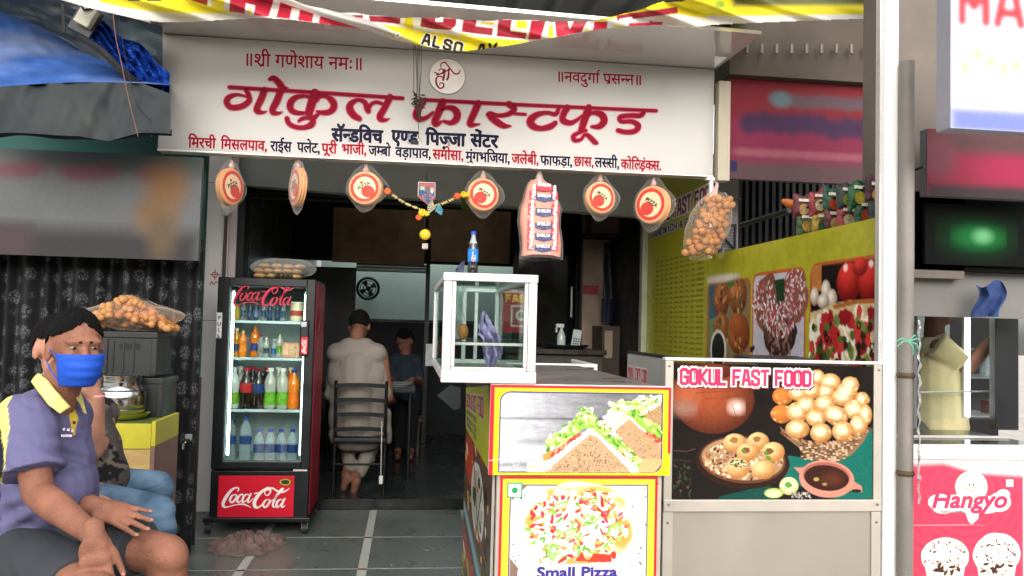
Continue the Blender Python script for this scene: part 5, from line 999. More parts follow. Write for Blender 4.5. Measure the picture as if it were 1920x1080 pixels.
# ================================================================== LEFT STALL: crate, pot, crates, sack, jug, bucket, stick, tap
wood = mat('worn_plank', 'a98c57', .7, 0, .3, 3, .25, stretch=(1, 1, 6), dirt=.3); ylw = mat('yellow_green_paint', 'a89f2a', .5, 0, .15, 5, .1, dirt=.35); pinkw = mat('worn_pink_paint', '7c5b56', .6, 0, .25, 4, .2, dirt=.5)
BY = 4.15; a = at(150, 800, BY); b = at(284, 797, BY); zb_t = at(284, 795, BY).z; zm = at(284, 842, BY).z; xr = b.x; xl = a.x-.5; BY2 = 4.55
wc = thing('wooden_crate_table', 'wooden box stall table with yellow green painted top boards left of the pillar', 'table', (xr, BY, 0))
for k, (z0_, z1_, m_) in enumerate(((zm, zb_t, ylw), (zm-.16, zm-.003, wood), (zm-.33, zm-.163, wood), (.02, zm-.333, wood))): box('board', m_, (xl, xr, BY, BY+.018, z0_, z1_), wc, .002)
for k, (z0_, z1_, m_) in enumerate(((zm+.012, zb_t+.012, ylw), (.02, zm+.010, pinkw))): box('side_board', m_, (xr+.001, xr+.02, BY, BY2, z0_, z1_), wc, .002)
box('table_top', mat('dark_green_top', '4b5a2c', .6, 0, .3, 6), (xl, xr-.001, BY+.02, BY2, zb_t-.03, zb_t-.004), wc)
c = at(222, 792, 4.35); zt_ = zb_t-.003
pn = thing('yellow_tray', 'shallow yellow green tray under the steel pot on the stall table', 'tray', (c.x, 4.35, zt_)); MB().lathe([(.09, 0), (.12, .012), (.135, .03), (.13, .03), (.1, .014), (.02, .012)], (c.x, 4.38, zt_), 32).build('tray_body', mat('olive_yellow_plastic', '8d9232', .5), pn, True)
po = thing('steel_pot', 'shiny steel water pot with a collar neck on the yellow tray', 'pot', (c.x, 4.38, zt_+.014)); s_ = .19/.2
MB().lathe([(.075, 0), (.1, .012), (.113, .03), (.115, .09), (.112, .125), (.095, .145), (.09, .15), (.09, .19), (.094, .196), (.094, .2), (.086, .198), (.086, .15), (.1, .12), (.1, .02), (.02, .012)], (c.x, 4.38, zt_+.016), 40).build('pot_body', mat('polished_steel', 'c4c4c4', .16, 1, .05, 8, .05), po, True)
for z_ in (.035, .13, .17): MB().lathe([(.1155 if z_ < .15 else .0905, z_-.003), (.118 if z_ < .15 else .093, z_), (.1155 if z_ < .15 else .0905, z_+.003)], (c.x, 4.38, zt_+.016), 40, close=False).build('rim_band', mat('steel_band', '8e8e90', .25, 1), po, True)
def crate(name, label, px0, px1, py0, py1, Y, dep):
    X0, X1, Z0, Z1 = rect(px0, py0, px1, py1, Y); o = thing(name, label, 'crate', ((X0+X1)/2, Y, Z0), 'black plastic crates on the stall table'); cm2 = mat('black_crate_plastic', '1f2122', .45, 0, .25, 7)
    box('crate_body', cm2, (X0+.006, X1-.006, Y+.006, Y+dep, Z0, Z1-.03), o, .004); box('crate_rim', cm2, (X0, X1, Y, Y+dep+.006, Z1-.032, Z1), o, .005)
    for x_ in (X0, X1-.03): box('corner_rib', cm2, (x_, x_+.03, Y-.002, Y+.02, Z0+.01, Z1-.034), o, .004)
    for k in range(3): box('face_rib', cm2, (X0+.05+k*(X1-X0-.12)/3, X0+.06+k*(X1-X0-.12)/3, Y, Y+.01, Z0+.02, Z1-.05), o, .002)
    box('hand_grip', mat('crate_recess', '0b0c0d', .6), ((X0+X1)/2-.05, (X0+X1)/2+.05, Y+.002, Y+.0055, Z1-.09, Z1-.06), o)
    return Z1
zc1 = crate('black_crate', 'lower black plastic crate standing on the stall table behind the steel pot', 170, 305, 708, 792, 4.45, .28)
zc2 = crate('black_crate', 'upper black plastic crate stacked on the lower one under the puri sack', 190, 294, 622, 706, 4.45, .28)
c = at(248, 597, 4.55); rows = []; random.seed(11)
for k in range(230):
    a_ = random.uniform(0, 2*PI); t_ = random.random()**.7; x_ = (random.random()*2-1); hgt = .155*max(0, 1-abs(x_-(-.1))**1.5)
    rows.append((c.x+.21*x_, 4.56+random.uniform(-.10, .05), zc2+.022+hgt*random.random()**.55))
ps2 = puri_sack('puri_sack', 'orange net like sack of fried puris resting on the top black crate', Vector((c.x, 4.58, zc2)), None, rows, .021, 0, seed=9)
def sk2(u, v):
    a = 2*PI*u; x_ = math.cos(a); s_ = math.sin(PI*min(max(v, .03), .97))**.5
    return (c.x+.235*s_*x_+.05*v*x_, 4.56+.12*s_*math.sin(a), zc2+.004+.19*v*(1-.35*abs(x_)*v)*(1+.08*nz(x_*3, math.sin(a)*3, v*3)))
MB().grid(sk2, 40, 16).build('sack_film', film('orange_brown_film', (1, .85, .7), .92, .2, .6), ps2, True)
jg = thing('oil_jug', 'yellowish plastic oil jug standing on the floor beside the stick', 'jug', tuple(onZ(335, 972, 0))); c = onZ(335, 974, .0)
MB().lathe([(.045, 0), (.052, .01), (.052, .11), (.04, .15), (.018, .172), (.018, .19)], (c.x, c.y, .001), 20).build('jug_body', mat('yellowed_plastic', '6f6a43', .3, 0, .15, 10), jg, True); MB().cyl((c.x, c.y, .192), (c.x, c.y, .21), .02).build('cap', mat('grey_cap', '77756a', .5), jg, True); MB().tube([(c.x+.03, c.y, .17), (c.x+.055, c.y, .15), (c.x+.052, c.y, .1)], .008).build('handle', mat('yellowed_plastic', '6f6a43'), jg, True)
c = onZ(316, 1002, 0); bk_ = thing('dark_bucket', 'small dark bucket on the floor right of the jeans', 'bucket', tuple(c)); MB().lathe([(.055, 0), (.075, .16), (.08, .165), (.074, .17), (.055, .02), (.01, .015)], (c.x-.02, c.y+.05, .001), 24).build('bucket_body', mat('dark_bucket_plastic', '1c1b1a', .5), bk_, True); MB().tube([(c.x-.1+.16*k/8, c.y+.05-.01, .165+.02*math.sin(PI*k/8)) for k in range(9)], .004).build('handle', mat('dark_handle', '0f0f0f'), bk_, True)
a = onZ(358, 968, 0); b = at(364, 835, a.y+.3); MB().cyl(a+Vector((0, 0, .003)), b, .012, .015, 10).build('wooden_stick', mat('pale_wood_stick', '83694a', .7, 0, .3, 9, .3, stretch=(3, 3, .4)), None, True); tag(bpy.data.objects['wooden_stick'], 'pale wooden stick leaning against the pillar beside the tap', 'stick')
c = at(355, 826, 4.93); tp_ = thing('water_tap', 'chrome water tap projecting in front of the dark curtain', 'tap', tuple(c)); ch = mat('chrome', 'bfbfbf', .12, 1)
MB().cyl((c.x, 5.02, c.z), (c.x, 4.9, c.z), .011).build('tap_body', ch, tp_, True); MB().tube([(c.x, 4.92, c.z), (c.x-.02, 4.9, c.z-.01), (c.x-.024, 4.9, c.z-.045)], .008, 10).build('spout', ch, tp_, True); MB().box(c.x-.018, c.x+.018, 4.9, 4.925, c.z+.012, c.z+.038).build('tap_handle', mat('tap_handle_grey', '8a8c8d', .4), tp_, bevel=.005)
MB().tube([(c.x+.02, 5.03, .05), (c.x+.02, 5.03, c.z+.35)], .009).build('tap_pipe', mat('dark_pipe', '25211f', .5), tp_, True)
for k, (px, py) in enumerate(((800, 1032), (812, 1030), (845, 1046), (690, 1000), (560, 1046), (735, 1060), (610, 1020))):
    c = onZ(px, py, .002); sc_ = .012 if k < 2 else .005
    tag(MB().grid(lambda u, v: (c.x+sc_*(2*u-1)+.003*math.sin(v*6+k), c.y+sc_*(2*v-1), .002+.006*abs(nz(u*3+k, v*3))), 5, 5).build('paper_scrap', mat('dull_paper', '8f8d86', .8, 0, .3, 80)), ['small crumpled paper scrap on the floor, left one of the pair', 'small crumpled paper scrap on the floor, right one of the pair', 'tiny pale scrap near the foot of the sandwich counter', 'tiny pale scrap beside the white floor strip', 'tiny pale scrap right of the floor rag', 'tiny pale scrap near the bottom edge of the floor', 'tiny pale scrap between fridge and floor strip'][k], 'paper scrap')
# ================================================================== YELLOW MENU WALL
WX = 1.868; Yn, Yf = 3.155, 6.45
yel = mat('yellow_olive_vinyl', 'a3a02a', .3, 0, .05, 2)
yw = thing('menu_wall', 'yellow green side wall printed with food pictures and the menu right of the shop front', 'wall', (WX, 4, 0))
def WP(px, py): p = onX(px, py, WX-.004); return ((5.10-p.y)*100, (1.86-p.z)*100)
ztop = .5*(onX(1640, 409, WX).z+onX(1335, 477, WX).z)
MB().box(WX, WX+.03, Yn, 5.10, 0, ztop).build('wall_panel', yel, yw); MB().box(WX, WX+.03, 5.10, Yf, 0, 2.6).build('wall_panel_rear', yel, yw)
cv = Cv(0, 0, (5.10-Yn)*100, 80, .62, 'aca82b'); cv.im[:] = srgb('a3a02a')
class WPaint:
    def E(s, px, py, rx, ry, col, **k):
        a = WP(px, py); b = WP(px+1, py); c = WP(px, py+1); cv.ell(a[0], a[1], rx*abs(b[0]-a[0]), ry*abs(c[1]-a[1]), col, **k)
    def P(s, pts, col, **k): cv.poly([WP(*p) for p in pts], col, **k)
w = WPaint()
def wframe(x0, x1, y0l, y0r, base, rad):
    a = WP(x0, y0l); b = WP(x1, y0r); top = (a[1]+b[1])/2; cv.rrect(a[0], top, b[0], 95, rad, 'b5582a'); cv.rrect(a[0]+1.6, top+1.6, b[0]-1.6, 95, rad-1.5, base); return a[0]+1.6, top+1.6, b[0]-1.6
f3_ = wframe(1518, 1652, 495, 474, '1b1614', 7)
def clipbox(x0, y0, x1): return lambda x, y: x0 < x < x1 and y > y0
w.P([(1521, 500), (1540, 495), (1540, 545), (1521, 545)], 'b5713a'); 
for px, py, rx, ry in ((1590, 530, 22, 38), (1628, 528, 20, 40), (1612, 500, 14, 18)): w.E(px, py, rx, ry, 'd6372c', col2='6d1413', hx=-.2, hy=-.6)
for px, py in ((1585, 502), (1633, 494)): w.E(px, py, 4, 7, 'f3d2c4', soft=.8)
for px, py, rx, ry in ((1548, 545, 9, 20), (1527, 556, 8, 17), (1559, 560, 10, 18), (1543, 565, 11, 14)): w.E(px, py, rx, ry, 'ece0cd', col2='8b6a50', hx=-.2, hy=-.3)
w.P([(1519, 586), (1540, 580), (1560, 570), (1600, 562), (1652, 560), (1652, 720), (1519, 720)], 'c9b183'); w.P([(1560, 572), (1600, 562), (1652, 560), (1652, 568), (1600, 571), (1565, 580)], 'a8622e')
a = WP(1519, 590); b = WP(1652, 590); random.seed(21)
cv.specks(150, (a[0], a[1]-4, b[0]-2, 80), ['e9dfc4', 'efe6d0', 'd8c79c'], 1.5, 4.5, lambda x, y: y > a[1]+2-(x-a[0])*.08); cv.specks(90, (a[0], a[1]-4, b[0]-2, 80), ['b3282b', 'c23a34', '8f1e24'], 1.2, 3.6, lambda x, y: y > a[1]+2-(x-a[0])*.08, 1.6)
cv.specks(60, (a[0], a[1]-2, b[0]-2, 80), ['51692c', '6f7f3a', '35491f'], .8, 2.4, lambda x, y: y > a[1]+3, 1.5); cv.specks(40, (a[0], a[1]-2, b[0]-2, 80), ['2a1e16', '3a2418'], .7, 2.2, lambda x, y: y > a[1]+3)
for px, py in ((1550, 634), (1635, 650), (1610, 610)): w.E(px, py, 5, 8, '1d1512', ring=.5)
f2_ = wframe(1411, 1511, 513, 499, 'b7b2bb', 6.5); a = WP(1412, 500); b = WP(1509, 500)
w.E(1440, 570, 26, 55, '7b4a3a', nz=.3); w.E(1490, 555, 24, 50, '855042', nz=.3); w.P([(1452, 525), (1470, 520), (1474, 560), (1458, 575)], '1f3a20', nz=1)
w.E(1461, 625, 31, 45, '6d4a40', col2='2c1c1c', nz=.2); random.seed(5)
for k in range(60): w.E(1461+random.gauss(0, 14), 635+random.gauss(0, 18), random.uniform(2, 6), random.uniform(2, 6), random.choice(['7d564a', '4a302a', '8f6a5c', '382422']), rot=random.random()*3, nz=.6)
for cx_, cy, rx_, ry_, n_ in ((1432, 565, 22, 40, 170), (1490, 545, 20, 42, 170), (1462, 600, 27, 34, 260)):
    for k in range(n_):
        t_ = random.uniform(0, 6.3); r_ = random.random()**.5; w.E(cx_+rx_*r_*math.cos(t_), cy+ry_*r_*math.sin(t_), random.uniform(.9, 2.8), random.uniform(.9, 2.4), random.choice(['9a6a5c', '7d4a44', 'e6d9d4', 'd9c5bf', 'b23a44', 'c4525a', '8f2730', 'efe6e2']), rot=random.random()*3, nz=.5)
f1_ = wframe(1326, 1408, 531, 518, '7d6b4a', 6); w.P([(1330, 535), (1345, 533), (1348, 600), (1330, 640)], '3d5a6b', nz=2); w.P([(1330, 600), (1350, 590), (1345, 690), (1330, 690)], '6c7c4a', nz=3)
for px, py, rx, ry in ((1352, 560, 15, 36), (1383, 555, 17, 35), (1352, 620, 15, 35), (1384, 625, 20, 40)): w.E(px, py, rx, ry, 'b06a35', col2='5d2d16', nz=.15)
for px, py, rx, ry in ((1352, 560, 15, 36), (1383, 555, 17, 35), (1352, 620, 15, 35), (1384, 625, 20, 40)):
    for k in range(34): a_ = random.uniform(0, 6.3); q_ = random.random()**.5; w.E(px+rx*.9*q_*math.cos(a_), py+ry*.9*q_*math.sin(a_), random.uniform(1, 3.5), random.uniform(1.5, 5), random.choice(['7a3e1c', 'c98a4c', '5d2d16', 'b8743c', '90502a', '3f5a26']), rot=random.random()*3, nz=.6)
for px, py, rx, ry in ((1383, 612, 16, 22),): w.E(px, py, rx, ry, 'a85a2c', col2='7a3c1c', nz=.5)
w.E(1370, 528, 7, 12, '3f6a26', nz=.6); w.E(1346, 655, 15, 37, 'cfc8bd'); w.E(1346, 657, 12, 33, '171310')
w.E(1352, 522, 30, 7, 'd9cdb9', soft=1.2)
cv.grain(.14, 3, 8); cv.grain(.1, 9, 3)
cv.meshof('food_print', np.stack([np.full_like(cv.X, WX-.003), 5.10-cv.X/100, 1.86-cv.Y/100], -1), yw, print_mat('gloss_print', .22), keep=(cv.Y[:-1, :-1] > (1.86-ztop)*100))
# menu lettering on the rear part
fw = plane_frame((WX-.003, 0, 0), (0, -1, 0), (0, 0, 1), (-1, 0, 0))
def wtext(s, pxa, pxb, pyb, hpx, m, out=None, grow=1.1):
    A_ = onX(pxa, pyb, WX); B_ = onX(pxb, pyb, WX); L_ = A_.y-B_.y; h = hpx*A_.y/F; k = h/4.85; n_ = sum(1.0+1.05 if c == 'I' else 1.6 if c == ' ' else 3.05 for c in s); ws = L_/(n_*k)
    U = lambda u, v, w_=0: fw(u, v, w_); z_ = A_.z
    if out: o_ = MB(); block(o_, s, U, -A_.y, z_, h, ws, .85, grow, .0004); o_.build('menu_heading_outline', out, yw)
    t_ = MB(); block(t_, s, U, -A_.y, z_, h, ws, .85, 0, .0014); t_.build('menu_heading', m, yw)
mar = mat('maroon_print', '7d1a2c', .4); blk = mat('dark_blue_print', '1d2440', .4); wht = mat('white_print', 'd9d5cc', .4)
wtext('GOKUL FAST FOOD', 1222, 1345, 425, 30, mar, wht); wtext('SANDWICH & PIZZA', 1222, 1325, 447, 14, blk, wht, .8)
ln = MB(); lb = mat('brown_menu_lines', '7d7626', .5); random.seed(4)
for k in range(26):
    z_ = 1.86-k*.035
    for q in range(9): y0_ = 6.2-q*.115; ln.add([fw(-y0_, z_, .001), fw(-y0_+random.uniform(.05, .1), z_, .001), fw(-y0_+.07, z_+.012, .001), fw(-y0_, z_+.012, .001)], [(0, 1, 2, 3)])
    ln.add([fw(-5.2, z_, .001), fw(-5.16, z_, .001), fw(-5.16, z_+.013, .001), fw(-5.2, z_+.013, .001)], [(0, 1, 2, 3)])
ln.build('menu_lines', lb, yw)
ln = MB(); 
for q in range(3): put_text(ln, ['Menu', 'Chaat', 'Pav'][q], fw, .05, 0, x0=-5.9+q*.2, y0=2.02-.02*q, w0=.001) if False else None
box('jamb_strip', mat('pale_green_jamb', '9aa08a', .4), (WX-.04, WX+.02, Yf+.002, Yf+.08, 0, 2.5), yw, .003)
# white post ending the wall, aluminium edge, pipe
X0, X1, _, _ = rect(1657, 500, 1683, 900, 3.1)
ws_ = thing('white_post', 'bright white painted square post at the street end of the menu wall', 'post', (X0, 3.1, 0))
MB().box(X0, X1, 3.10, 3.13, 0, 3.6).build('post_body', mat('bright_white_paint', 'e4e3e1', .5, 0, .03, 4, .1, dirt=.04), ws_, bevel=.004)
Xa, Xb, _, _ = rect(1646, 500, 1656, 900, 3.16)
tag(MB().box(WX-.012, WX+.005, 3.12, 3.150, 1.25, 2.9).build('edge_angle', alu), 'thin grey aluminium edge strip beside the white post', 'trim')
X0, X1, _, _ = rect(1688, 500, 1714, 900, 3.06); xc = (X0+X1)/2; PYy = 3.07; gp = thing('drain_pipe', 'grey plastic drain pipe right of the white post wrapped in torn foil', 'pipe', (xc, PYy, 0))
MB().cyl((xc, PYy, 0), (xc, PYy, 2.45), (X1-X0)/2, n=20).build('pipe_tube', mat('grey_pvc', '77716b', .5, 0, .2, 4, .1, dirt=.4), gp, True); 
for z_ in (.82, 1.2): MB().lathe([((X1-X0)/2+.001, -.01), ((X1-X0)/2+.006, 0), ((X1-X0)/2+.001, .012)], (xc, PYy, z_), 20, close=False).build('wire_band', mat('rusty_wire', '4d3d2c', .7), gp, True)
za, zb_ = at(1715, 945, 3.02).z, at(1715, 600, 3.02).z
MB().grid(lambda u, v: (xc+(X1-X0)*.35+.028*u+.006*nz(u*3, v*30)+.004*math.sin(v*60), 3.02+.03*u+.008*nz(u*4, v*24, 4), za+(zb_-za)*v+.01*nz(u*6, v*9, 7)), 6, 90).build('torn_foil', mat('crumpled_foil', 'a9a8a8', .3, .5, .35, 30, .5), gp, True)
MB().grid(lambda u, v: (xc+(X1-X0)*.35+.028+.008*u+.004*nz(u*3, v*30), 3.055+.02*u, za+.12+(zb_-za-.2)*v), 2, 60).build('blue_tape', mat('dark_blue_tape', '2b2a4e', .5, 0, .4, 20), gp, True)
grs = mat('green_string', '5fa58c', .5); c = at(1703, 640, 3.0); g_ = MB()
for k, (dx, dz_) in enumerate(((-.05, .0), (-.045, -.02), (.02, -.05), (.045, -.035), (.03, .02), (.05, .0))): g_.tube([(c.x, c.y, c.z), (c.x+dx*.6, c.y-.01, c.z+dz_*.6+.012), (c.x+dx, c.y, c.z+dz_)], .0028, 5)
g_.build('green_tie', grs, gp, True)
# ================================================================== SANDWICH COUNTER
CY = 2.65; def_x0, def_x1, sz0, sz1 = rect(918, 722, 1257, 891, CY)
sc = thing('sandwich_counter', 'aluminium food counter with sandwich and small pizza posters nearest the street', 'counter', (def_x0, CY, 0))
cx0, cx1 = def_x0+.03, def_x1-.02; CYb = 4.02
frm = mat('counter_aluminium', 'b5ada2', .4, .3, .07, 6, .04, dirt=.14, dcol=(.28, .24, .19))
for x_, y_ in ((cx0, CY+.02), (cx1-.03, CY+.02), (cx0, CYb), (cx1-.03, CYb)): box('corner_post', frm, (x_, x_+.03, y_, y_+.03, 0, sz1-.02), sc, .002)
box('front_sheet', mat('counter_sheet', 'b5a99c', .45, .35, .08, 3), (cx0+.031, cx1-.031, CY+.025, CY+.035, .04, sz1-.03), sc); box('side_sheet', mat('counter_side_sheet', '8c857b', .5, .2, .2, 4), (cx0+.004, cx0+.014, CY+.051, CYb-.001, .04, sz1-.03), sc)
box('counter_top', mat('counter_top_steel', 'a9a6a2', .3, .8, .08, 4), (cx0, cx1, CY+.05, CYb+.03, sz1-.02, sz1-.004), sc, .002)
box('poster_board', mat('board_edge', 'd8d0c4', .5), (def_x0, def_x1, CY, CY+.018, sz0, sz1), sc, .001)
C3 = lambda x, y: (900+x/2.842, 700+y/2.842)
cv = Cv(918, 722, 1257, 891.5, 1.05, 'e6d416'); q = lambda *P: [C3(*p) for p in P]
cv.poly([(916, 720), (1260, 720), (1260, 729), (925.5, 729), (925.5, 893), (916, 893)], 'd32032'); cv.poly([(1252, 722), (1260, 722), (1260, 850), (1252, 850)], 'd32032'); cv.poly([(916, 720), (1260, 720), (1260, 723.5), (916, 723.5)], 'e9e5de')
cv.rrect(935, 735.5, 1242, 887, 20, '3c2c7c', (1, 0, 1, 0)); cv.rrect(937.4, 738, 1239.6, 884.6, 18, 'b3b2bb', (1, 0, 1, 0)); 
pic = lambda x, y: 938 < x < 1239 and 739 < y < 884
ww = cv.win(938, 739, 1239, 884); Xw, Yw = cv.X[ww], cv.Y[ww]; t_ = np.clip((Xw-938)/200, 0, 1); base = .78-.42*t_+.12*(vnoise(Xw*.12, Yw, 6, 4)-.5)+.16*(vnoise(Xw*.2, Yw, 2.5, 5)-.5)
base -= .25*np.exp(-((Yw-786)/2.5)**2)+.2*np.exp(-((Yw-872)/4)**2); base += .12*np.exp(-((Yw-846)/14)**2)-.1*np.exp(-((Yw-830)/8)**2); mk2 = ((np.abs(cv.im[ww]-np.array(srgb('b3b2bb'))).sum(-1)) < .02)[..., None]
cv.im[ww] = np.where(mk2, np.clip(base, .04, .85)[..., None]**1.6*np.array([.95, .95, 1.02]), cv.im[ww])
G1, G2, G3 = 'c4dd6a', '8fc441', '5f9e2b'
def sandw(face, left=None):
    cv.poly(q(*face), 'c09a72', nz=.8)
cv.poly(q((650, 250), (700, 160), (750, 130), (770, 160), (840, 130), (962, 108), (962, 330), (800, 260), (700, 290)), 'dfe5a8', nz=1.6); cv.poly(q((770, 150), (962, 110), (962, 130), (870, 190), (800, 200)), 'd3dd84', nz=2); cv.poly(q((880, 200), (925, 120), (962, 108), (962, 150), (930, 175)), 'efe6d6', nz=1)
cv.poly(q((905, 195), (962, 160), (962, 285), (860, 225)), 'b08d62', nz=.8); cv.specks(60, (*C3(870, 170), *C3(962, 275)), ['8e6b44', 'c9a87c'], .5, 1.2, lambda x, y: y > 765)
cv.poly(q((690, 175), (740, 135), (780, 190), (830, 215), (962, 285), (962, 345), (860, 290), (790, 225)), G2, nz=1.5); cv.poly(q((730, 150), (800, 190), (962, 300), (962, 320), (800, 222), (720, 190)), G1, nz=1.2); cv.poly(q((640, 260), (700, 180), (770, 215), (690, 290)), 'e8ecc6', nz=1.6)
cv.poly(q((880, 300), (962, 350), (962, 385), (900, 330)), 'c8452c', nz=.8)
cv.poly(q((785, 225), (962, 372), (962, 460), (820, 456), (690, 300)), 'f0e4d2'); cv.poly(q((788, 240), (956, 380), (962, 398), (962, 458), (825, 456), (712, 306)), 'bf9a72', nz=.7)
cv.poly(q((838, 456), (968, 456), (968, 485), (930, 528), (800, 528)), 'dcb078')
cv.poly(q((530, 190), (600, 215), (640, 270), (860, 470), (850, 500), (820, 500), (600, 300), (480, 290), (500, 250)), G2, nz=1.6); cv.poly(q((545, 200), (590, 220), (700, 330), (845, 480), (800, 460), (610, 290), (560, 240)), G1, nz=1.5)
cv.poly(q((440, 320), (530, 190), (575, 200), (580, 260), (420, 390), (350, 395), (370, 355)), 'd5e08c', nz=2); cv.poly(q((500, 290), (560, 235), (580, 262), (500, 330), (440, 350)), G2, nz=1.5)
cv.poly(q((370, 430), (520, 320), (545, 335), (400, 440), (350, 465)), 'd23f27', nz=1.3); cv.poly(q((330, 440), (380, 400), (380, 450), (350, 475)), 'e59a48', nz=1.5); cv.poly(q((690, 385), (835, 485), (830, 503), (700, 410)), 'c9403a', nz=.8)
cv.poly(q((575, 290), (840, 500), (845, 528), (250, 528), (250, 490), (360, 465), (480, 380)), 'f3ebe0', nz=.8); cv.poly(q((578, 325), (620, 340), (780, 500), (800, 528), (350, 528), (370, 505)), 'c4a07a', nz=1); random.seed(8)
cv.poly(q((250, 485), (310, 455), (350, 470), (330, 510), (255, 525)), 'efd3c4', nz=1)
def inface(x, y):
    u, v = (x-900)*2.842, (y-700)*2.842; return (v > 335+(abs(u-585)-0)*.9 and v < 520) 
cv.specks(700, (*C3(360, 330), *C3(800, 522)), ['8a6340', '9c7550', 'd9ba92', '7a5636', 'caa57c', '6b4a2e'], .5, 1.5, inface); cv.specks(200, (*C3(720, 260), *C3(960, 450)), ['8a6644', 'cfae84', '76553a'], .5, 1.2, lambda x, y: (y-700)*2.842 > 250+abs((x-900)*2.842-790)*.85)
def ruffle(p0, p1, n, spread, cols, r0, r1):
    for k in range(n):
        t_ = random.random(); x_ = p0[0]+(p1[0]-p0[0])*t_+random.gauss(0, spread); y_ = p0[1]+(p1[1]-p0[1])*t_+random.gauss(0, spread)
        X_, Y_ = C3(x_, y_)
        if 939 < X_ < 1238 and 740 < Y_ < 883: cv.ell(X_, Y_, random.uniform(r0, r1)/2.842, random.uniform(r0, r1)*.55/2.842, random.choice(cols), rot=math.atan2(p1[1]-p0[1], p1[0]-p0[0])+random.gauss(0, .5), nz=.8)
gr_ = ['a9cf58', '7fb636', '5f9e2b', 'd2e58a', 'c3da70', '8fc441', '4c8526']; wh_ = ['f2ecd9', 'e6dcc4', 'f7f3e6', 'e9c9b4']; rd_ = ['cf3a26', 'd9573c', 'b82a20', 'e58a5a']
ruffle((365, 385), (575, 215), 120, 13, gr_+wh_, 7, 20); ruffle((370, 445), (530, 330), 70, 6, rd_+['e9b48c'], 6, 14); ruffle((600, 255), (845, 470), 150, 10, gr_+wh_[:1], 7, 20); ruffle((700, 400), (830, 497), 60, 5, rd_+wh_, 5, 11)
ruffle((690, 190), (790, 170), 50, 14, gr_+wh_*2, 8, 22); ruffle((800, 205), (960, 310), 90, 9, gr_, 7, 18); ruffle((885, 310), (960, 372), 30, 6, rd_, 6, 13); ruffle((800, 160), (940, 130), 60, 13, gr_[3:]+wh_, 8, 20); ruffle((530, 190), (600, 210), 26, 8, wh_+gr_[:3], 8, 18); ruffle((640, 270), (720, 200), 30, 9, wh_, 8, 18)
ruffle((260, 490), (360, 500), 26, 9, ['efd3c4', 'e3b9a0', 'f5e6dc', 'd9a58c'], 8, 20)
ruffle((580, 300), (370, 470), 70, 3, wh_, 5, 12); ruffle((590, 300), (830, 510), 90, 3, wh_, 5, 12)
for P in ([(45, 470), (150, 455), (235, 440)], [(240, 440), (262, 462)], [(175, 478), (182, 492), (205, 490), (208, 468), (190, 470)]): cv.line([C3(*p) for p in P], 1.3, 'd3cfd2')
cv.poly([(916, 720), (1260, 720), (1260, 735), (1242, 735), (1242, 738)], 'e6d416') if False else None
cv.grain(.10, 2.4, 9); cv.grain(.07, 9, 4); cv.im *= .8
X0, X1, Z0, Z1 = rect(918, 722, 1257, 891, CY); cv.sheet('sandwich_poster', [(X0, CY-.002, Z1), (X1, CY-.002, Z1), (X1, CY-.002, Z0), (X0, CY-.002, Z0)], sc)
# pizza poster
X0, X1, Z0, Z1 = rect(935, 893, 1231, 1150, CY+.012)
cv = Cv(935, 893, 1231, 1150, 1.1, 'd32032'); cv.poly([(940, 898), (1226, 898), (1226, 1160), (940, 1160)], 'ecdb3a'); cv.rrect(953, 908.5, 1213, 1150, 26, '40307e', (0, 0, 1, 0)); cv.rrect(955.3, 910.8, 1210.8, 1150, 24, 'e9e8e2', (0, 0, 1, 0))
cv.poly([(956, 911), (985, 911), (956, 940)], '8f6f62'); cv.poly([(956, 1045), (985, 1080), (985, 1150), (956, 1150)], '8f6f62'); random.seed(31)
cv.specks(300, (957, 912, 1210, 1060), ['3b4148', '777c80', '55595e'], .7, 2.2, lambda x, y: ((x-1083)/125)**2+((y-990)/98)**2 > 1 or (x > 1165 and y < 960 and random.random() < .4))
cv.ell(1082, 985, 106, 82, 'f0e9cf', nz=.08); cv.ell(1082, 985, 100, 76, 'efe6c2', nz=.1)
for cx_, cy, rx_, ry_, c_ in ((1035, 935, 34, 20, 'e9b557'), (1110, 925, 40, 14, 'ecbf68'), (1002, 975, 18, 22, 'e8a94c'), (1165, 1000, 18, 36, 'e6ad52'), (1150, 945, 20, 14, 'eaba6a'), (1060, 1050, 60, 8, 'e5a95c')): cv.ell(cx_, cy, rx_, ry_, c_, nz=.5, soft=.5)
cv.specks(120, (1000, 925, 1165, 1050), ['f6f2e6', 'f8f5ee', 'efe0c8'], 4, 13, None, 1.3)
for k in range(34): cx_, cy = random.uniform(990, 1170), random.uniform(925, 1048); cv.ell(cx_, cy, random.uniform(4, 9), random.uniform(2, 5), random.choice(['d33a2e', 'b62a3a', 'e05a3c', 'e98a4a', 'dca24a', 'c4405a']), random.random()*3, nz=.5)
for cx_, cy, rx_, ry_, r_ in ((1036, 1030, 20, 10, .2), (1060, 1000, 22, 6, -.4), (1045, 950, 22, 6, -.5), (1108, 975, 20, 7, -.6), (1150, 1000, 15, 22, .2), (1100, 940, 14, 5, .3), (1035, 1035, 8, 16, .1), (1135, 965, 12, 5, .7), (1075, 1010, 16, 5, -.2)): cv.ell(cx_, cy, rx_, ry_, '8cc455', r_, ring=.45, nz=.3); cv.ell(cx_+1, cy+1, rx_*.8, ry_*.8, 'b6d98a', r_, ring=.3, nz=.3)
cv.poly([(1122, 925), (1128, 935), (1133, 972), (1124, 970)], 'cf2f3a', nz=.8); cv.poly([(1103, 915), (1112, 920), (1118, 935), (1108, 930)], 'cc3340', nz=.8)
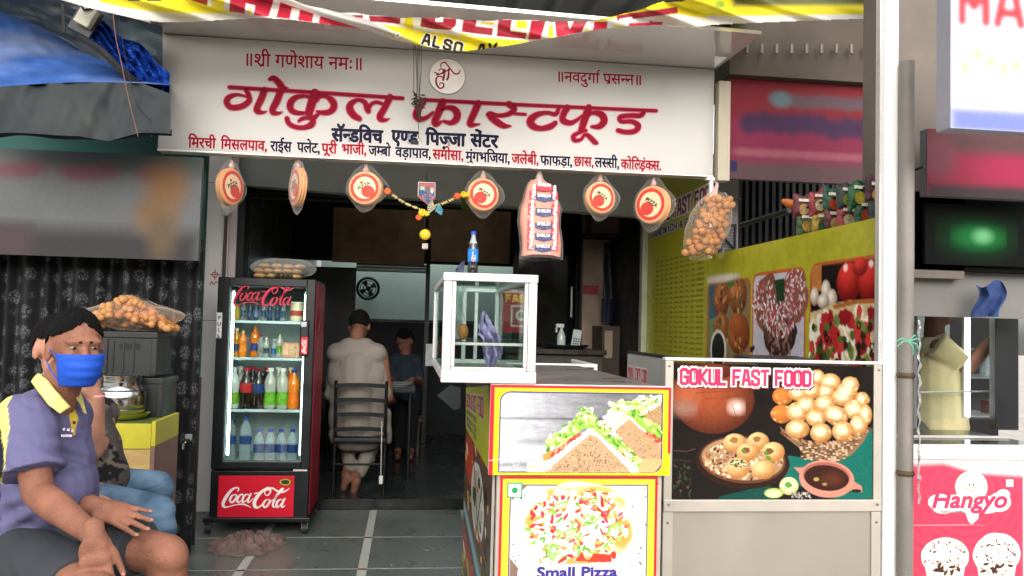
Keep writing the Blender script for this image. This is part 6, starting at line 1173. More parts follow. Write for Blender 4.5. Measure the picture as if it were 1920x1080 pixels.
for k in range(170):
    t_ = random.uniform(0, 6.3); q_ = random.random()**.5; x_, y_ = 1082+96*q_*math.cos(t_), 985+70*q_*math.sin(t_); c_ = random.choice(['f3ead2', 'f8f4ea', 'efd9a4', 'e6b964', 'd94a34', 'c23040', '8cc455', '6fae3e', 'e98a4a', 'c95a7a', 'a9cf6c', 'dba052'])
    cv.ell(x_, y_, random.uniform(3, 9), random.uniform(1.5, 3.6), c_, rot=random.random()*3, nz=.6, soft=.35)
for P in ([(1100, 1055), (1112, 1038), (1145, 1040), (1146, 1055)], [(1075, 1053), (1090, 1035), (1098, 1052)]): cv.poly(P, 'd9402f', nz=1)
cv.rrect(971, 1058, 1200, 1145, 14, 'f6f4f0'); cv.rrect(948, 905, 976, 933.5, 1, '2a9c6a'); cv.rrect(950.5, 907.5, 973.5, 931, 1, 'eef2ec'); cv.ell(962, 919.5, 5.8, 5.8, '169a55')
cv.grain(.10, 3, 12); cv.im *= .78
pp_ = box('poster_backing', mat('board_edge', 'd8d0c4'), (X0, X1, CY+.0125, CY+.0245, Z0, Z1), sc, .001)
cv.sheet('pizza_poster', [(X0, CY+.0105, Z1), (X1, CY+.0105, Z1), (X1, CY+.0105, Z0), (X0, CY+.0105, Z0)], sc)
tx_ = MB(); fP = plane_frame((0, CY+.0095, 0), (1, 0, 0), (0, 0, 1), (0, -1, 0)); a = at(1006, 1081, CY+.01); b = at(1157, 1081, CY+.01); wd_ = layout('Small Pizza')[2]; sz_ = 27*CY/F; put_text(tx_, 'Small Pizza', fP, sz_, .0022, x0=a.x, y0=a.z-.003, sx=(b.x-a.x)/(wd_*sz_)); tx_.build('poster_lettering', mat('purple_print', '3b2f86', .4), sc)
# left side graphics of the counter
def side_cv(name, pts, w_px, h_px, fn, X_):
    cvs = Cv(0, 0, w_px, h_px, 1.6, 'a9ad2c'); fn(cvs); cs = [onX(px, py, X_) for px, py in pts]; return cvs.sheet(name, cs, sc, print_mat('gloss_print', .22))
XS_ = cx0-.012
def g1(c):
    c.im[:] = srgb('b9bb2e'); random.seed(2)
    cv_block(c, 'GOKUL', (10, 52), (6, 0), (0, -8), 7, 'a3203c', halo='e8e0cf', hw=3); cv_block(c, 'FAST FOOD', (84, 52), (5, 0), (0, -8), 6, 'a3203c', halo='e8e0cf', hw=3)
    for y in (66, 84, 100): cv_block(c, 'SANDWICH PIZZA', (12, y+6), (3.2, 0), (0, -2.2), 2.6, '2d3a7a')
a_, b_ = onX(874, 722, XS_), onX(915, 722, XS_)
side_cv('side_sign', [(874, 727), (916.5, 723), (916.5, 884), (874, 803)], 260, 120, g1, XS_-.004)
box('side_sign_board', mat('dark_board_edge', '2f2e22', .5), (XS_-.003, XS_+.006, CY+.02, onX(874, 760, XS_).y, sz0, sz1-.02), sc)
def g2(c):
    c.im[:] = srgb('5a4a3a'); c.ell(60, 60, 55, 60, 'c4472c', nz=.3); c.ell(150, 110, 60, 80, 'd9d6cf', nz=.1); c.ell(150, 110, 50, 66, 'b9b4a4', nz=.3)
    for k in range(40): c.ell(random.uniform(10, 240), random.uniform(5, 200), random.uniform(4, 18), random.uniform(4, 12), random.choice(['d9a860', 'c4472c', 'e3dccb', '3f5d2b', '2a2320', 'e0cfae']), random.random()*3, nz=.5)
    c.line([(105, 30), (190, 230)], 5, '2a2624'); c.line([(190, 60), (140, 200)], 5, '2a2624')
    c.poly([(0, 190), (260, 250), (260, 285), (0, 215)], '8fb0cf'); c.poly([(0, 250), (260, 300), (260, 330), (0, 330)], 'b5432f'); c.line([(0, 185), (260, 242)], 4, 'b4b82f')
    for k in range(60): c.ell(random.uniform(5, 250), random.uniform(290, 420), random.uniform(5, 20), random.uniform(4, 12), random.choice(['d9a860', 'c4472c', 'e3dccb', 'b8b030', '3f5d2b']), random.random()*3, nz=.5)
pA, pB = onX(878, 826, XS_), onX(914, 893, XS_)
cvs = Cv(0, 0, 260, 430, 2.2, '5a4a3a'); g2(cvs); ya, yb_ = CYb-.02, CY+.06
cvs.sheet('side_poster', [(XS_, ya, sz0-.01), (XS_, yb_, sz0-.01), (XS_, yb_, .1), (XS_, ya, .1)], sc, print_mat('gloss_print', .22)); box('side_poster_backing', frm, (XS_+.001, XS_+.010, yb_, ya, .1, sz0-.01), sc)
# clear plastic flap hanging at the left of the counter
for z_ in (.18, .5, sz0-.03):
    for x_ in (cx0+.015, cx1-.015): MB().lathe([(.005, 0), (.0045, .0015), (.002, .0025)], (x_, CY+.0195, z_), 10, (0, -1, 0)).build('rivet', mat('rivet_steel', '77736c', .35, .7), sc, True)
# ================================================================== GLASS DISPLAY CASE ON THE COUNTER
X0, X1, Z0, Z1 = rect(830, 513, 1006, 721, CY-.01); GY0, GY1 = CY-.01, 3.72; gz0 = sz1+.002
gc = thing('display_case', 'empty glass snack display case in a pale aluminium frame on the sandwich counter', 'display case', (X0, GY0, gz0))
rev = mat('case_aluminium', 'cfc9c8', .35, .25, .05, 9, .03); Zb = at(917, 696, GY0).z; Zt = at(917, 528, GY0).z; fw_ = X1-X0
zl = gz0
def frame_piece(n, d): return box(n, rev, d, gc, .003)
frame_piece('top_rail', (X0-.002, X1+.002, GY0-.003, GY0+.022, Zt, Z1)); frame_piece('bottom_rail', (X0-.002, X1+.002, GY0-.003, GY0+.03, zl, Zb)); pw = .027
for x_ in (X0, X1-pw): frame_piece('front_post', (x_, x_+pw, GY0, GY0+.022, Zb+.0005, Zt-.0005)); frame_piece('rear_post', (x_, x_+.02, GY1-.02, GY1, zl+.031, Z1-.021))
for x_ in (X0+.001, X1-.021): frame_piece('side_top_rail', (x_, x_+.02, GY0+.023, GY1, Z1-.02, Z1-.001)); frame_piece('side_bottom_rail', (x_, x_+.02, GY0+.031, GY1, zl+.001, zl+.03))
frame_piece('rear_top_rail', (X0+.022, X1-.022, GY1-.02, GY1-.001, Z1-.02, Z1-.002)); frame_piece('rear_bottom_rail', (X0+.022, X1-.022, GY1-.02, GY1-.001, zl+.002, zl+.03))
for x_ in (X0+pw+.001, X1-pw-.013): frame_piece('door_stile', (x_, x_+.012, GY0+.004, GY0+.018, Zb+.012, Zt-.001))
frame_piece('door_rail', (X0+pw+.001, X1-pw-.001, GY0+.004, GY0+.018, Zb+.0005, Zb+.0115))
gg = glass('case_glass', .22); gs = glass('case_side_glass', .1, (.75, .85, .82))
MB().box(X0+pw+.013, X1-pw-.013, GY0+.010, GY0+.012, Zb+.012, Zt-.001).build('front_glass', gg, gc); MB().box(X0+.008, X0+.011, GY0+.024, GY1-.021, zl+.031, Z1-.021).build('side_glass', gs, gc); MB().box(X1-.011, X1-.008, GY0+.024, GY1-.021, zl+.031, Z1-.021).build('side_glass', gs, gc)
MB().box(X0+.021, X1-.021, GY0+.023, GY1-.021, Z1-.006, Z1-.003).build('top_glass', gs, gc); box('case_floor', mat('case_floor_steel', 'aaa9a5', .3, .7), (X0+.021, X1-.021, GY0+.031, GY1-.021, zl+.01, zl+.014), gc)
zm_ = at(917, 646, GY0).z; box('shelf_edge', rev, (X0+.022, X1-.022, GY0+.05, GY0+.062, zm_-.005, zm_+.004), gc, .001); MB().box(X0+.022, X1-.022, GY0+.063, GY1-.03, zm_, zm_+.003).build('glass_shelf', gg, gc)
for xx, yy_ in ((.34, 3.3), (.6, GY1-.03), (.22, GY1-.03)): frame_piece('rear_stile', (X0+fw_*xx, X0+fw_*xx+.016, yy_, yy_+.012, zl+.031, Z1-.021))
# things seen inside: lilac bag, red poster, papers
c = at(917, 645, GY0+.25); lb_ = mat('lilac_plastic', 'b4a3cf', .45, 0, .25, 14, .4)
def lil(u, v):
    wv = .006+.034*math.sin(PI*v)**.7*(1-.25*v); return (c.x-.006+wv*(2*u-1)*(1+.35*nz(v*9, u*2, 3))+.012*math.sin(v*5)+.01*(1-v), GY0+.25+.022*math.sin(u*13+v*9)+.02*nz(u*6, v*9), c.z-.075+.175*v+.012*nz(u*9, v*5)+.008*math.sin(u*17))
tag(MB().grid(lil, 36, 50).build('lilac_bag', lb_, None, True), 'crumpled lilac plastic bag hanging inside the glass display case', 'bag')
bpy.data.objects['lilac_bag'].modifiers.new('s', 'SOLIDIFY').thickness = .002
YR = GY1-.06; X0r, X1r, Z0r, Z1r = rect(940, 545, 985, 615, YR)
cv = Cv(0, 0, 90, 130, 1, 'a3232b'); cv_block(cv, 'FAST', (14, 34), (6.5, 0), (0, -5), 5, 'd8b43c'); cv.rrect(28, 45, 86, 112, 2, 'c9b9ae'); cv.rrect(33, 50, 81, 107, 2, '8c2f33'); cv.ell(58, 76, 15, 17, 'cdbdb0'); cv.ell(58, 76, 9, 10, '6c4a48')
rp_ = thing('red_notice', 'red printed notice with a framed picture seen through the display case', 'notice', (X0r, YR, Z0r)); cv.sheet('notice_print', [(X0r, YR, Z1r), (X1r+.03, YR, Z1r), (X1r+.03, YR, Z0r-.02), (X0r, YR, Z0r-.02)], rp_); box('notice_board', mat('board_back', '55575a'), (X0r, X1r+.03, YR+.001, YR+.004, Z0r-.02, Z1r), rp_)
tag(MB().grid(lambda u, v: (X0+.05+.05*u+.01*math.sin(v*7), GY0+.5+.02*math.sin(u*7+v*4), zm_+.006+.2*v), 10, 18).build('clear_sheet', film('wrinkled_clear', (.8, .85, .85), .6, .15, .7), None, True), 'wrinkled clear plastic sheet inside the display case at its left side', 'plastic sheet')
tag(MB().ell((X0+.09, GY0+.4, zm_+.035), (.02, .03, .03)).build('small_jar', mat('orange_pickle', 'a86f38', .4), None, True), 'small orange brown jar on the glass shelf of the display case', 'jar')
# bottle on the case
c = at(886, 512, GY0+.16); zt_ = Z1+.0005; hb2 = at(886, 434, GY0+.16).z-zt_; s_ = hb2/.262
cb_ = thing('cola_bottle', 'dark cola bottle with blue label and blue cap standing on the glass display case', 'bottle', (c.x, GY0+.16, zt_))
P_ = [(.026, 0), (.0325, .008), (.033, .05), (.031, .07), (.033, .09), (.034, .145), (.033, .16), (.026, .19), (.015, .222), (.0135, .232), (.0135, .244)]
MB().lathe([(r*s_*.92, z*s_) for r, z in P_[:8]], (c.x, GY0+.16, zt_), 26).build('bottle_body', liq['cola'], cb_, True); MB().lathe([(r*s_*.92, z*s_) for r, z in P_[7:]], (c.x, GY0+.16, zt_), 26).build('bottle_neck', mat('clear_grey_neck', '8e9496', .15, 0, .15, 20), cb_, True)
MB().cyl((c.x, GY0+.16, zt_+.243*s_), (c.x, GY0+.16, zt_+.262*s_), .0155*s_, n=22).build('cap', mat('blue_cap', '1c45a8', .35), cb_, True)
MB().lathe([(.0336*s_*.92, .082*s_), (.0347*s_*.92, .12*s_), (.0342*s_*.92, .15*s_), (.0335*s_*.92, .157*s_)], (c.x, GY0+.16, zt_), 28, close=False).build('label', mat('blue_label', '1d6fb4', .35, 0, .3, 40), cb_, True)
def cyf(u, v, w_=0): a = u/.0325; R2 = .0336*s_+w_; return Vector((c.x+R2*math.sin(a), GY0+.16-R2*math.cos(a), zt_+v))
lg = MB(); lg.add([cyf(x*.001*s_, z*.001*s_, 0) for x, z in ((-16, 86), (8, 82), (10, 96), (9, 118), (-4, 118), (-5, 140), (-11, 136), (-12, 112), (-18, 106))], [tuple(range(9))]); lg.build('logo_white', halo, cb_)
lg = MB(); lg.add([cyf(x*.001*s_, z*.001*s_, .0005) for x, z in ((-13, 89), (5, 86), (7, 97), (-13, 100))], [(0, 1, 2, 3)]); lg.add([cyf(x*.001*s_, z*.001*s_, .0005) for x, z in ((-6, 104), (6, 103), (6, 114), (-6, 116), (-7, 134), (-9, 133), (-10, 112))], [tuple(range(7))]); lg.build('logo_red', mat('logo_red', 'c8202c', .4), cb_)
lg = MB(); put_text(lg, 'THUMS', lambda u, v, w_=0: cyf(.02*s_-v*0+v, u, w_), .010*s_, .0003, x0=.088*s_, y0=-.003*s_, w0=.0005); lg.build('label_lettering', halo, cb_)
tag(MB().grid(lambda u, v: (c.x-.055+.03*u+.008*nz(u*4, v*4), GY0+.2+.03*v, zt_+.055*math.sin(PI*v)*(.4+.6*u)*(1+.3*nz(u*6, v*6))), 14, 14).build('crumpled_wrapper', mat('dark_blue_wrapper', '2b3350', .35, 0, .5, 30, .4), None, True), 'small crumpled dark blue wrapper beside the cola bottle on the display case', 'wrapper')
# ================================================================== PANI PURI COUNTER
PY = 3.10; X0, X1, Z0, Z1 = rect(1246, 680, 1654, 938, PY); rc = thing('puri_counter', 'tall stainless counter with the dark picture poster of puris beside the white post', 'counter', (X0, PY, 0))
pz0 = Z0-.03; post = .03
lx0, lx1, lz0, lz1 = rect(1262, 684, 1638, 936, PY)
for d in ((X0, lx0-.001), (lx1+.001, X1)): box('front_post', frm, (d[0], d[1], PY, PY+.03, pz0, Z1), rc, .003)
box('top_rail', white_paint, (X0-.002, X1+.004, PY-.004, PY+.035, Z1+.0005, Z1+.012), rc, .003); box('middle_rail', frm, (X0, X1, PY-.002, PY+.035, lz0-.048, lz0-.002), rc, .003)
for x_ in (X0, X1-.04): box('lower_post', frm, (x_, x_+.04, PY+.004, PY+.034, 0, lz0-.05), rc, .003)
box('lower_sheet', steel, (X0+.041, X1-.041, PY+.012, PY+.02, .06, lz0-.049), rc); box('poster_board', mat('dark_board_edge', '2f2e22'), (lx0, lx1, PY+.006, PY+.012, lz0, lz1), rc)
box('counter_shelf', steel, (X0+.01, X1-.01, PY+.04, 3.85, .82, .84), rc)
C4 = lambda x, y: (1140+x/3, 600+y/3)
cv = Cv(1262, 684, 1638, 936, 1.1, '1c1614'); ww = (slice(None), slice(None)); cv.grain(.3, 25, 6)
q = lambda *P: [C4(*p) for p in P]; E4 = lambda x, y, rx, ry, col, **k: cv.ell(*C4(x, y), rx/3, ry/3, col, **k)
cv.poly(q((1490, 600), (1490, 1010), (1280, 1010), (980, 900), (980, 760), (1250, 800)), '146a5c', nz=1); cv.poly(q((640, 990), (900, 930), (960, 1010), (600, 1010)), '0f4a42', nz=1.5)
E4(560, 230, 200, 60, '6a2a20', col2='2c1512'); E4(590, 450, 225, 195, 'a5502f', col2='3a1712', hx=-.1, hy=-.1, soft=.06); E4(575, 300, 120, 40, '7d3a26', col2='4a1e16', soft=.3); E4(715, 495, 40, 34, 'f0c9b8', soft=1.9); E4(720, 492, 14, 12, 'fbeee8', soft=1.2); E4(440, 430, 70, 70, 'b8603c', soft=1.9); E4(430, 505, 60, 40, 'a07464', soft=1.9)
for P in ([(490, 420), (700, 400)], [(540, 450), (640, 445), (760, 420)], [(690, 480), (720, 560)], [(560, 380), (600, 360)]): cv.line([C4(*p) for p in P], 1, '6d2f20')
# basket of puris
cv.poly(q((960, 600), (1010, 640), (1090, 680), (1300, 690), (1480, 600), (1440, 680), (1370, 760), (1260, 800), (1110, 780), (1070, 720), (980, 650)), '8c6a4c'); random.seed(13)
for k in range(11):
    for j in range(22):
        x_ = 1075+j*17+k*1.5; y_ = 690+k*10-abs(j-10)*1.2*(1 if j < 14 else 2.6); 
        if y_ > 640+abs(x_-1200)*.06 and x_ < 1440-k*11: E4(x_, y_+(j % 2)*4, 8, 4, random.choice(['c9a888', '6d4a32', 'ddc4a6', '8c6a4c', '503524']))
for k in range(26): t_ = k/25; E4(975+t_*500, 640+70*math.sin(PI*t_)-30*t_, 16, 7, random.choice(['a87c58', '6d4530', 'c9a07c']), rot=.6)
PU = [(970, 530, 62, 52), (975, 430, 58, 50), (1060, 410, 55, 45), (1170, 320, 45, 45), (1245, 345, 60, 50), (1360, 360, 52, 48), (1430, 440, 42, 42), (1340, 400, 62, 55), (1135, 395, 60, 50), (1060, 520, 64, 58), (1220, 400, 50, 42), (1110, 480, 58, 50), (1290, 540, 62, 55), (1215, 470, 62, 50), (1320, 430, 66, 52), (1385, 500, 62, 55), (1450, 530, 38, 60), (1165, 550, 58, 50), (1270, 530, 60, 52), (1410, 590, 52, 58), (1060, 615, 68, 54), (1195, 635, 62, 55), (1320, 625, 62, 58)]
for x_, y_, a, b in PU: E4(x_, y_, a, b, 'efc98a' if x_ > 1040 else 'e0843c', col2='9c5a24', hx=-.15, hy=-.25, soft=.07, nz=.04)
for x_, y_, a, b in PU:
    for t__ in range(7): an_ = random.uniform(0, 6.3); q_ = random.uniform(.45, .9); E4(x_+a*q_*math.cos(an_), y_+b*q_*math.sin(an_), random.uniform(6, 16), random.uniform(4, 9), random.choice(['e0a45c', 'd69a54', 'f3cf92', 'c98742']), rot=an_+1.57, nz=.6, soft=1.1)
for x_, y_, a, b in PU: E4(x_-a*.1, y_-b*.15, a*.45, b*.4, 'fbe9c4', soft=1.6) if x_ > 1040 else None
# plate
E4(755, 800, 262, 152, '2f1a12', rot=.08, nz=.03); E4(755, 790, 240, 130, '6a3f2c', rot=.08); E4(755, 785, 228, 118, 'b58d6a', rot=.08)
for k in range(300): a = random.uniform(0, 6.3); r_ = random.random()**.5; E4(755+218*r_*math.cos(a), 790+108*r_*math.sin(a), random.uniform(6, 15), random.uniform(4, 9), random.choice(['e9cfa2', 'd3ab7c', '9a6a48', '55301e', 'f0dcb8', 'b86a48']), rot=random.random()*3)
for x_, y_, a, b in ((710, 695, 66, 52), (840, 685, 60, 50), (780, 745, 60, 48), (925, 745, 64, 56), (730, 835, 66, 58), (870, 845, 66, 52)): E4(x_, y_, a, b, 'f3cf92', col2='b97a3c', soft=.08, nz=.04)
for x_, y_, c_ in ((705, 680, 'a8713f'), (832, 672, 'a06a3a'), (770, 735, '8c4a2c'), (905, 740, '7a5a30')): E4(x_, y_, 24, 17, c_, nz=.5)
for x_, y_ in ((758, 742), (885, 752), (900, 778), (725, 800), (705, 812)): E4(x_, y_, 16, 10, '5c8a34', rot=.6, nz=.6)
for k in range(40): E4(random.uniform(690, 780), random.uniform(790, 830), 7, 5, random.choice(['6a4a30', 'e9dcc0', '55301e', '5c8a34']))
# bowl and limes
cv.poly(q((1040, 830), (1110, 830), (1110, 870), (1070, 862)), 'c98a78'); E4(1230, 895, 158, 105, 'd08d7a', rot=.12); E4(1228, 880, 135, 78, 'a86452', rot=.12); E4(1228, 890, 128, 72, '3a1c14', rot=.12, nz=.02); E4(1260, 895, 60, 36, '5a2c1c', soft=1.4)
cv.poly(q((1370, 900), (1430, 935), (1435, 970), (1340, 955)), 'cf8c78'); E4(1400, 962, 30, 10, '2c1a18'); E4(1170, 897, 16, 11, 'b59a4c'); E4(1218, 925, 14, 8, 'a88c50')
E4(1015, 935, 54, 50, 'c6bf7a'); E4(1013, 928, 46, 42, 'e6e2b0'); E4(1012, 930, 20, 16, '5fa046', nz=.7); E4(930, 975, 54, 28, 'a8bf5c'); E4(928, 978, 44, 22, 'dfe8a8'); cv.specks(60, (*C4(1030, 970), *C4(1140, 1002)), ['b5a89a', 'd9cfc2', '6d6560'], .8, 2)
for k in range(40): E4(random.uniform(370, 470), random.uniform(820, 990), random.uniform(4, 12), random.uniform(3, 8), random.choice(['31482c', '4a3430', '253a26', '5a4a44']), rot=random.random()*3)
cv.line([C4(375, 740), C4(440, 745), C4(490, 730)], 2, '5c3a34'); cv.line([C4(370, 790), C4(470, 800)], 1.5, '4a302c')
cv.grain(.13, 4, 2); cv.grain(.10, 1.8, 6); cv.im *= .74
cv.sheet('puri_poster', [(lx0, PY+.004, lz1), (lx1, PY+.004, lz1), (lx1, PY+.004, lz0), (lx0, PY+.004, lz0)], rc, print_mat('gloss_print', .22))
fR = plane_frame((0, PY+.003, 0), (1, 0, 0), (0, 0, 1), (0, -1, 0)); a = at(1277, 722, PY); b = at(1519, 725, PY); h_ = 33*PY/F; k_ = h_/4.85; s_txt = 'GOKUL FAST FOOD'; n_ = sum(1.6 if c == ' ' else 2+.95 for c in s_txt)-1.0; wsx = (b.x-a.x)/(n_*k_)
pkm = mat('pink_red_print', 'c92a58', .35, 0, .1, 6); mb = MB(); block(mb, s_txt, fR, a.x, a.z, h_, wsx, .95, 1.0, .0004, gap=.95); mb.build('poster_heading_outline', mat('white_print', 'd9d5cc'), rc); mb = MB(); block(mb, s_txt, fR, a.x, a.z, h_, wsx, .92, 0, .0016, gap=.95); mb.build('poster_heading', pkm, rc)
mb = MB(); block(mb, s_txt, fR, a.x+.004, a.z-.004, h_, wsx, .95, 1.0, .0001, gap=.95); mb.build('heading_shadow', mat('maroon_print', '7d1a2c'), rc)
for x_, z_ in ((X0+.02, lz0-.09), (X1-.02, lz0-.09), (X0+.02, .4), (X1-.02, .4), (X0+.015, Z1-.02), (X1-.015, Z1-.02), (X0+.02, lz0-.02), (X1-.02, lz0-.02)):
    MB().lathe([(.0055, 0), (.005, .0015), (.002, .0025)], (x_, PY+(.0035 if z_ < lz0-.06 else -.0025 if z_ < lz0 else -.0005), z_), 10, (0, -1, 0)).build('rivet', mat('rivet_steel', '77736c', .35, .7), rc, True)
# side board of that counter
sx_ = X0+.012; yb2 = onX(1178, 655, sx_).y; zt2 = Z1+.005
box('side_board', mat('side_board_grey', 'a7a39c', .4), (sx_, sx_+.02, PY+.035, yb2, .6, zt2), rc, .002); box('side_cap', dark_frame, (sx_-.003, sx_+.03, PY+.036, yb2+.01, zt2+.001, zt2+.012), rc, .002)
cv = Cv(0, 0, 160, 150, 1.3, '9a9892'); cv.poly([(0, 70), (80, 60), (100, 150), (0, 150)], '6f716c', blur=20); cv.poly([(90, 110), (160, 90), (160, 150), (100, 150)], '55403a'); cv.ell(128, 58, 26, 18, '8e2f2a'); cv_block(cv, 'GOKUL FAST FOOD', (4, 46), (2.1, 0), (0, -7), 3.2, 'a3203c', halo='e8e0cf', hw=2.4, gap=.9); cv_block(cv, 'SANDWICH PIZZA', (4, 62), (2.1, 0), (0, -1.8), 1.8, '33384a', gap=.9)
cv.sheet('side_print', [(sx_-.003, yb2, zt2-.003), (sx_-.003, PY+.04, zt2-.003), (sx_-.003, PY+.04, .75), (sx_-.003, yb2, .75)], rc)
for x_ in (X0+.05, X1-.05): box('rear_leg', frm, (x_, x_+.03, 3.82, 3.85, 0, .82), rc, .002)
tag(MB().prism([(onX(1486, 667, WX-.06).y, onX(1486, 667, WX-.06).z), (3.2, 1.225), (3.2, 1.205), (onX(1486, 667, WX-.06).y, onX(1486, 667, WX-.06).z-.025)], lambda u, v, w_: (WX-.35+w_, u, v), 0, .3).build('dark_slab', mat('dark_grey_lid', '2c2a29', .4)), 'flat dark grey slab lying slanted behind the puri poster counter', 'lid')
_a = at(1637, 1000, 3.145); _b = at(1643, 955, 3.145)
tag(MB().box(_a.x, _b.x, 3.145, 3.15, _a.z, _b.z).build('yellow_tag', mat('bright_yellow', 'd2cf1c', .5)), 'small bright yellow strip glimpsed between the puri counter and the post', 'strip')
# ================================================================== RIGHT NEIGHBOURS
X0, X1, Z0, Z1 = rect(1342, 154, 1366, 340, 4.98)
nb = thing('neighbour_sign', 'red shop sign with dark lettering rows right of the main sign', 'sign', (X0, 4.98, Z0)); X0 = SX1+.012
box('beige_end', mat('beige_sign_end', 'a39a88', .6, 0, .1, 5, dirt=.2), (X0, X1, 4.95, 5.03, Z0, Z1), nb, .003)
cv = Cv(1366, 158, 1690, 352, 3, '7c1e28'); cv.poly([(1366, 235), (1690, 235), (1690, 360), (1366, 360)], '7d2444', blur=50); cv.poly([(1366, 320), (1700, 312), (1700, 360), (1366, 360)], '5a4346', blur=30); cv.poly([(1366, 318), (1382, 318), (1382, 338), (1366, 338)], '2c2350')
for x in range(1455, 1620, 22): cv.ell(x, 196+random.uniform(-3, 3), 17, 13, '5f4a52', soft=1)
cv.ell(1462, 194, 18, 15, '5f7478', soft=1)
for x in range(1405, 1620, 26): cv.ell(x, 244+random.uniform(-6, 6), 18, 20, '3f2446', soft=1)
for x in range(1395, 1610, 30): cv.ell(x, 300, 20, 8, '93505f', soft=1.2)
cv.im *= .62
a, b, c_, d_ = rect(1366, 156, 1690, 342, 4.97); box('sign_panel', mat('board_back', '55575a'), (a, b, 4.975, 5.02, c_, d_), nb); cv.sheet('sign_print', [(a, 4.97, d_), (b, 4.97, d_), (b, 4.97, c_), (a, 4.97, c_)], nb, print_mat('matt_print', .7, .2))
# shelves, shutter and snack packets above the yellow wall
X0, X1, Z0, Z1 = rect(1336, 340, 1384, 500, 5.6); tag(box('neighbour_wall', mat('pale_lilac_wall', '8d868a', .8, 0, .12, 3, dirt=.3), (X0, X1, 5.6, 5.66, .0, 2.6)), 'pale wall strip behind the hanging puri sack', 'wall')
gr = thing('window_grille', 'small black window grille on the pale wall right of the puri sack', 'window', tuple(at(1362, 440, 5.55))); 
gx0, gx1, gz0_, gz1_ = rect(1348, 420, 1380, 474, 5.58); MB().box(gx0, gx1, 5.57, 5.59, gz1_-.012, gz1_).box(gx1-.012, gx1, 5.569, 5.591, gz0_, gz1_-.013).box(gx0, gx0+.02, 5.569, 5.591, gz0_-.1, gz1_-.013).build('frame', black_pl, gr)
for k in range(9): MB().box(gx0+.021, gx1-.013, 5.585, 5.59, gz0_+k*.02, gz0_+k*.02+.006).build('louvre', mat('grey_louvre', '6c696c', .5), gr)
MB().tube([(gx0+.03, 5.56, gz0_+.1), (gx1+.03, 5.56, gz0_-.03)], .009).build('brace', black_pl, gr, True)
cable('sign_cable', [(1345, 348, 4.93), (1355, 362, 4.93), (1370, 372, 4.93), (1390, 374, 4.93)], .005, black_pl, 'black cable looping below the red sign')
rb = mat('dark_shutter', '0f0e11', .6, .2, .2, 8); X0, X1, Z0, Z1 = rect(1384, 330, 1660, 470, 6.2); sh = thing('ribbed_shutter', 'dark vertical ribbed shutter behind the snack packets', 'shutter', (X0, 6.2, 1.2)); box('shutter_back', rb, (X0, X1+1, 6.23, 6.26, .5, 3.0), sh)
for k in range(26): MB().box(X0+k*.055, X0+k*.055+.03, 6.2, 6.229, .9, 3.0).build('rib', rb, sh, bevel=.004)
a, b = at(1385, 424, 5.9), at(1480, 394, 5.2); tag(MB().cyl(a, b, .018).build('shelf_rail', mat('grey_rail', '3f3d40', .5, .4), None, True), 'slanting grey rail in front of the ribbed shutter', 'rail')
pk = [('7a2b34', 'c8a06a'), ('8c2b3c', '3d5a2c'), ('2f6a3a', 'c9b23c'), ('a8323a', 'd9c79a'), ('44602c', 'b58a3c'), ('5a2b3c', 'c99a3a'), ('286a4a', 'c44a2c'), ('c9a53a', '355f36'), ('93303a', 'dcd0a4'), ('2c3a35', '8c9a3a')]
pn_ = ['maroon', 'dark red', 'green', 'bright red', 'olive', 'purple', 'teal', 'yellow', 'crimson', 'dark grey']
random.seed(17)
for r in range(2):
    for k in range(6):
        px = 1503+k*27+(r*6)+random.uniform(-4, 4); py = 386+r*34-k*5.0+random.uniform(-3, 3); Yp = 4.25-k*.14; c = at(px, py, Yp); i = (k*3+r*4) % 10; w_, h_ = .075, .13
        if c.x < WX+.02: c.x = WX+.05
        o = thing('snack_packet', f'{pn_[i]} snack packet in the {"upper" if r == 0 else "lower"} hanging row, {["first", "second", "third", "fourth", "fifth", "sixth"][k]} from the left', 'snack packet', tuple(c), 'snack packets hanging above the yellow wall')
        def fpk(u, v, s=-1): return (c.x+w_*(2*u-1)*.5*1.3, c.y+s*.024*math.sin(PI*u)**.6*max(math.sin(PI*v), 0)**.35+.006*nz(u*5, v*5, px), c.z+h_*(v-.5)*1.0+.008*math.sin(u*9+k)+.05*(u-.5)*math.sin(k*2.1+r))
        MB().grid(fpk, 12, 12).build('packet_front', mat('foil_'+pk[i][0], tuple(c_*.45+.008 for c_ in srgb(pk[i][0])), .3, .2, .75, 38, .3), o, True); MB().grid(lambda u, v: fpk(u, v, 1), 6, 6).build('packet_back', mat('foil_back', 'a0a0a0', .3, .6), o, True)
        pr_ = MB(); pr_.add([(c.x+.028*math.cos(t*PI/7)*1.0, c.y-.027, c.z-.018+.03*math.sin(t*PI/7)) for t in range(14)], [tuple(range(14))]); pr_.build('packet_print', mat('foilprint_'+pk[i][1], tuple(c_*.6 for c_ in srgb(pk[i][1])), .35, 0, .5, 60), o)
        MB().box(c.x-.03, c.x+.03, c.y-.0285, c.y-.0275, c.z+.025, c.z+.04).build('packet_title', mat('packet_white', 'cfc8b8', .4, 0, .4, 90), o)
c = at(1488, 385, 4.35); tag(MB().ell((max(c.x, WX+.09), 4.35, c.z), (.075, .03, .026), (0, .35, 0)).build('orange_packet', mat('orange_packet', 'b5622c', .35, 0, .4, 25, .3), None, True), 'orange puffed snack packet lying at the left end above the yellow wall', 'snack packet')
tag(MB().cyl((2.1, 4.6, 2.02), (2.1, 3.2, 2.06), .006).build('hanging_rod', black_pl, None, True), 'thin black rod from which the snack packets hang', 'rod')
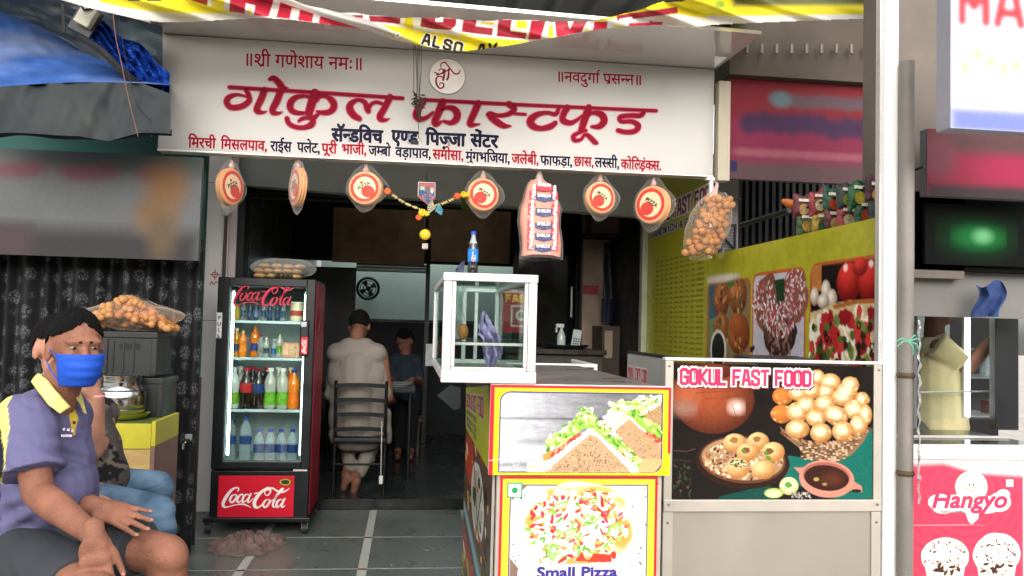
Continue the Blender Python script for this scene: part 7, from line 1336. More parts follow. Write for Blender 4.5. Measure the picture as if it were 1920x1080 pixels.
# dark ceiling mass behind
tag(box('awning_beam', mat('brown_awning_beam', '463e36', .8, 0, .25, 4), (SX1+.06, 3.2, 4.9, 5.6, at(1400, 150, 5).z-.0, at(1400, 20, 5).z)), 'brown shaded beam above the red neighbour sign', 'beam')
for k in range(9):
    p = at(1400+k*28, 92, 4.85); tag(MB().cyl((p.x, 4.85, p.z-.03), (p.x, 4.85, p.z+.03), .012, n=8).build('beam_bracket', mat('bracket_steel', '6b645c', .5, .5), None, True), ['leftmost', 'second', 'third', 'fourth', 'middle', 'sixth', 'seventh', 'eighth', 'rightmost'][k]+' of the nine short steel brackets from the left along the beam', 'bracket', 'steel brackets along the beam')
# far right shop: pillar, signs, lit fridge, freezer
Xc0, Xc1, _, _ = rect(1722, 200, 1782, 400, 3.6)
tag(box('grey_pillar', mat('grey_brown_plaster', '645c55', .8, 0, .2, 3, .2, dirt=.4), (rect(1684, 200, 1700, 400, 3.5)[0], Xc1, 3.5, 3.8, 1.62, 3.6)), 'grey brown plastered pillar right of the white post', 'pillar')
a, b, c_, d_ = rect(1782, -40, 1990, 246, 2.7); sg = thing('white_shop_sign', 'white sign with blurred red letters and a blue bottom stripe at the top right', 'sign', (a, 2.7, c_))
box('sign_box', mat('sign_side', '8f8d95', .5), (a, b, 2.7, 2.78, c_, d_), sg, .003)
cv = Cv(1782, -40, 1990, 246, 3, 'c4c2cc'); cv_block(cv, 'MA', (1803, 46), (22, 0), (0, -16), 16, 'a8343c'); 
for k in range(7): cv.ell(1808+k*24, 112+random.uniform(-12, 22), 11, 15, 'd0c08c', soft=1)
cv.poly([(1782, 175), (1990, 175), (1990, 195), (1782, 195)], 'cfaabc', blur=16); cv.poly([(1782, 208), (1990, 208), (1990, 260), (1782, 260)], '6a74b4', blur=22)
for i_ in range(3): cv.im = (cv.im+np.roll(cv.im, 1, 1)+np.roll(cv.im, -1, 1)+np.roll(cv.im, 1, 0)+np.roll(cv.im, -1, 0))/5
cv.sheet('sign_face', [(a, 2.698, d_), (b, 2.698, d_), (b, 2.698, c_), (a, 2.698, c_)], sg, print_mat('matt_print', .7, .2))
a, b, c_, d_ = rect(1738, 248, 1990, 372, 3.3); rs_ = thing('red_fascia', 'dark red fascia board below the white sign at the right edge', 'fascia', (a, 3.3, c_)); box('fascia_back', mat('board_back', '55575a'), (a, b, 3.305, 3.35, c_, d_), rs_)
cv = Cv(1738, 248, 1990, 372, 3, '7d2438'); cv.poly([(1738, 248), (2000, 248), (2000, 290), (1738, 290)], '4d3638', blur=40); cv.ell(1760, 300, 30, 40, '6a3a45', soft=1); cv.ell(1900, 320, 70, 26, '8a2240', soft=1.2); cv.poly([(1738, 350), (2000, 350), (2000, 380), (1738, 380)], '33292c', blur=20)
cv.sheet('fascia_print', [(a, 3.3, d_), (b, 3.3, d_), (b, 3.3, c_), (a, 3.3, c_)], rs_, print_mat('matt_print', .7, .2))
a, b, c_, d_ = rect(1715, 365, 1990, 510, 3.5); tag(box('dark_header', mat('near_black_board', '0c0d0c', .95, spec=.1), (a, b, 3.5, 3.56, c_, d_)), 'near black header board behind the green lit emblem', 'board')
a, b, c_, d_ = rect(1735, 385, 1935, 498, 3.47); gsn = thing('green_emblem', 'soft green lit emblem panel on the dark header board at the right', 'sign', (a, 3.47, c_)); box('emblem_panel', mat('near_black_board', '0c0d0c'), (a, b, 3.475, 3.49, c_, d_), gsn)
cv = Cv(1735, 385, 1935, 498, 2.5, '0a0b0a'); cv.ell(1832, 445, 70, 36, '0a2a14', soft=1.2); cv.ell(1835, 445, 44, 20, '175c2c', soft=1.4); cv.ell(1842, 443, 16, 12, '5a9468', soft=1.6)
gm = print_mat('lit_emblem_print', .8, .1); b_ = gm.node_tree.nodes['Principled BSDF']; at_ = [n for n in gm.node_tree.nodes if n.type == 'ATTRIBUTE'][0]; gm.node_tree.links.new(at_.outputs['Color'], b_.inputs['Emission Color']); b_.inputs['Emission Strength'].default_value = .05
cv.sheet('emblem_print', [(a, 3.47, d_), (b, 3.47, d_), (b, 3.47, c_), (a, 3.47, c_)], gsn, gm)
# glass fridge of the right shop
GY = 3.85; a, b, c_, d_ = rect(1720, 500, 1862, 836, GY); gf = thing('glass_cooler', 'glass fronted cooler with a white light tube in the right hand shop', 'cooler', (a, GY, .5))
a0, a1_, _, _ = rect(1862, 600, 1905, 836, GY); box('door_frame', dark_frame, (b, a1_, GY-.02, GY+.03, .9, d_+.1), gf, .004); box('side_frame', mat('cooler_side', '5d605f', .5, .3), (a-.02, a, GY, GY+.9, .9, d_), gf)
box('back_panel', mat('cooler_back', '5c6462', .6, 0, .2, 2), (a, a1_+.3, GY+.95, GY+.97, .5, d_+.3), gf); MB().box(a, b-.001, GY, GY+.004, .95, d_).build('front_glass', glass('cooler_glass', .12, (.97, .98, .97)), gf)
lx = at(1811, 700, GY+.12).x; box('light_channel', mat('led_channel', 'c9d2d0'), (lx-.016, lx+.016, GY+.11, GY+.13, .95, d_), gf); MB().box(lx-.009, lx+.009, GY+.10, GY+.109, .95, d_).build('light_tube', mat('tube_light', (.95, 1, 1), .5, emit=5), gf)
for y_ in (655, 706, 778): z_ = at(1850, y_, GY+.2).z; box('wire_shelf', mat('cooler_shelf', 'a9b0ae', .4, .5), (lx+.03, a1_+.1, GY+.15, GY+.8, z_-.008, z_), gf)
z_ = at(1750, 735, GY+.1).z; MB().tube([(a+.01, GY+.05, z_), (lx+.1, GY+.08, z_+.01)], .005).build('cooler_rail', mat('cooler_shelf', 'a9b0ae'), gf, True)
for k in range(4):
    c = at(1846+k*12, 700, GY+.3); z_ = at(1850, 706, GY+.2).z; bottle(c.x, GY+.3, z_, 'water', .17, clr, 'c9cfd0', None, 'clear plastic bottle %s on the cooler shelf at the right' % ['leftmost', 'second from the left', 'third from the left', 'rightmost'][k], group='bottles in the right hand cooler')
for k, cc in enumerate(('7a3a30', 'b5b03a', 'c2b438', 'a9b23a')):
    c = at(1868+k*13-6, 800, GY+.3); z_ = at(1850, 778, GY+.2).z; o = thing('food_packet', ['brown', 'olive yellow', 'bright yellow', 'lime yellow'][k]+' food packet on the low cooler shelf at the right', 'packet', (c.x-.05, GY+.3, z_)); MB().box(c.x-.06, c.x-.038, GY+.25, GY+.32, z_+.001, z_+.07).build('packet_body', mat('packet_'+cc, cc, .5), o, bevel=.003); MB().box(c.x-.058, c.x-.04, GY+.249, GY+.2505, z_+.02, z_+.035).build('packet_label', halo, o)
def _bc(u, v): return at(1828+52*u+8*math.sin(v*5), 532+62*v+7*math.sin(u*6)*(1-v), 3.42+.02*math.sin(u*9+v*3)+.015*nz(u*4, v*4))
tag(MB().grid(_bc, 16, 16).build('hanging_cloth', mat('dim_blue_cloth', '2a3c66', .9, 0, .35, 9), None, True), 'small dim blue cloth hanging above the cooler at the right', 'cloth')
tag(box('grey_lintel', mat('grey_lintel', '6a6866', .7, 0, .15, 3), (at(1700, 500, 3.55).x, at(1990, 500, 3.55).x, 3.57, 3.6, at(1850, 596, 3.55).z, at(1850, 500, 3.55).z)), 'grey shaded panel under the dark header board at the right', 'panel')
# freezer
FZY = 3.2; a, b, c_, d_ = rect(1706, 860, 1990, 1160, FZY); t0, t1 = at(1800, 834, FZY).z, at(1800, 862, FZY).z
fz = thing('ice_cream_freezer', 'white chest freezer with a pink red ice cream poster at the lower right', 'freezer', (a, FZY, 0)); wf = mat('white_freezer', 'd9d8d6', .35, 0, .04, 3, dirt=.05)
box('freezer_body', wf, (a-.03, b, FZY+.01, FZY+.6, .05, t1), fz, .006); box('freezer_rim', wf, (a-.035, b, FZY-.012, FZY+.02, t1+.001, t0), fz, .006)
box('freezer_rim_side', wf, (a-.035, a-.0, FZY+.021, FZY+.6, t1+.001, t0-.002), fz, .004); MB().box(a+.001, b, FZY+.021, FZY+.6, t0-.02, t0-.012).build('glass_lid', glass('lid_glass', .15, (.6, .66, .64)), fz); box('freezer_inside', mat('freezer_inside', '50565a', .6), (a+.001, b, FZY+.03, FZY+.58, t1+.002, t1+.006), fz)
a5, b5 = onZ(1715, 830, t0), onZ(1840, 818, t0); MB().box(a, b, FZY+.3, FZY+.315, t0-.011, t0-.002).build('lid_rail', alu, fz)
cv = Cv(1706, 862, 1920, 1100, 1.1, 'c83a54'); Xc, Yc = cv.X, cv.Y; rg = np.hypot(Xc-1812, (Yc-930)); cv.im *= (1+.10*np.sin(rg/2.6)*(rg > 45))[..., None]
wtop = 866+18*np.clip((Xc-1770)/60, 0, 1)-4*np.sin((Xc-1706)/60); m_ = sm((wtop+14-Yc)/16)[..., None]; cv.im = cv.im*(1-m_)+np.array(srgb('e9e3e1'))*m_
C5 = lambda x, y: (1640+x/2.079, 560+y/2.079); E5 = lambda x, y, rx, ry, col, **k: cv.ell(*C5(x, y), rx/2.079, ry/2.079, col, **k)
cv.poly([C5(*p) for p in ((350, 820), (410, 820), (405, 860), (380, 882), (368, 870))], 'f2ece4')
for x_, y_, a_, b_ in ((255, 795, 44, 32), (310, 800, 60, 34), (380, 805, 60, 34), (440, 805, 60, 34), (490, 795, 44, 38), (505, 765, 26, 20), (270, 820, 40, 20)): E5(x_, y_, a_, b_, 'f2ece6')
E5(379, 735, 63, 62, 'efe9c4'); E5(371, 727, 4, 5, '4a3f2c'); E5(388, 726, 4, 5, '4a3f2c')
cv.line([C5(355+48*t/10, 738+16*math.sin(PI*t/10)) for t in range(11)], 1.4, '4a3f2c'); cv.poly([C5(*p) for p in ((516, 706), (544, 706), (544, 734), (516, 734))], 'eae4e0')
for cx_, cy, rx_, ry_ in ((277, 1005, 92, 72), (478, 1000, 92, 84)):
    E5(cx_, cy, rx_, ry_, 'f0ebdd', nz=.08); cv.poly([C5(cx_-rx_*.9, cy), C5(cx_+rx_*.9, cy), C5(cx_+rx_*.75, cy+90), C5(cx_-rx_*.75, cy+90)], 'efe8d2'); random.seed(int(cx_))
    for k in range(70): a_ = random.uniform(0, 6.3); r_ = random.random()**.5; E5(cx_+rx_*.9*r_*math.cos(a_), cy+ry_*.9*r_*math.sin(a_)+8, random.uniform(2, 9), random.uniform(2, 4), random.choice(['3c1f1c', '6d2a2c', '8c3a3c', '4d2c22', 'c9c0b0']), rot=random.random()*3, nz=.5)
    for k in range(9): E5(cx_+random.uniform(-60, 60), cy+random.uniform(30, 66), 13, 6, '3f201a', rot=random.random()*3, nz=.6)
cv.line([C5(150, 885), C5(300, 885)], 1, 'eba9ac'); cv.line([C5(300, 884), C5(430, 886)], .7, 'eab4b4')
e0, e1_ = at(1706, 980, FZY).x, at(1920, 980, FZY).x; zt_, zb_ = at(1812, 862, FZY).z, at(1812, 1100, FZY).z
cv.sheet('freezer_poster', [(e0, FZY+.006, zt_), (e1_, FZY+.006, zt_), (e1_, FZY+.006, zb_), (e0, FZY+.006, zb_)], fz)
fF = plane_frame((0, FZY+.004, 0), (1, 0, 0), (0, 0, 1), (0, -1, 0)); a = at(1747, 952, FZY); b = at(1888, 952, FZY); sz_ = 47*FZY/F; wd_ = layout('Hangyo', .25)[2]*sz_; mb = MB(); put_text(mb, 'Hangyo', fF, sz_, .0034, x0=a.x, y0=a.z, sx=(b.x-a.x)/wd_, shear=.25); mb.build('script_name', mat('pink_script', 'b8355a', .4), fz)
mb = MB(); a = at(1765, 962, FZY); put_text(mb, 'Share a smile', fF, 9*FZY/F, .0003, x0=a.x, y0=a.z); mb.build('small_lettering', mat('grey_print', '777777', .5), fz)
# old plastered side strip right of the wall
# ================================================================== PEOPLE
def J(px, py, Y): return at(px, py, Y)
def remesh(mb, name, m, parent, vox=.007, smooth=6, disp=None, colorfn=None, sub=0):
    me = mb.mesh('tmp', []); o = bpy.data.objects.new('tmp', me); COL.objects.link(o)
    r = o.modifiers.new('r', 'REMESH'); r.mode = 'VOXEL'; r.voxel_size = vox; r.use_smooth_shade = True
    s = o.modifiers.new('s', 'SMOOTH'); s.factor = .5; s.iterations = smooth
    bpy.context.view_layer.update(); me2 = bpy.data.meshes.new_from_object(o.evaluated_get(bpy.context.evaluated_depsgraph_get()))
    bpy.data.objects.remove(o); bpy.data.meshes.remove(me); me2.name = name; me2.materials.clear(); me2.materials.append(m)
    n = len(me2.vertices); co = np.zeros(n*3, np.float32); me2.vertices.foreach_get('co', co); co = co.reshape(-1, 3).astype(float)
    if disp is not None:
        no = np.zeros(n*3, np.float32); me2.vertices.foreach_get('normal', no); no = no.reshape(-1, 3)
        co2 = co+no*disp(co, no)[:, None]; me2.vertices.foreach_set('co', co2.reshape(-1).astype(np.float32))
    if colorfn is not None:
        a = me2.color_attributes.new('print', 'FLOAT_COLOR', 'POINT'); c = np.ones((n, 4), np.float32); c[:, :3] = colorfn(co); a.data.foreach_set('color', c.reshape(-1))
    me2.update(); return link(name, me2, parent, True)
def projpx(co):
    Rn = np.array(CR); q = (co-np.array(CP)) @ Rn; return 960+F*q[:, 0]/-q[:, 2], 540-F*q[:, 1]/-q[:, 2]
def skin_mat(name, c): return mat(name, c, .62, 0, .22, 14, .35, 190, spec=.28, dirt=.12, dcol=(.16, .07, .045))
def cloth_disp(amp, f=18, seed=0, dirv=(1, .3, 1)):
    d = np.array(dirv)
    def fn(co, no):
        t = co @ d; w = np.sin(t*f*1.7+3*np.sin(co[:, 2]*7+seed))*.5+np.sin(t*f*3.1+2*np.sin(co[:, 0]*11+seed*2)+co[:, 2]*9)*.35
        g = .5+.5*np.sin(co[:, 0]*9+seed)*np.sin(co[:, 2]*8+seed*1.3); return amp*w*g
    return fn
def headparts(o, c, fw, sk, hair_c, mb, s=1, mask=None, bald=0, eyes=True, hairlen=.0):
    f = Vector(fw).normalized(); u = Vector((0, 0, 1)); u = (u-f*u.dot(f)).normalized(); r = f.cross(u); R = Matrix((r, f, u)).transposed(); e = R.to_euler()
    P = lambda a, b, c_: c+(r*a+f*b+u*c_)*s
    mb.ell(P(0, -.012, .03), (.076*s, .094*s, .095*s), e); mb.ell(P(0, .02, -.045), (.058*s, .066*s, .07*s), e); mb.ell(P(0, .055, -.092), (.026*s, .024*s, .02*s), e)
    mb.cap(P(0, .078, .012), P(0, .098, -.03), .010*s, .015*s, 10); mb.ell(P(0, .07, .032), (.055*s, .02*s, .014*s), e); mb.ell(P(.035, .062, -.02), (.022*s, .02*s, .022*s), e); mb.ell(P(-.035, .062, -.02), (.022*s, .02*s, .022*s), e)
    mb.ell(P(0, .078, -.062), (.024*s, .012*s, .010*s), e)
    for sg in (-1, 1):
        mb.ell(P(sg*.031, .068, .0215), (.017*s, .012*s, .008*s), e, 12, 8); mb.ell(P(sg*.031, .067, .002), (.017*s, .010*s, .006*s), e, 12, 8)
        mb.ell(P(sg*.078, -.008, -.008), (.010*s, .020*s, .034*s), e, 12, 8)
        if eyes:
            eb = MB(); eb.ell(P(sg*.03, .0715, .012), (.012*s, .009*s, .0052*s), e, 12, 8); eo = eb.build('eye', mat('shaded_eye_white', '8d867e', .25), o, True); MB().ell(P(sg*.03, .0815, .012), (.005*s, .003*s, .0044*s), e, 10, 6).build('iris', mat('dark_iris', '17100c', .15), eo, True)  # eye white greyed, shade around the eyes is put into its colour
            MB().cap(P(sg*.014, .086, .03), P(sg*.046, .072, .034), .0045*s, .003*s, 6).build('eyebrow', mat('eyebrow_hair', '0f0c0b', .9), o, True)
    # hair shell
    def hf(uu, vv):
        a = 2*PI*uu; t = vv; front = max(0, math.cos(a)); side = abs(math.sin(a)); back = max(0, -math.cos(a))
        lim = .08*nz(math.cos(a)*9, math.sin(a)*9, 2)+.86*front+1.42*side*(1-front*.45)+2.0*back; th = min(lim, 2.1)*t
        q = 1.045+.035*nz(math.cos(a)*6, math.sin(a)*6, t*8)+.03*nz(math.cos(a)*22, math.sin(a)*22, t*26)
        return P(.078*math.sin(th)*math.sin(a)*q, -.014+.096*math.sin(th)*math.cos(a)*q, .03+.098*math.cos(th)*q-.0)
    h = MB().grid(hf, 60, 26).build('hair', mat('hair_'+hair_c, hair_c, .9, 0, .5, 60, .9, 260, stretch=(1, 1, .3), spec=.15), o, True); h.modifiers.new('s', 'SOLIDIFY').thickness = .008
    if mask:
        def mf(uu, vv):
            a = (uu-.5)*2.5; z = -.108+.100*vv; bul = 1+.16*math.sin(PI*vv)*math.cos(a*.8); yy = .075*math.cos(a)**1*bul+.028; xx = .072*math.sin(a)*(1.0-.25*(1-vv)**2); yy -= .022*(1-vv)**3
            return P(xx, yy+.004*math.sin(vv*22)*(abs(a) < .9)*.5, z)
        k = MB().grid(mf, 30, 18).build('face_mask', mat('mask_blue', mask, .7, 0, .06, 20, .1, 200), o, True); k.modifiers.new('s', 'SOLIDIFY').thickness = .003
        for sg in (-1, 1): MB().tube([P(sg*.068, .05, -.02), P(sg*.076, .02, -.005), P(sg*.082, -.018, .012)], .0022*s, 5).tube([P(sg*.062, .045, -.09), P(sg*.074, .01, -.06), P(sg*.082, -.02, -.025)], .0022*s, 5).build('ear_loop', mat('mask_blue', mask), k, True)
def hand(mb, wrist, d, up, side, s=1, curl=.25, spread=.16, thumb=1, thumb_out=.7, nails=None, o=None):
    """d finger direction, up = back of hand normal, side = direction of the thumb"""
    d = Vector(d).normalized(); up = Vector(up); up = (up-d*up.dot(d)).normalized(); sd_ = Vector(side); sd_ = (sd_-d*sd_.dot(d)-up*sd_.dot(up)).normalized()
    e = Matrix((sd_, d, up)).transposed().to_euler(); mb.ell(wrist+d*.045*s, (.039*s, .052*s, .0165*s), e); mb.ell(wrist+d*.066*s+up*.002, (.041*s, .026*s, .015*s), e); mb.cap(wrist-d*.02*s, wrist+d*.03*s, .027*s, .026*s)
    mb.ell(wrist+d*.035*s+sd_*.022*s-up*.006*s, (.018*s, .034*s, .015*s), e); tips = []
    for k, (off, L, r_) in enumerate(((.031, .072, .0088), (.0105, .08, .0092), (-.0105, .075, .0088), (-.030, .06, .0076))):
        b = wrist+d*(.084-.004*abs(k-1))*s+sd_*off*s; a = spread*(1.3-k*.9); dd = (d*math.cos(a)+sd_*math.sin(a)); p = b-dd*.02*s; an = 0
        for j, fr_ in enumerate((.48, .3, .24)):
            an += curl*(.6 if j == 0 else 1.0); q = p+(dd*math.cos(an)-up*math.sin(an))*(L*fr_*s+(.02*s if j == 0 else 0)); mb.cap(p, q, r_*s*(1.08-.1*j), r_*s*(1.0-.1*j), 10); p = q
        tips.append((p, (dd*math.cos(an)-up*math.sin(an)), up*math.cos(an)+dd*math.sin(an), r_*s))
    b = wrist+d*.02*s+sd_*.022*s; t1 = (d*.75+sd_*thumb_out-up*.25).normalized(); q = b+t1*.042*s; mb.cap(b, q, .0145*s, .0115*s, 10); t2 = (d*1+sd_*thumb_out*.55-up*.25).normalized(); q2 = q+t2*.032*s; mb.cap(q, q2, .0112*s, .0098*s, 10); q3 = q2+t2*.024*s; mb.cap(q2, q3, .0098*s, .0085*s, 10)
    tips.append((q3, t2, up, .0088*s))
    if o is not None:
        for p, dd, uu, r_ in tips: ee = Matrix((dd.cross(uu).normalized(), dd, uu)).transposed().to_euler(); MB().ell(p+uu*r_*.72+dd*r_*.15, (r_*.6, r_*.75, r_*.26), ee, 10, 6).build('fingernail', mat('nail_pink', '9c7060', .4), o, True)
# ---- man in the foreground
m1 = thing('person', 'seated man in purple polo shirt and blue face mask with hands on thighs', 'person', tuple(J(40, 1010, 2.75)))
sk1 = skin_mat('brown_skin', '875a47'); B = MB(); hc = J(142, 655, 2.66)
B.cap(J(100, 760, 2.74), J(124, 700, 2.7), .062, .056); headparts(m1, hc, (.62, -.78, -.06), sk1, '0c0b0b', B, .95, mask='1a4cb4')
sh_ = J(52, 800, 2.62); elb = J(72, 925, 2.56); wr = J(176, 1004, 2.38)
B.cap(sh_, elb, .052, .043); B.cap(elb, elb+(wr-elb)*.35, .043, .045); B.cap(elb+(wr-elb)*.3, wr, .045, .028)
hand(B, wr, (.2, -.3, -.93), (.1, -.9, .3), (1, .25, .1), 1.05, .12, .1, o=m1, thumb_out=.5)
el2 = J(118, 930, 2.95); w2 = J(180, 950, 2.70); B.cap(J(140, 800, 2.92), el2, .05, .045); B.cap(el2, w2, .044, .030)
hand(B, w2, (1, -.28, -.22), (.15, -.6, .85), (-.2, -.8, -.5), 1.12, .09, .125, o=m1, thumb_out=.9)
k2 = J(312, 1040, 2.68); k1 = J(182, 1125, 2.32)
B.cap(J(90, 1000, 2.9), k2, .085, .062); B.ell(k2+Vector((.012, -.01, -.004)), (.057, .057, .06)); a2 = Vector((k2.x+.03, k2.y+.05, .10)); B.cap(k2, k2+(a2-k2)*.35, .062, .06); B.cap(k2+(a2-k2)*.35, a2, .058, .038)
B.cap(J(40, 1050, 2.72), k1, .095, .07); a1 = Vector((k1.x+.02, k1.y+.08, .10)); B.cap(k1, k1+(a1-k1)*.35, .062, .06); B.cap(k1+(a1-k1)*.35, a1, .058, .038)
for a_ in (a1, a2): B.cap(a_, a_+Vector((0, 0, -.05)), .038, .036); B.cap(a_+Vector((-.02, 0, -.062)), a_+Vector((.15, -.05, -.075)), .034, .024)
def skcol(co): return np.array(srgb('8e6350'))
body = remesh(B, 'body', sk1, m1, .005, 4)
for a_ in (a1, a2): MB().cap(a_+Vector((-.04, .01, -.09)), a_+Vector((.18, -.06, -.09)), .02, .02, 12).build('sandal_sole', mat('dark_sandal', '1b1918', .6), m1, True)
B = MB(); B.cap(J(62, 985, 2.84), J(92, 925, 2.80), .150, .142); B.cap(J(92, 925, 2.80), J(86, 820, 2.80), .146, .132); B.ell(J(98, 915, 2.76), (.125, .14, .125)); B.ell(J(85, 805, 2.80), (.135, .15, .12)); B.cap(J(62, 795, 2.72), J(132, 790, 2.92), .088, .07)
B.cap(J(45, 790, 2.66), J(100, 748, 2.76), .078, .062); B.cap(J(135, 785, 2.92), J(110, 750, 2.82), .07, .06)
s0, s1_ = J(47, 790, 2.63), J(60, 889, 2.57); B.cyl(s0, s1_, .084, .088, 20); B.cap(s0, s0+(s1_-s0)*.3, .086, .086); B.cap(J(20, 1010, 2.82), J(60, 960, 2.84), .17, .15)
def shcol(co):
    x, y = projpx(co); n = len(x); c = np.tile(np.array(srgb('5e5b7c')), (n, 1))
    def put(m, col): m = np.clip(m, 0, 1)[:, None]; c[:] = c*(1-m)+np.array(srgb(col))*m
    nearl = sm((2.80-co[:, 1])/.02)
    edge = np.interp(y, [745, 760, 800, 840, 900], [22, 12, 16, 13, 4]); e2 = np.interp(y, [745, 790, 840, 895, 900], [-8, -4, 9, 4, -2])
    put(sm((edge-x)/2+.5)*(y > 738)*(y < 905), 'd9cf6e'); put(sm((e2-x)/2+.5)*(y > 780), '181b2c')
    px_, = (x,); pl_ = sm((x-np.interp(y, [760, 816], [122, 139]))/1.5+.5)*sm((np.interp(y, [760, 785, 816], [136, 146, 142])-x)/1.5+.5)*(y > 762)*(y < 817); put(pl_, 'c9ab3a')
    put((y > 893)*sm((16-x)/3)*0, '181b2c'); return np.clip(c*(1+.04*np.sin(co[:, :1]*300)*0), 0, .9)
def foldfn(co, no):
    x, y = projpx(co); w = cloth_disp(.006, 15, 1.3, (.7, .2, -1))(co, no)-.004*(1-np.abs(np.sin(co[:, 0]*21+co[:, 2]*17+2*np.sin(co[:, 2]*12))))**3-.004*(1-np.abs(np.sin(co[:, 0]*13-co[:, 2]*27+2*np.sin(co[:, 0]*9))))**4
    g = np.exp(-((x-130)/45)**2-((y-858)/32)**2); w += g*.007*np.sin((y-.35*x)/5.2); g2_ = np.exp(-((x-20)/60)**2-((y-965)/45)**2); w += g2_*.007*np.sin((x*.5+y)/6.5)
    w += .004*np.exp(-((y-884)/1.6)**2)*(x < 110)*(co[:, 1] < 2.72); return w
polo = remesh(B, 'polo_shirt', print_mat('polo_cloth', .85, .2), m1, .0060, 3, foldfn, shcol)
def patch(name, pts, m, parent, th=.006, nsub=2):
    """pts [(px,py,Y)] outline fan -> curved collar leaf"""
    P = [J(*p) for p in pts]; mb = MB(); mb.add(P, [tuple(range(len(P)))]); o = mb.build(name, m, parent); s = o.modifiers.new('s', 'SOLIDIFY'); s.thickness = th; b = o.modifiers.new('b', 'BEVEL'); b.width = .002; b.segments = 2; return o
yc = mat('yellow_collar', 'd9cd7c', .85, 0, .05, 20, .15, 250)
def leaf(edgeA, edgeB, name):
    n = len(edgeA)
    def f(u, v):
        i = min(int(u*(n-1)), n-2); t = u*(n-1)-i; a = J(*edgeA[i]).lerp(J(*edgeA[i+1]), t); b = J(*edgeB[i]).lerp(J(*edgeB[i+1]), t); return a.lerp(b, v)+Vector((0, -.006*math.sin(PI*v), 0))
    o = MB().grid(f, 20, 8).build(name, yc, m1, True); o.modifiers.new('s', 'SOLIDIFY').thickness = .005
leaf([(74, 701, 2.735), (88, 712, 2.66), (108, 738, 2.62), (131, 764, 2.635)], [(61, 716, 2.74), (76, 737, 2.635), (95, 762, 2.60), (113, 775, 2.615)], 'collar')
leaf([(139, 733, 2.70), (147, 748, 2.72), (155, 762, 2.75)], [(146, 727, 2.78), (155, 745, 2.77), (163, 776, 2.76)], 'collar')
leaf([(74, 701, 2.735), (92, 700, 2.80), (120, 712, 2.82), (140, 728, 2.79)], [(64, 716, 2.745), (88, 722, 2.83), (118, 732, 2.85), (150, 745, 2.80)], 'collar_band')
MB().ell(J(139, 792, 2.645), (.005, .003, .005)).build('button', mat('dark_button', '1d1a16', .3), m1, True)
lt = MB()
for k, (px, py, l) in enumerate(((118, 805, 4), (126, 806, 5), (134, 808, 4), (115, 817, 20))):
    a = J(px, py, 2.624); b = J(px+l, py+.6, 2.624); lt.box(a.x, b.x, 2.622, 2.6245, a.z-.003, a.z+.004)
lt.build('chest_embroidery', mat('pale_thread', 'a8a2a8', .7, 0, .4, 200), m1)
B = MB(); B.cap(J(20, 1035, 2.86), J(70, 1005, 2.92), .14, .11); h2 = J(262, 1026, 2.71); B.cyl(J(60, 1000, 2.93), h2, .108, .088, 22); B.cap(J(60, 1000, 2.93), J(90, 1002, 2.91), .108, .1)
B.cyl(J(20, 1045, 2.78), J(150, 1108, 2.42), .118, .098, 22); B.cap(J(10, 1045, 2.8), J(60, 1065, 2.68), .12, .11); B.ell(J(110, 1020, 2.78), (.1, .12, .08))
remesh(B, 'shorts', mat('dark_grey_shorts', '35373c', .85, 0, .12, 6, .2, 120), m1, .0065, 5, lambda co, no: cloth_disp(.006, 20, 2.2, (1, .5, .25))(co, no)+.003*np.sin(co[:, 0]*60+co[:, 2]*90)*np.clip(-no[:, 1], 0, 1))
# ---- second man
m2 = thing('person', 'man in camouflage shirt and blue jeans resting his chin on his hand', 'person', tuple(J(180, 925, 3.4))); sk2_ = skin_mat('tan_skin', 'a97862'); B = MB()
headparts(m2, J(108, 655, 3.36), (.8, -.6, -.12), sk2_, '0b0a0a', B, 1.0); B.cap(J(110, 745, 3.42), J(108, 700, 3.4), .058, .052)
e_ = J(172, 842, 3.16); w_r = J(180, 748, 3.14); B.cap(J(130, 790, 3.3), e_, .05, .043); B.cap(e_, w_r, .044, .030); hand(B, w_r, (-.25, -.1, 1), (.8, -.4, .2), (-.2, -.9, 0), .95, .5, .08, o=m2)
B.cap(J(190, 775, 3.45), J(196, 818, 3.4), .046, .043); B.cap(J(196, 818, 3.4), J(168, 852, 3.2), .042, .032); hand(B, J(168, 852, 3.18), (-.8, -.3, -.2), (.2, -.8, -.5), (0, -.3, 1), .95, .6, .08)
for kx, ky, ay in ((3.45, 0, 3.42), (3.1, 1, 3.12)): a_ = J(298 if ky else 290, 1120, kx); a_.z = .09; B.cap(Vector((a_.x, a_.y, .2)), a_, .04, .036); B.cap(a_+Vector((0, 0, -.05)), a_+Vector((.15, -.03, -.06)), .034, .026)
for kx, ky, hipx, hy in ((3.45, 0, 190, 915), (3.1, 1, 180, 950)):
    kk = J(296 if not ky else 294, 912 if not ky else 962, kx); aa = J(298 if ky else 290, 1120, 3.42 if not ky else 3.12); aa.z = .2; B.cap(J(hipx, hy, kx+.1), kk, .05, .04); B.cap(kk, aa, .04, .038)
B.cap(J(190, 915, 3.5), J(170, 840, 3.38), .06, .06); B.cap(J(180, 950, 3.2), J(180, 900, 3.38), .05, .05); B.cap(J(170, 840, 3.38), J(112, 745, 3.42), .06, .055); B.cap(J(190, 775, 3.45), J(120, 770, 3.42), .045, .05); B.cap(J(130, 790, 3.3), J(115, 770, 3.4), .05, .05)
remesh(B, 'body', sk2_, m2, .007, 4)
q = J(179, 741, 3.145); MB().lathe([(.0315, -.006), (.0345, 0), (.0315, .006)], q, 20, (w_r-e_), close=False).build('bracelet', mat('pink_band', 'd58f90', .5), m2, True)
B = MB(); B.cap(J(178, 895, 3.38), J(165, 850, 3.38), .125, .12); B.cap(J(165, 850, 3.38), J(140, 790, 3.38), .125, .13); B.cap(J(110, 785, 3.3), J(185, 780, 3.46), .08, .075)
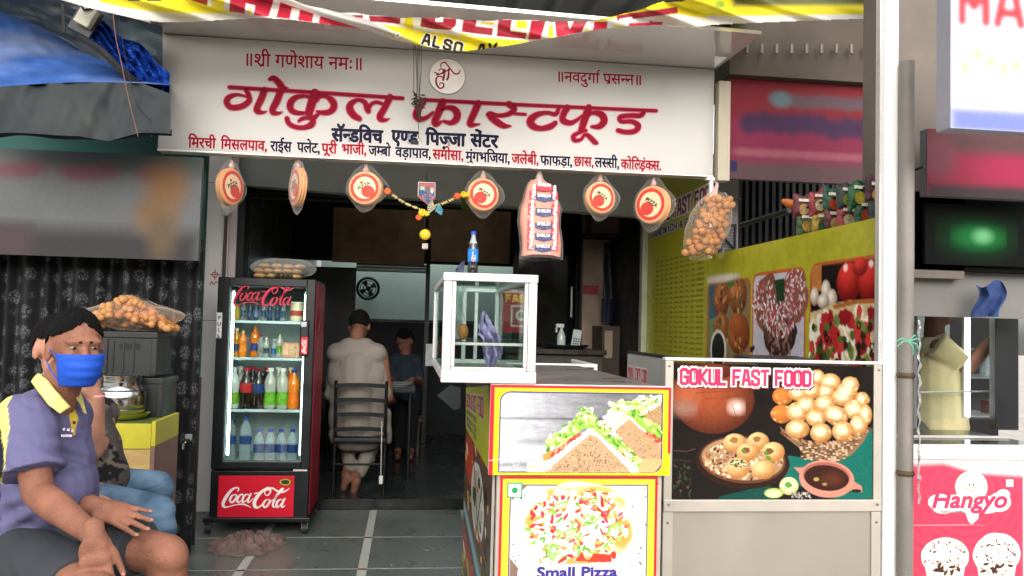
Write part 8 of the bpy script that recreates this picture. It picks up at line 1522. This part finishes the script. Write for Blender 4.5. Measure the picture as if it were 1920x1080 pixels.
camo_f = lambda co: np.where((vnoise(co[:, 0]*1000+co[:, 1]*400, co[:, 2]*1000, 34, 3, 2) > .52)[:, None], np.array(srgb('4a4643')), np.where((vnoise(co[:, 0]*1000, co[:, 2]*1000+co[:, 1]*500, 30, 8, 2) > .55)[:, None], np.array(srgb('6b6258')), np.array(srgb('1f1d1e'))))
def safe(fn): return lambda co: fn(co)
_v = vnoise
def vn1(X, Y, s, seed, oct): return _v(X.reshape(-1, 1), Y.reshape(-1, 1), s, seed, oct).reshape(-1)
camo_f = lambda co: np.where((vn1(co[:, 0]*1000+co[:, 1]*400, co[:, 2]*1000, 34, 3, 2) > .52)[:, None], np.array(srgb('4a4643')), np.where((vn1(co[:, 0]*1000, co[:, 2]*1000+co[:, 1]*500, 30, 8, 2) > .55)[:, None], np.array(srgb('6b6258')), np.array(srgb('1f1d1e'))))
remesh(B, 'camouflage_shirt', print_mat('camo_cloth', .85, .2), m2, .0075, 4, cloth_disp(.008, 24, .4), camo_f)
B = MB(); kA, kB = J(296, 912, 3.45), J(294, 962, 3.1)
B.cap(J(178, 918, 3.42), J(190, 930, 3.4), .12, .11); B.cap(J(190, 915, 3.48), kA, .088, .062); B.cap(kA, Vector((kA.x-.02, kA.y+.04, .17)), .06, .052); B.cap(J(180, 950, 3.28), kB, .09, .066); B.cap(kB, Vector((kB.x+.01, kB.y+.04, .17)), .066, .054)
def jcol(co):
    x, y = projpx(co); n = vn1(co[:, 0]*600, co[:, 2]*1600, 60, 5, 4); t = np.clip((n-.35)*1.6+.35*np.exp(-((co[:, 1]-3.08)/.08)**2)*0, 0, 1)[:, None]; c = np.array(srgb('3b5369'))*(1-t*.8)+np.array(srgb('7791a6'))*t*.8
    s_ = np.exp(-((y-(935-(x-215)*.30))/1.1)**2)*(x > 210)*(x < 300)*(co[:, 1] > 3.3); return np.clip(c*(1-.5*s_[:, None]), 0, .9)
remesh(B, 'jeans', print_mat('denim', .85, .2), m2, .0075, 4, cloth_disp(.009, 20, 3.1, (.25, .3, 1.2)), jcol)
# bench under both
bx0 = J(20, 1010, 2.8); zb = min(J(25, 1030, 2.8).z-.13, .5); bn_ = thing('bench', 'low wooden bench under the two seated men at the left edge', 'bench', (bx0.x-.25, 2.9, 0))
box('seat', wood, (bx0.x-.6, bx0.x+.18, 2.6, 3.7, zb-.04, zb), bn_, .004)
for x_ in (bx0.x-.55, bx0.x+.1):
    for y_ in (2.65, 3.6): box('leg', wood, (x_, x_+.05, y_, y_+.05, 0, zb-.041), bn_, .003)
# ---- man with his back to us
m3 = thing('person', 'man seen from behind in a pale shirt sitting on the black slatted chair', 'person', tuple(J(668, 800, 6.5))); sk3 = skin_mat('dark_skin', '6f4a3b'); B = MB()
headparts(m3, J(674, 612, 6.60), (.12, 1, -.45), sk3, '0e0c0c', B, 1.0, eyes=False); B.cap(J(668, 655, 6.5), J(670, 625, 6.52), .062, .056)
for (sx_, ex, ) in ((634, 622), (716, 728)): s_ = J(sx_, 665, 6.52); e_ = J(ex, 745, 6.55); w_ = J(ex+(12 if ex < 660 else 8), 752, 6.85); B.cap(s_, e_, .05, .042); B.cap(e_, w_, .04, .03); hand(B, w_, (.15 if ex < 660 else -.15, 1, 0), (0, 0, 1), (1 if ex < 660 else -1, 0, 0), .95, .3)
f1, f2 = J(650, 893, 6.42), J(668, 903, 6.4)
for kx, ft in ((640, f1), (705, f2)): kn = J(kx, 800, 6.95); B.cap(kn, ft+Vector((0, .1, .06)), .05, .036); B.cap(ft+Vector((0, .1, .06)), ft+Vector((-.01, .02, -.0)), .036, .034); B.cap(ft, ft+Vector((-.02, .02, -.09)), .034, .026); B.ell(ft+Vector((.0, .02, .01)), (.036, .03, .03))
remesh(B, 'body', sk3, m3, .009, 4)
B = MB(); B.cap(J(668, 800, 6.52), J(668, 735, 6.5), .135, .145); B.cap(J(668, 735, 6.5), J(668, 690, 6.5), .148, .15); B.cap(J(632, 662, 6.5), J(706, 662, 6.5), .082, .082); B.ell(J(668, 705, 6.5), (.222, .12, .17)); B.cap(J(640, 730, 6.52), J(640, 790, 6.54), .09, .1); B.cap(J(700, 730, 6.52), J(700, 790, 6.54), .09, .1); B.cap(J(652, 650, 6.5), J(686, 650, 6.5), .07, .07)
for (sx_, ex) in ((634, 622), (716-12, 728-6)): B.cap(J(sx_, 668, 6.52), J(ex, 738, 6.55), .068, .06); B.cyl(J(ex, 738, 6.55), J(ex+(8 if ex < 660 else 6), 748, 6.7), .058, .05)
B.cap(J(722, 775, 6.6), J(728, 825, 6.65), .05, .03)
remesh(B, 'pale_shirt', mat('pale_cotton', '7a746d', .9, 0, .06, 9, .15, 100), m3, .009, 6, cloth_disp(.007, 15, .9, (.4, 0, 1)))
B = MB(); B.cap(J(640, 815, 6.55), J(640, 806, 6.95), .1, .085); B.cap(J(700, 815, 6.55), J(705, 806, 6.95), .1, .085); B.cap(J(650, 822, 6.5), J(690, 822, 6.5), .1, .1)
B.cap(J(705, 806, 6.95), J(690, 860, 6.6), .075, .055); B.cap(J(640, 806, 6.95), J(655, 855, 6.6), .07, .05); B.cap(J(690, 850, 6.6), J(676, 884, 6.5), .058, .05); B.cap(J(655, 855, 6.6), J(655, 876, 6.5), .05, .045)
remesh(B, 'pale_trousers', mat('pale_trouser_cloth', '76716a', .9, 0, .08, 9, .2, 90), m3, .01, 4, cloth_disp(.009, 18, 2.9))
# ---- man beyond the table
m4 = thing('person', 'dark haired person in a bluish shirt seated beyond the table in the dim back', 'person', tuple(J(758, 735, 8.3))); B = MB()
headparts(m4, J(760, 640, 8.3), (-.6, -.6, -.5), sk3, '0b0b0c', B, 1.0); B.cap(J(760, 668, 8.32), J(760, 648, 8.3), .06, .055)
for sx_, ex in ((738, 735), (782, 786)): s_ = J(sx_, 680, 8.3); e_ = J(ex, 718, 8.2); w_ = J(ex-14, 712, 7.7); B.cap(s_, e_, .05, .042); B.cap(e_, w_, .04, .03); hand(B, w_, (-.2, -1, 0), (0, 0, 1), (-1, 0, 0), .95, .3)
for x_ in (748, 772): k_ = J(x_, 768, 7.9); B.cap(k_, Vector((k_.x, 8.0, .15)), .055, .04); B.cap(Vector((k_.x, 8.0, .12)), Vector((k_.x, 7.85, .11)), .035, .03)
remesh(B, 'body', sk3, m4, .011, 4); B = MB(); B.cap(J(760, 750, 8.32), J(760, 695, 8.3), .15, .15); B.cap(J(742, 678, 8.3), J(778, 678, 8.3), .08, .08); B.cap(J(740, 682, 8.3), J(736, 708, 8.24), .065, .06); B.cap(J(780, 682, 8.3), J(785, 708, 8.24), .065, .06)
remesh(B, 'bluish_shirt', mat('dim_blue_cotton', '1f2a36', .9, 0, .1, 9), m4, .011, 4); B = MB(); B.cap(J(750, 765, 8.3), J(748, 765, 7.92), .09, .075); B.cap(J(770, 765, 8.3), J(772, 765, 7.92), .09, .075); [B.cap(J(x__, 768, 7.9), Vector((J(x__, 768, 7.9).x, 8.0, .2)), .07, .055) for x__ in (748, 772)]; remesh(B, 'dark_trousers', mat('black_trousers', '17181b', .9), m4, .012, 3)
box_ = thing('wooden_stool', 'low dark stool under the person beyond the table', 'stool', tuple(J(760, 780, 8.3))); z_ = J(760, 765, 8.3).z-.085; c = J(760, 780, 8.3); box('stool_seat', wd, (c.x-.17, c.x+.17, 8.12, 8.46, z_-.03, z_), box_, .004)
for dx in (-.14, .11):
    for dy in (-.14, .11): box('leg', wd, (c.x+dx, c.x+dx+.03, 8.29+dy, 8.32+dy, .076, z_-.031), box_)
X0, X1, Z0, Z1 = rect(798, 645, 812, 686, 7.2); tag(box('white_notice', mat('dim_white_card', '8c8f90', .6, 0, .3, 30), (X0, X1, 7.2, 7.21, Z0, Z1), None, .001), 'small pale card standing beyond the display case at its left side', 'card')
X0, X1, Z0, Z1 = rect(736, 636, 760, 650, 7.95)
pc = [at(820, 742, 4.3), at(845, 722, 4.3), at(864, 728, 4.3), at(864, 764, 4.3), at(852, 770, 4.3)]; tag(MB().prism([(p.x, p.z) for p in pc], lambda u, v, w_: (u, 4.3+w_, v), 0, .012).build('grey_board', mat('grey_card', '2c302f', .7)), 'grey card tilted on its corner left of the sandwich counter', 'card')
# newspapers on the dining table
nb_ = MB(); 
for k in range(3): c = J(742+k*8, 712-k*2, 7.25+.1*k); nb_.box(c.x-.1, c.x+.08, c.y-.06, c.y+.06, .812+k*.008, .816+k*.008, None)
tag(nb_.build('newspaper', mat('newsprint', '7b7f80', .8, 0, .5, 90), None), 'folded newspaper sheets lying on the dark dining table', 'newspaper')
# ---- person at the right, seen through the cooler glass
m5 = thing('person', 'person in a loose cream shirt reaching up behind the glass in the right hand shop', 'person', tuple(J(1757, 830, 4.1))); B = MB(); Yq = 4.1
headparts(m5, J(1752, 572, Yq), (.9, -.1, .1), sk3, '0d0c0c', B, 1.0); B.cap(J(1752, 640, Yq), J(1752, 605, Yq), .055, .05); e_ = J(1812, 690, 4.0); s_ = J(1762, 652, 4.02); B.cap(s_, e_, .05, .043); w_ = J(1872, 628, 3.95); B.cap(e_, w_, .042, .03); hand(B, w_, (.7, 0, .7), (0, -1, 0), (-.7, 0, .7), .95, .4)
B.cap(J(1742, 660, 4.2), J(1738, 740, 4.2), .05, .04); B.cap(J(1738, 740, 4.2), J(1755, 790, 4.05), .04, .03); hand(B, J(1755, 790, 4.05), (.3, -.2, -1), (0, -1, 0), (1, 0, 0), .95, .3)
for x_ in (-.08, .08): p_ = J(1757, 850, Yq); B.cap(Vector((p_.x+x_, Yq, .5)), Vector((p_.x+x_, Yq, .12)), .055, .04); B.cap(Vector((p_.x+x_, Yq, .06)), Vector((p_.x+x_+.1, Yq-.08, .04)), .04, .03)
remesh(B, 'body', sk3, m5, .010, 4); B = MB(); B.cap(J(1762, 800, Yq), J(1757, 700, Yq), .14, .125); B.cap(J(1757, 700, Yq), J(1755, 660, Yq), .125, .10); B.cyl(s_-(e_-s_)*.2, s_+(e_-s_)*.75, .075, .066, 16); B.cap(J(1745, 662, 4.18), J(1742, 700, 4.2), .07, .062)
remesh(B, 'cream_shirt', mat('cream_cotton', 'b5ab84', .9, 0, .08, 9, .2, 60), m5, .010, 5, cloth_disp(.010, 16, 1.9)); B = MB()
for x_ in (-.08, .08): p_ = J(1757, 850, Yq); B.cap(Vector((p_.x+x_, Yq, .85)), Vector((p_.x+x_, Yq, .15)), .09, .06)
remesh(B, 'trousers', mat('grey_trousers', '4d4b48', .9), m5, .012, 3)
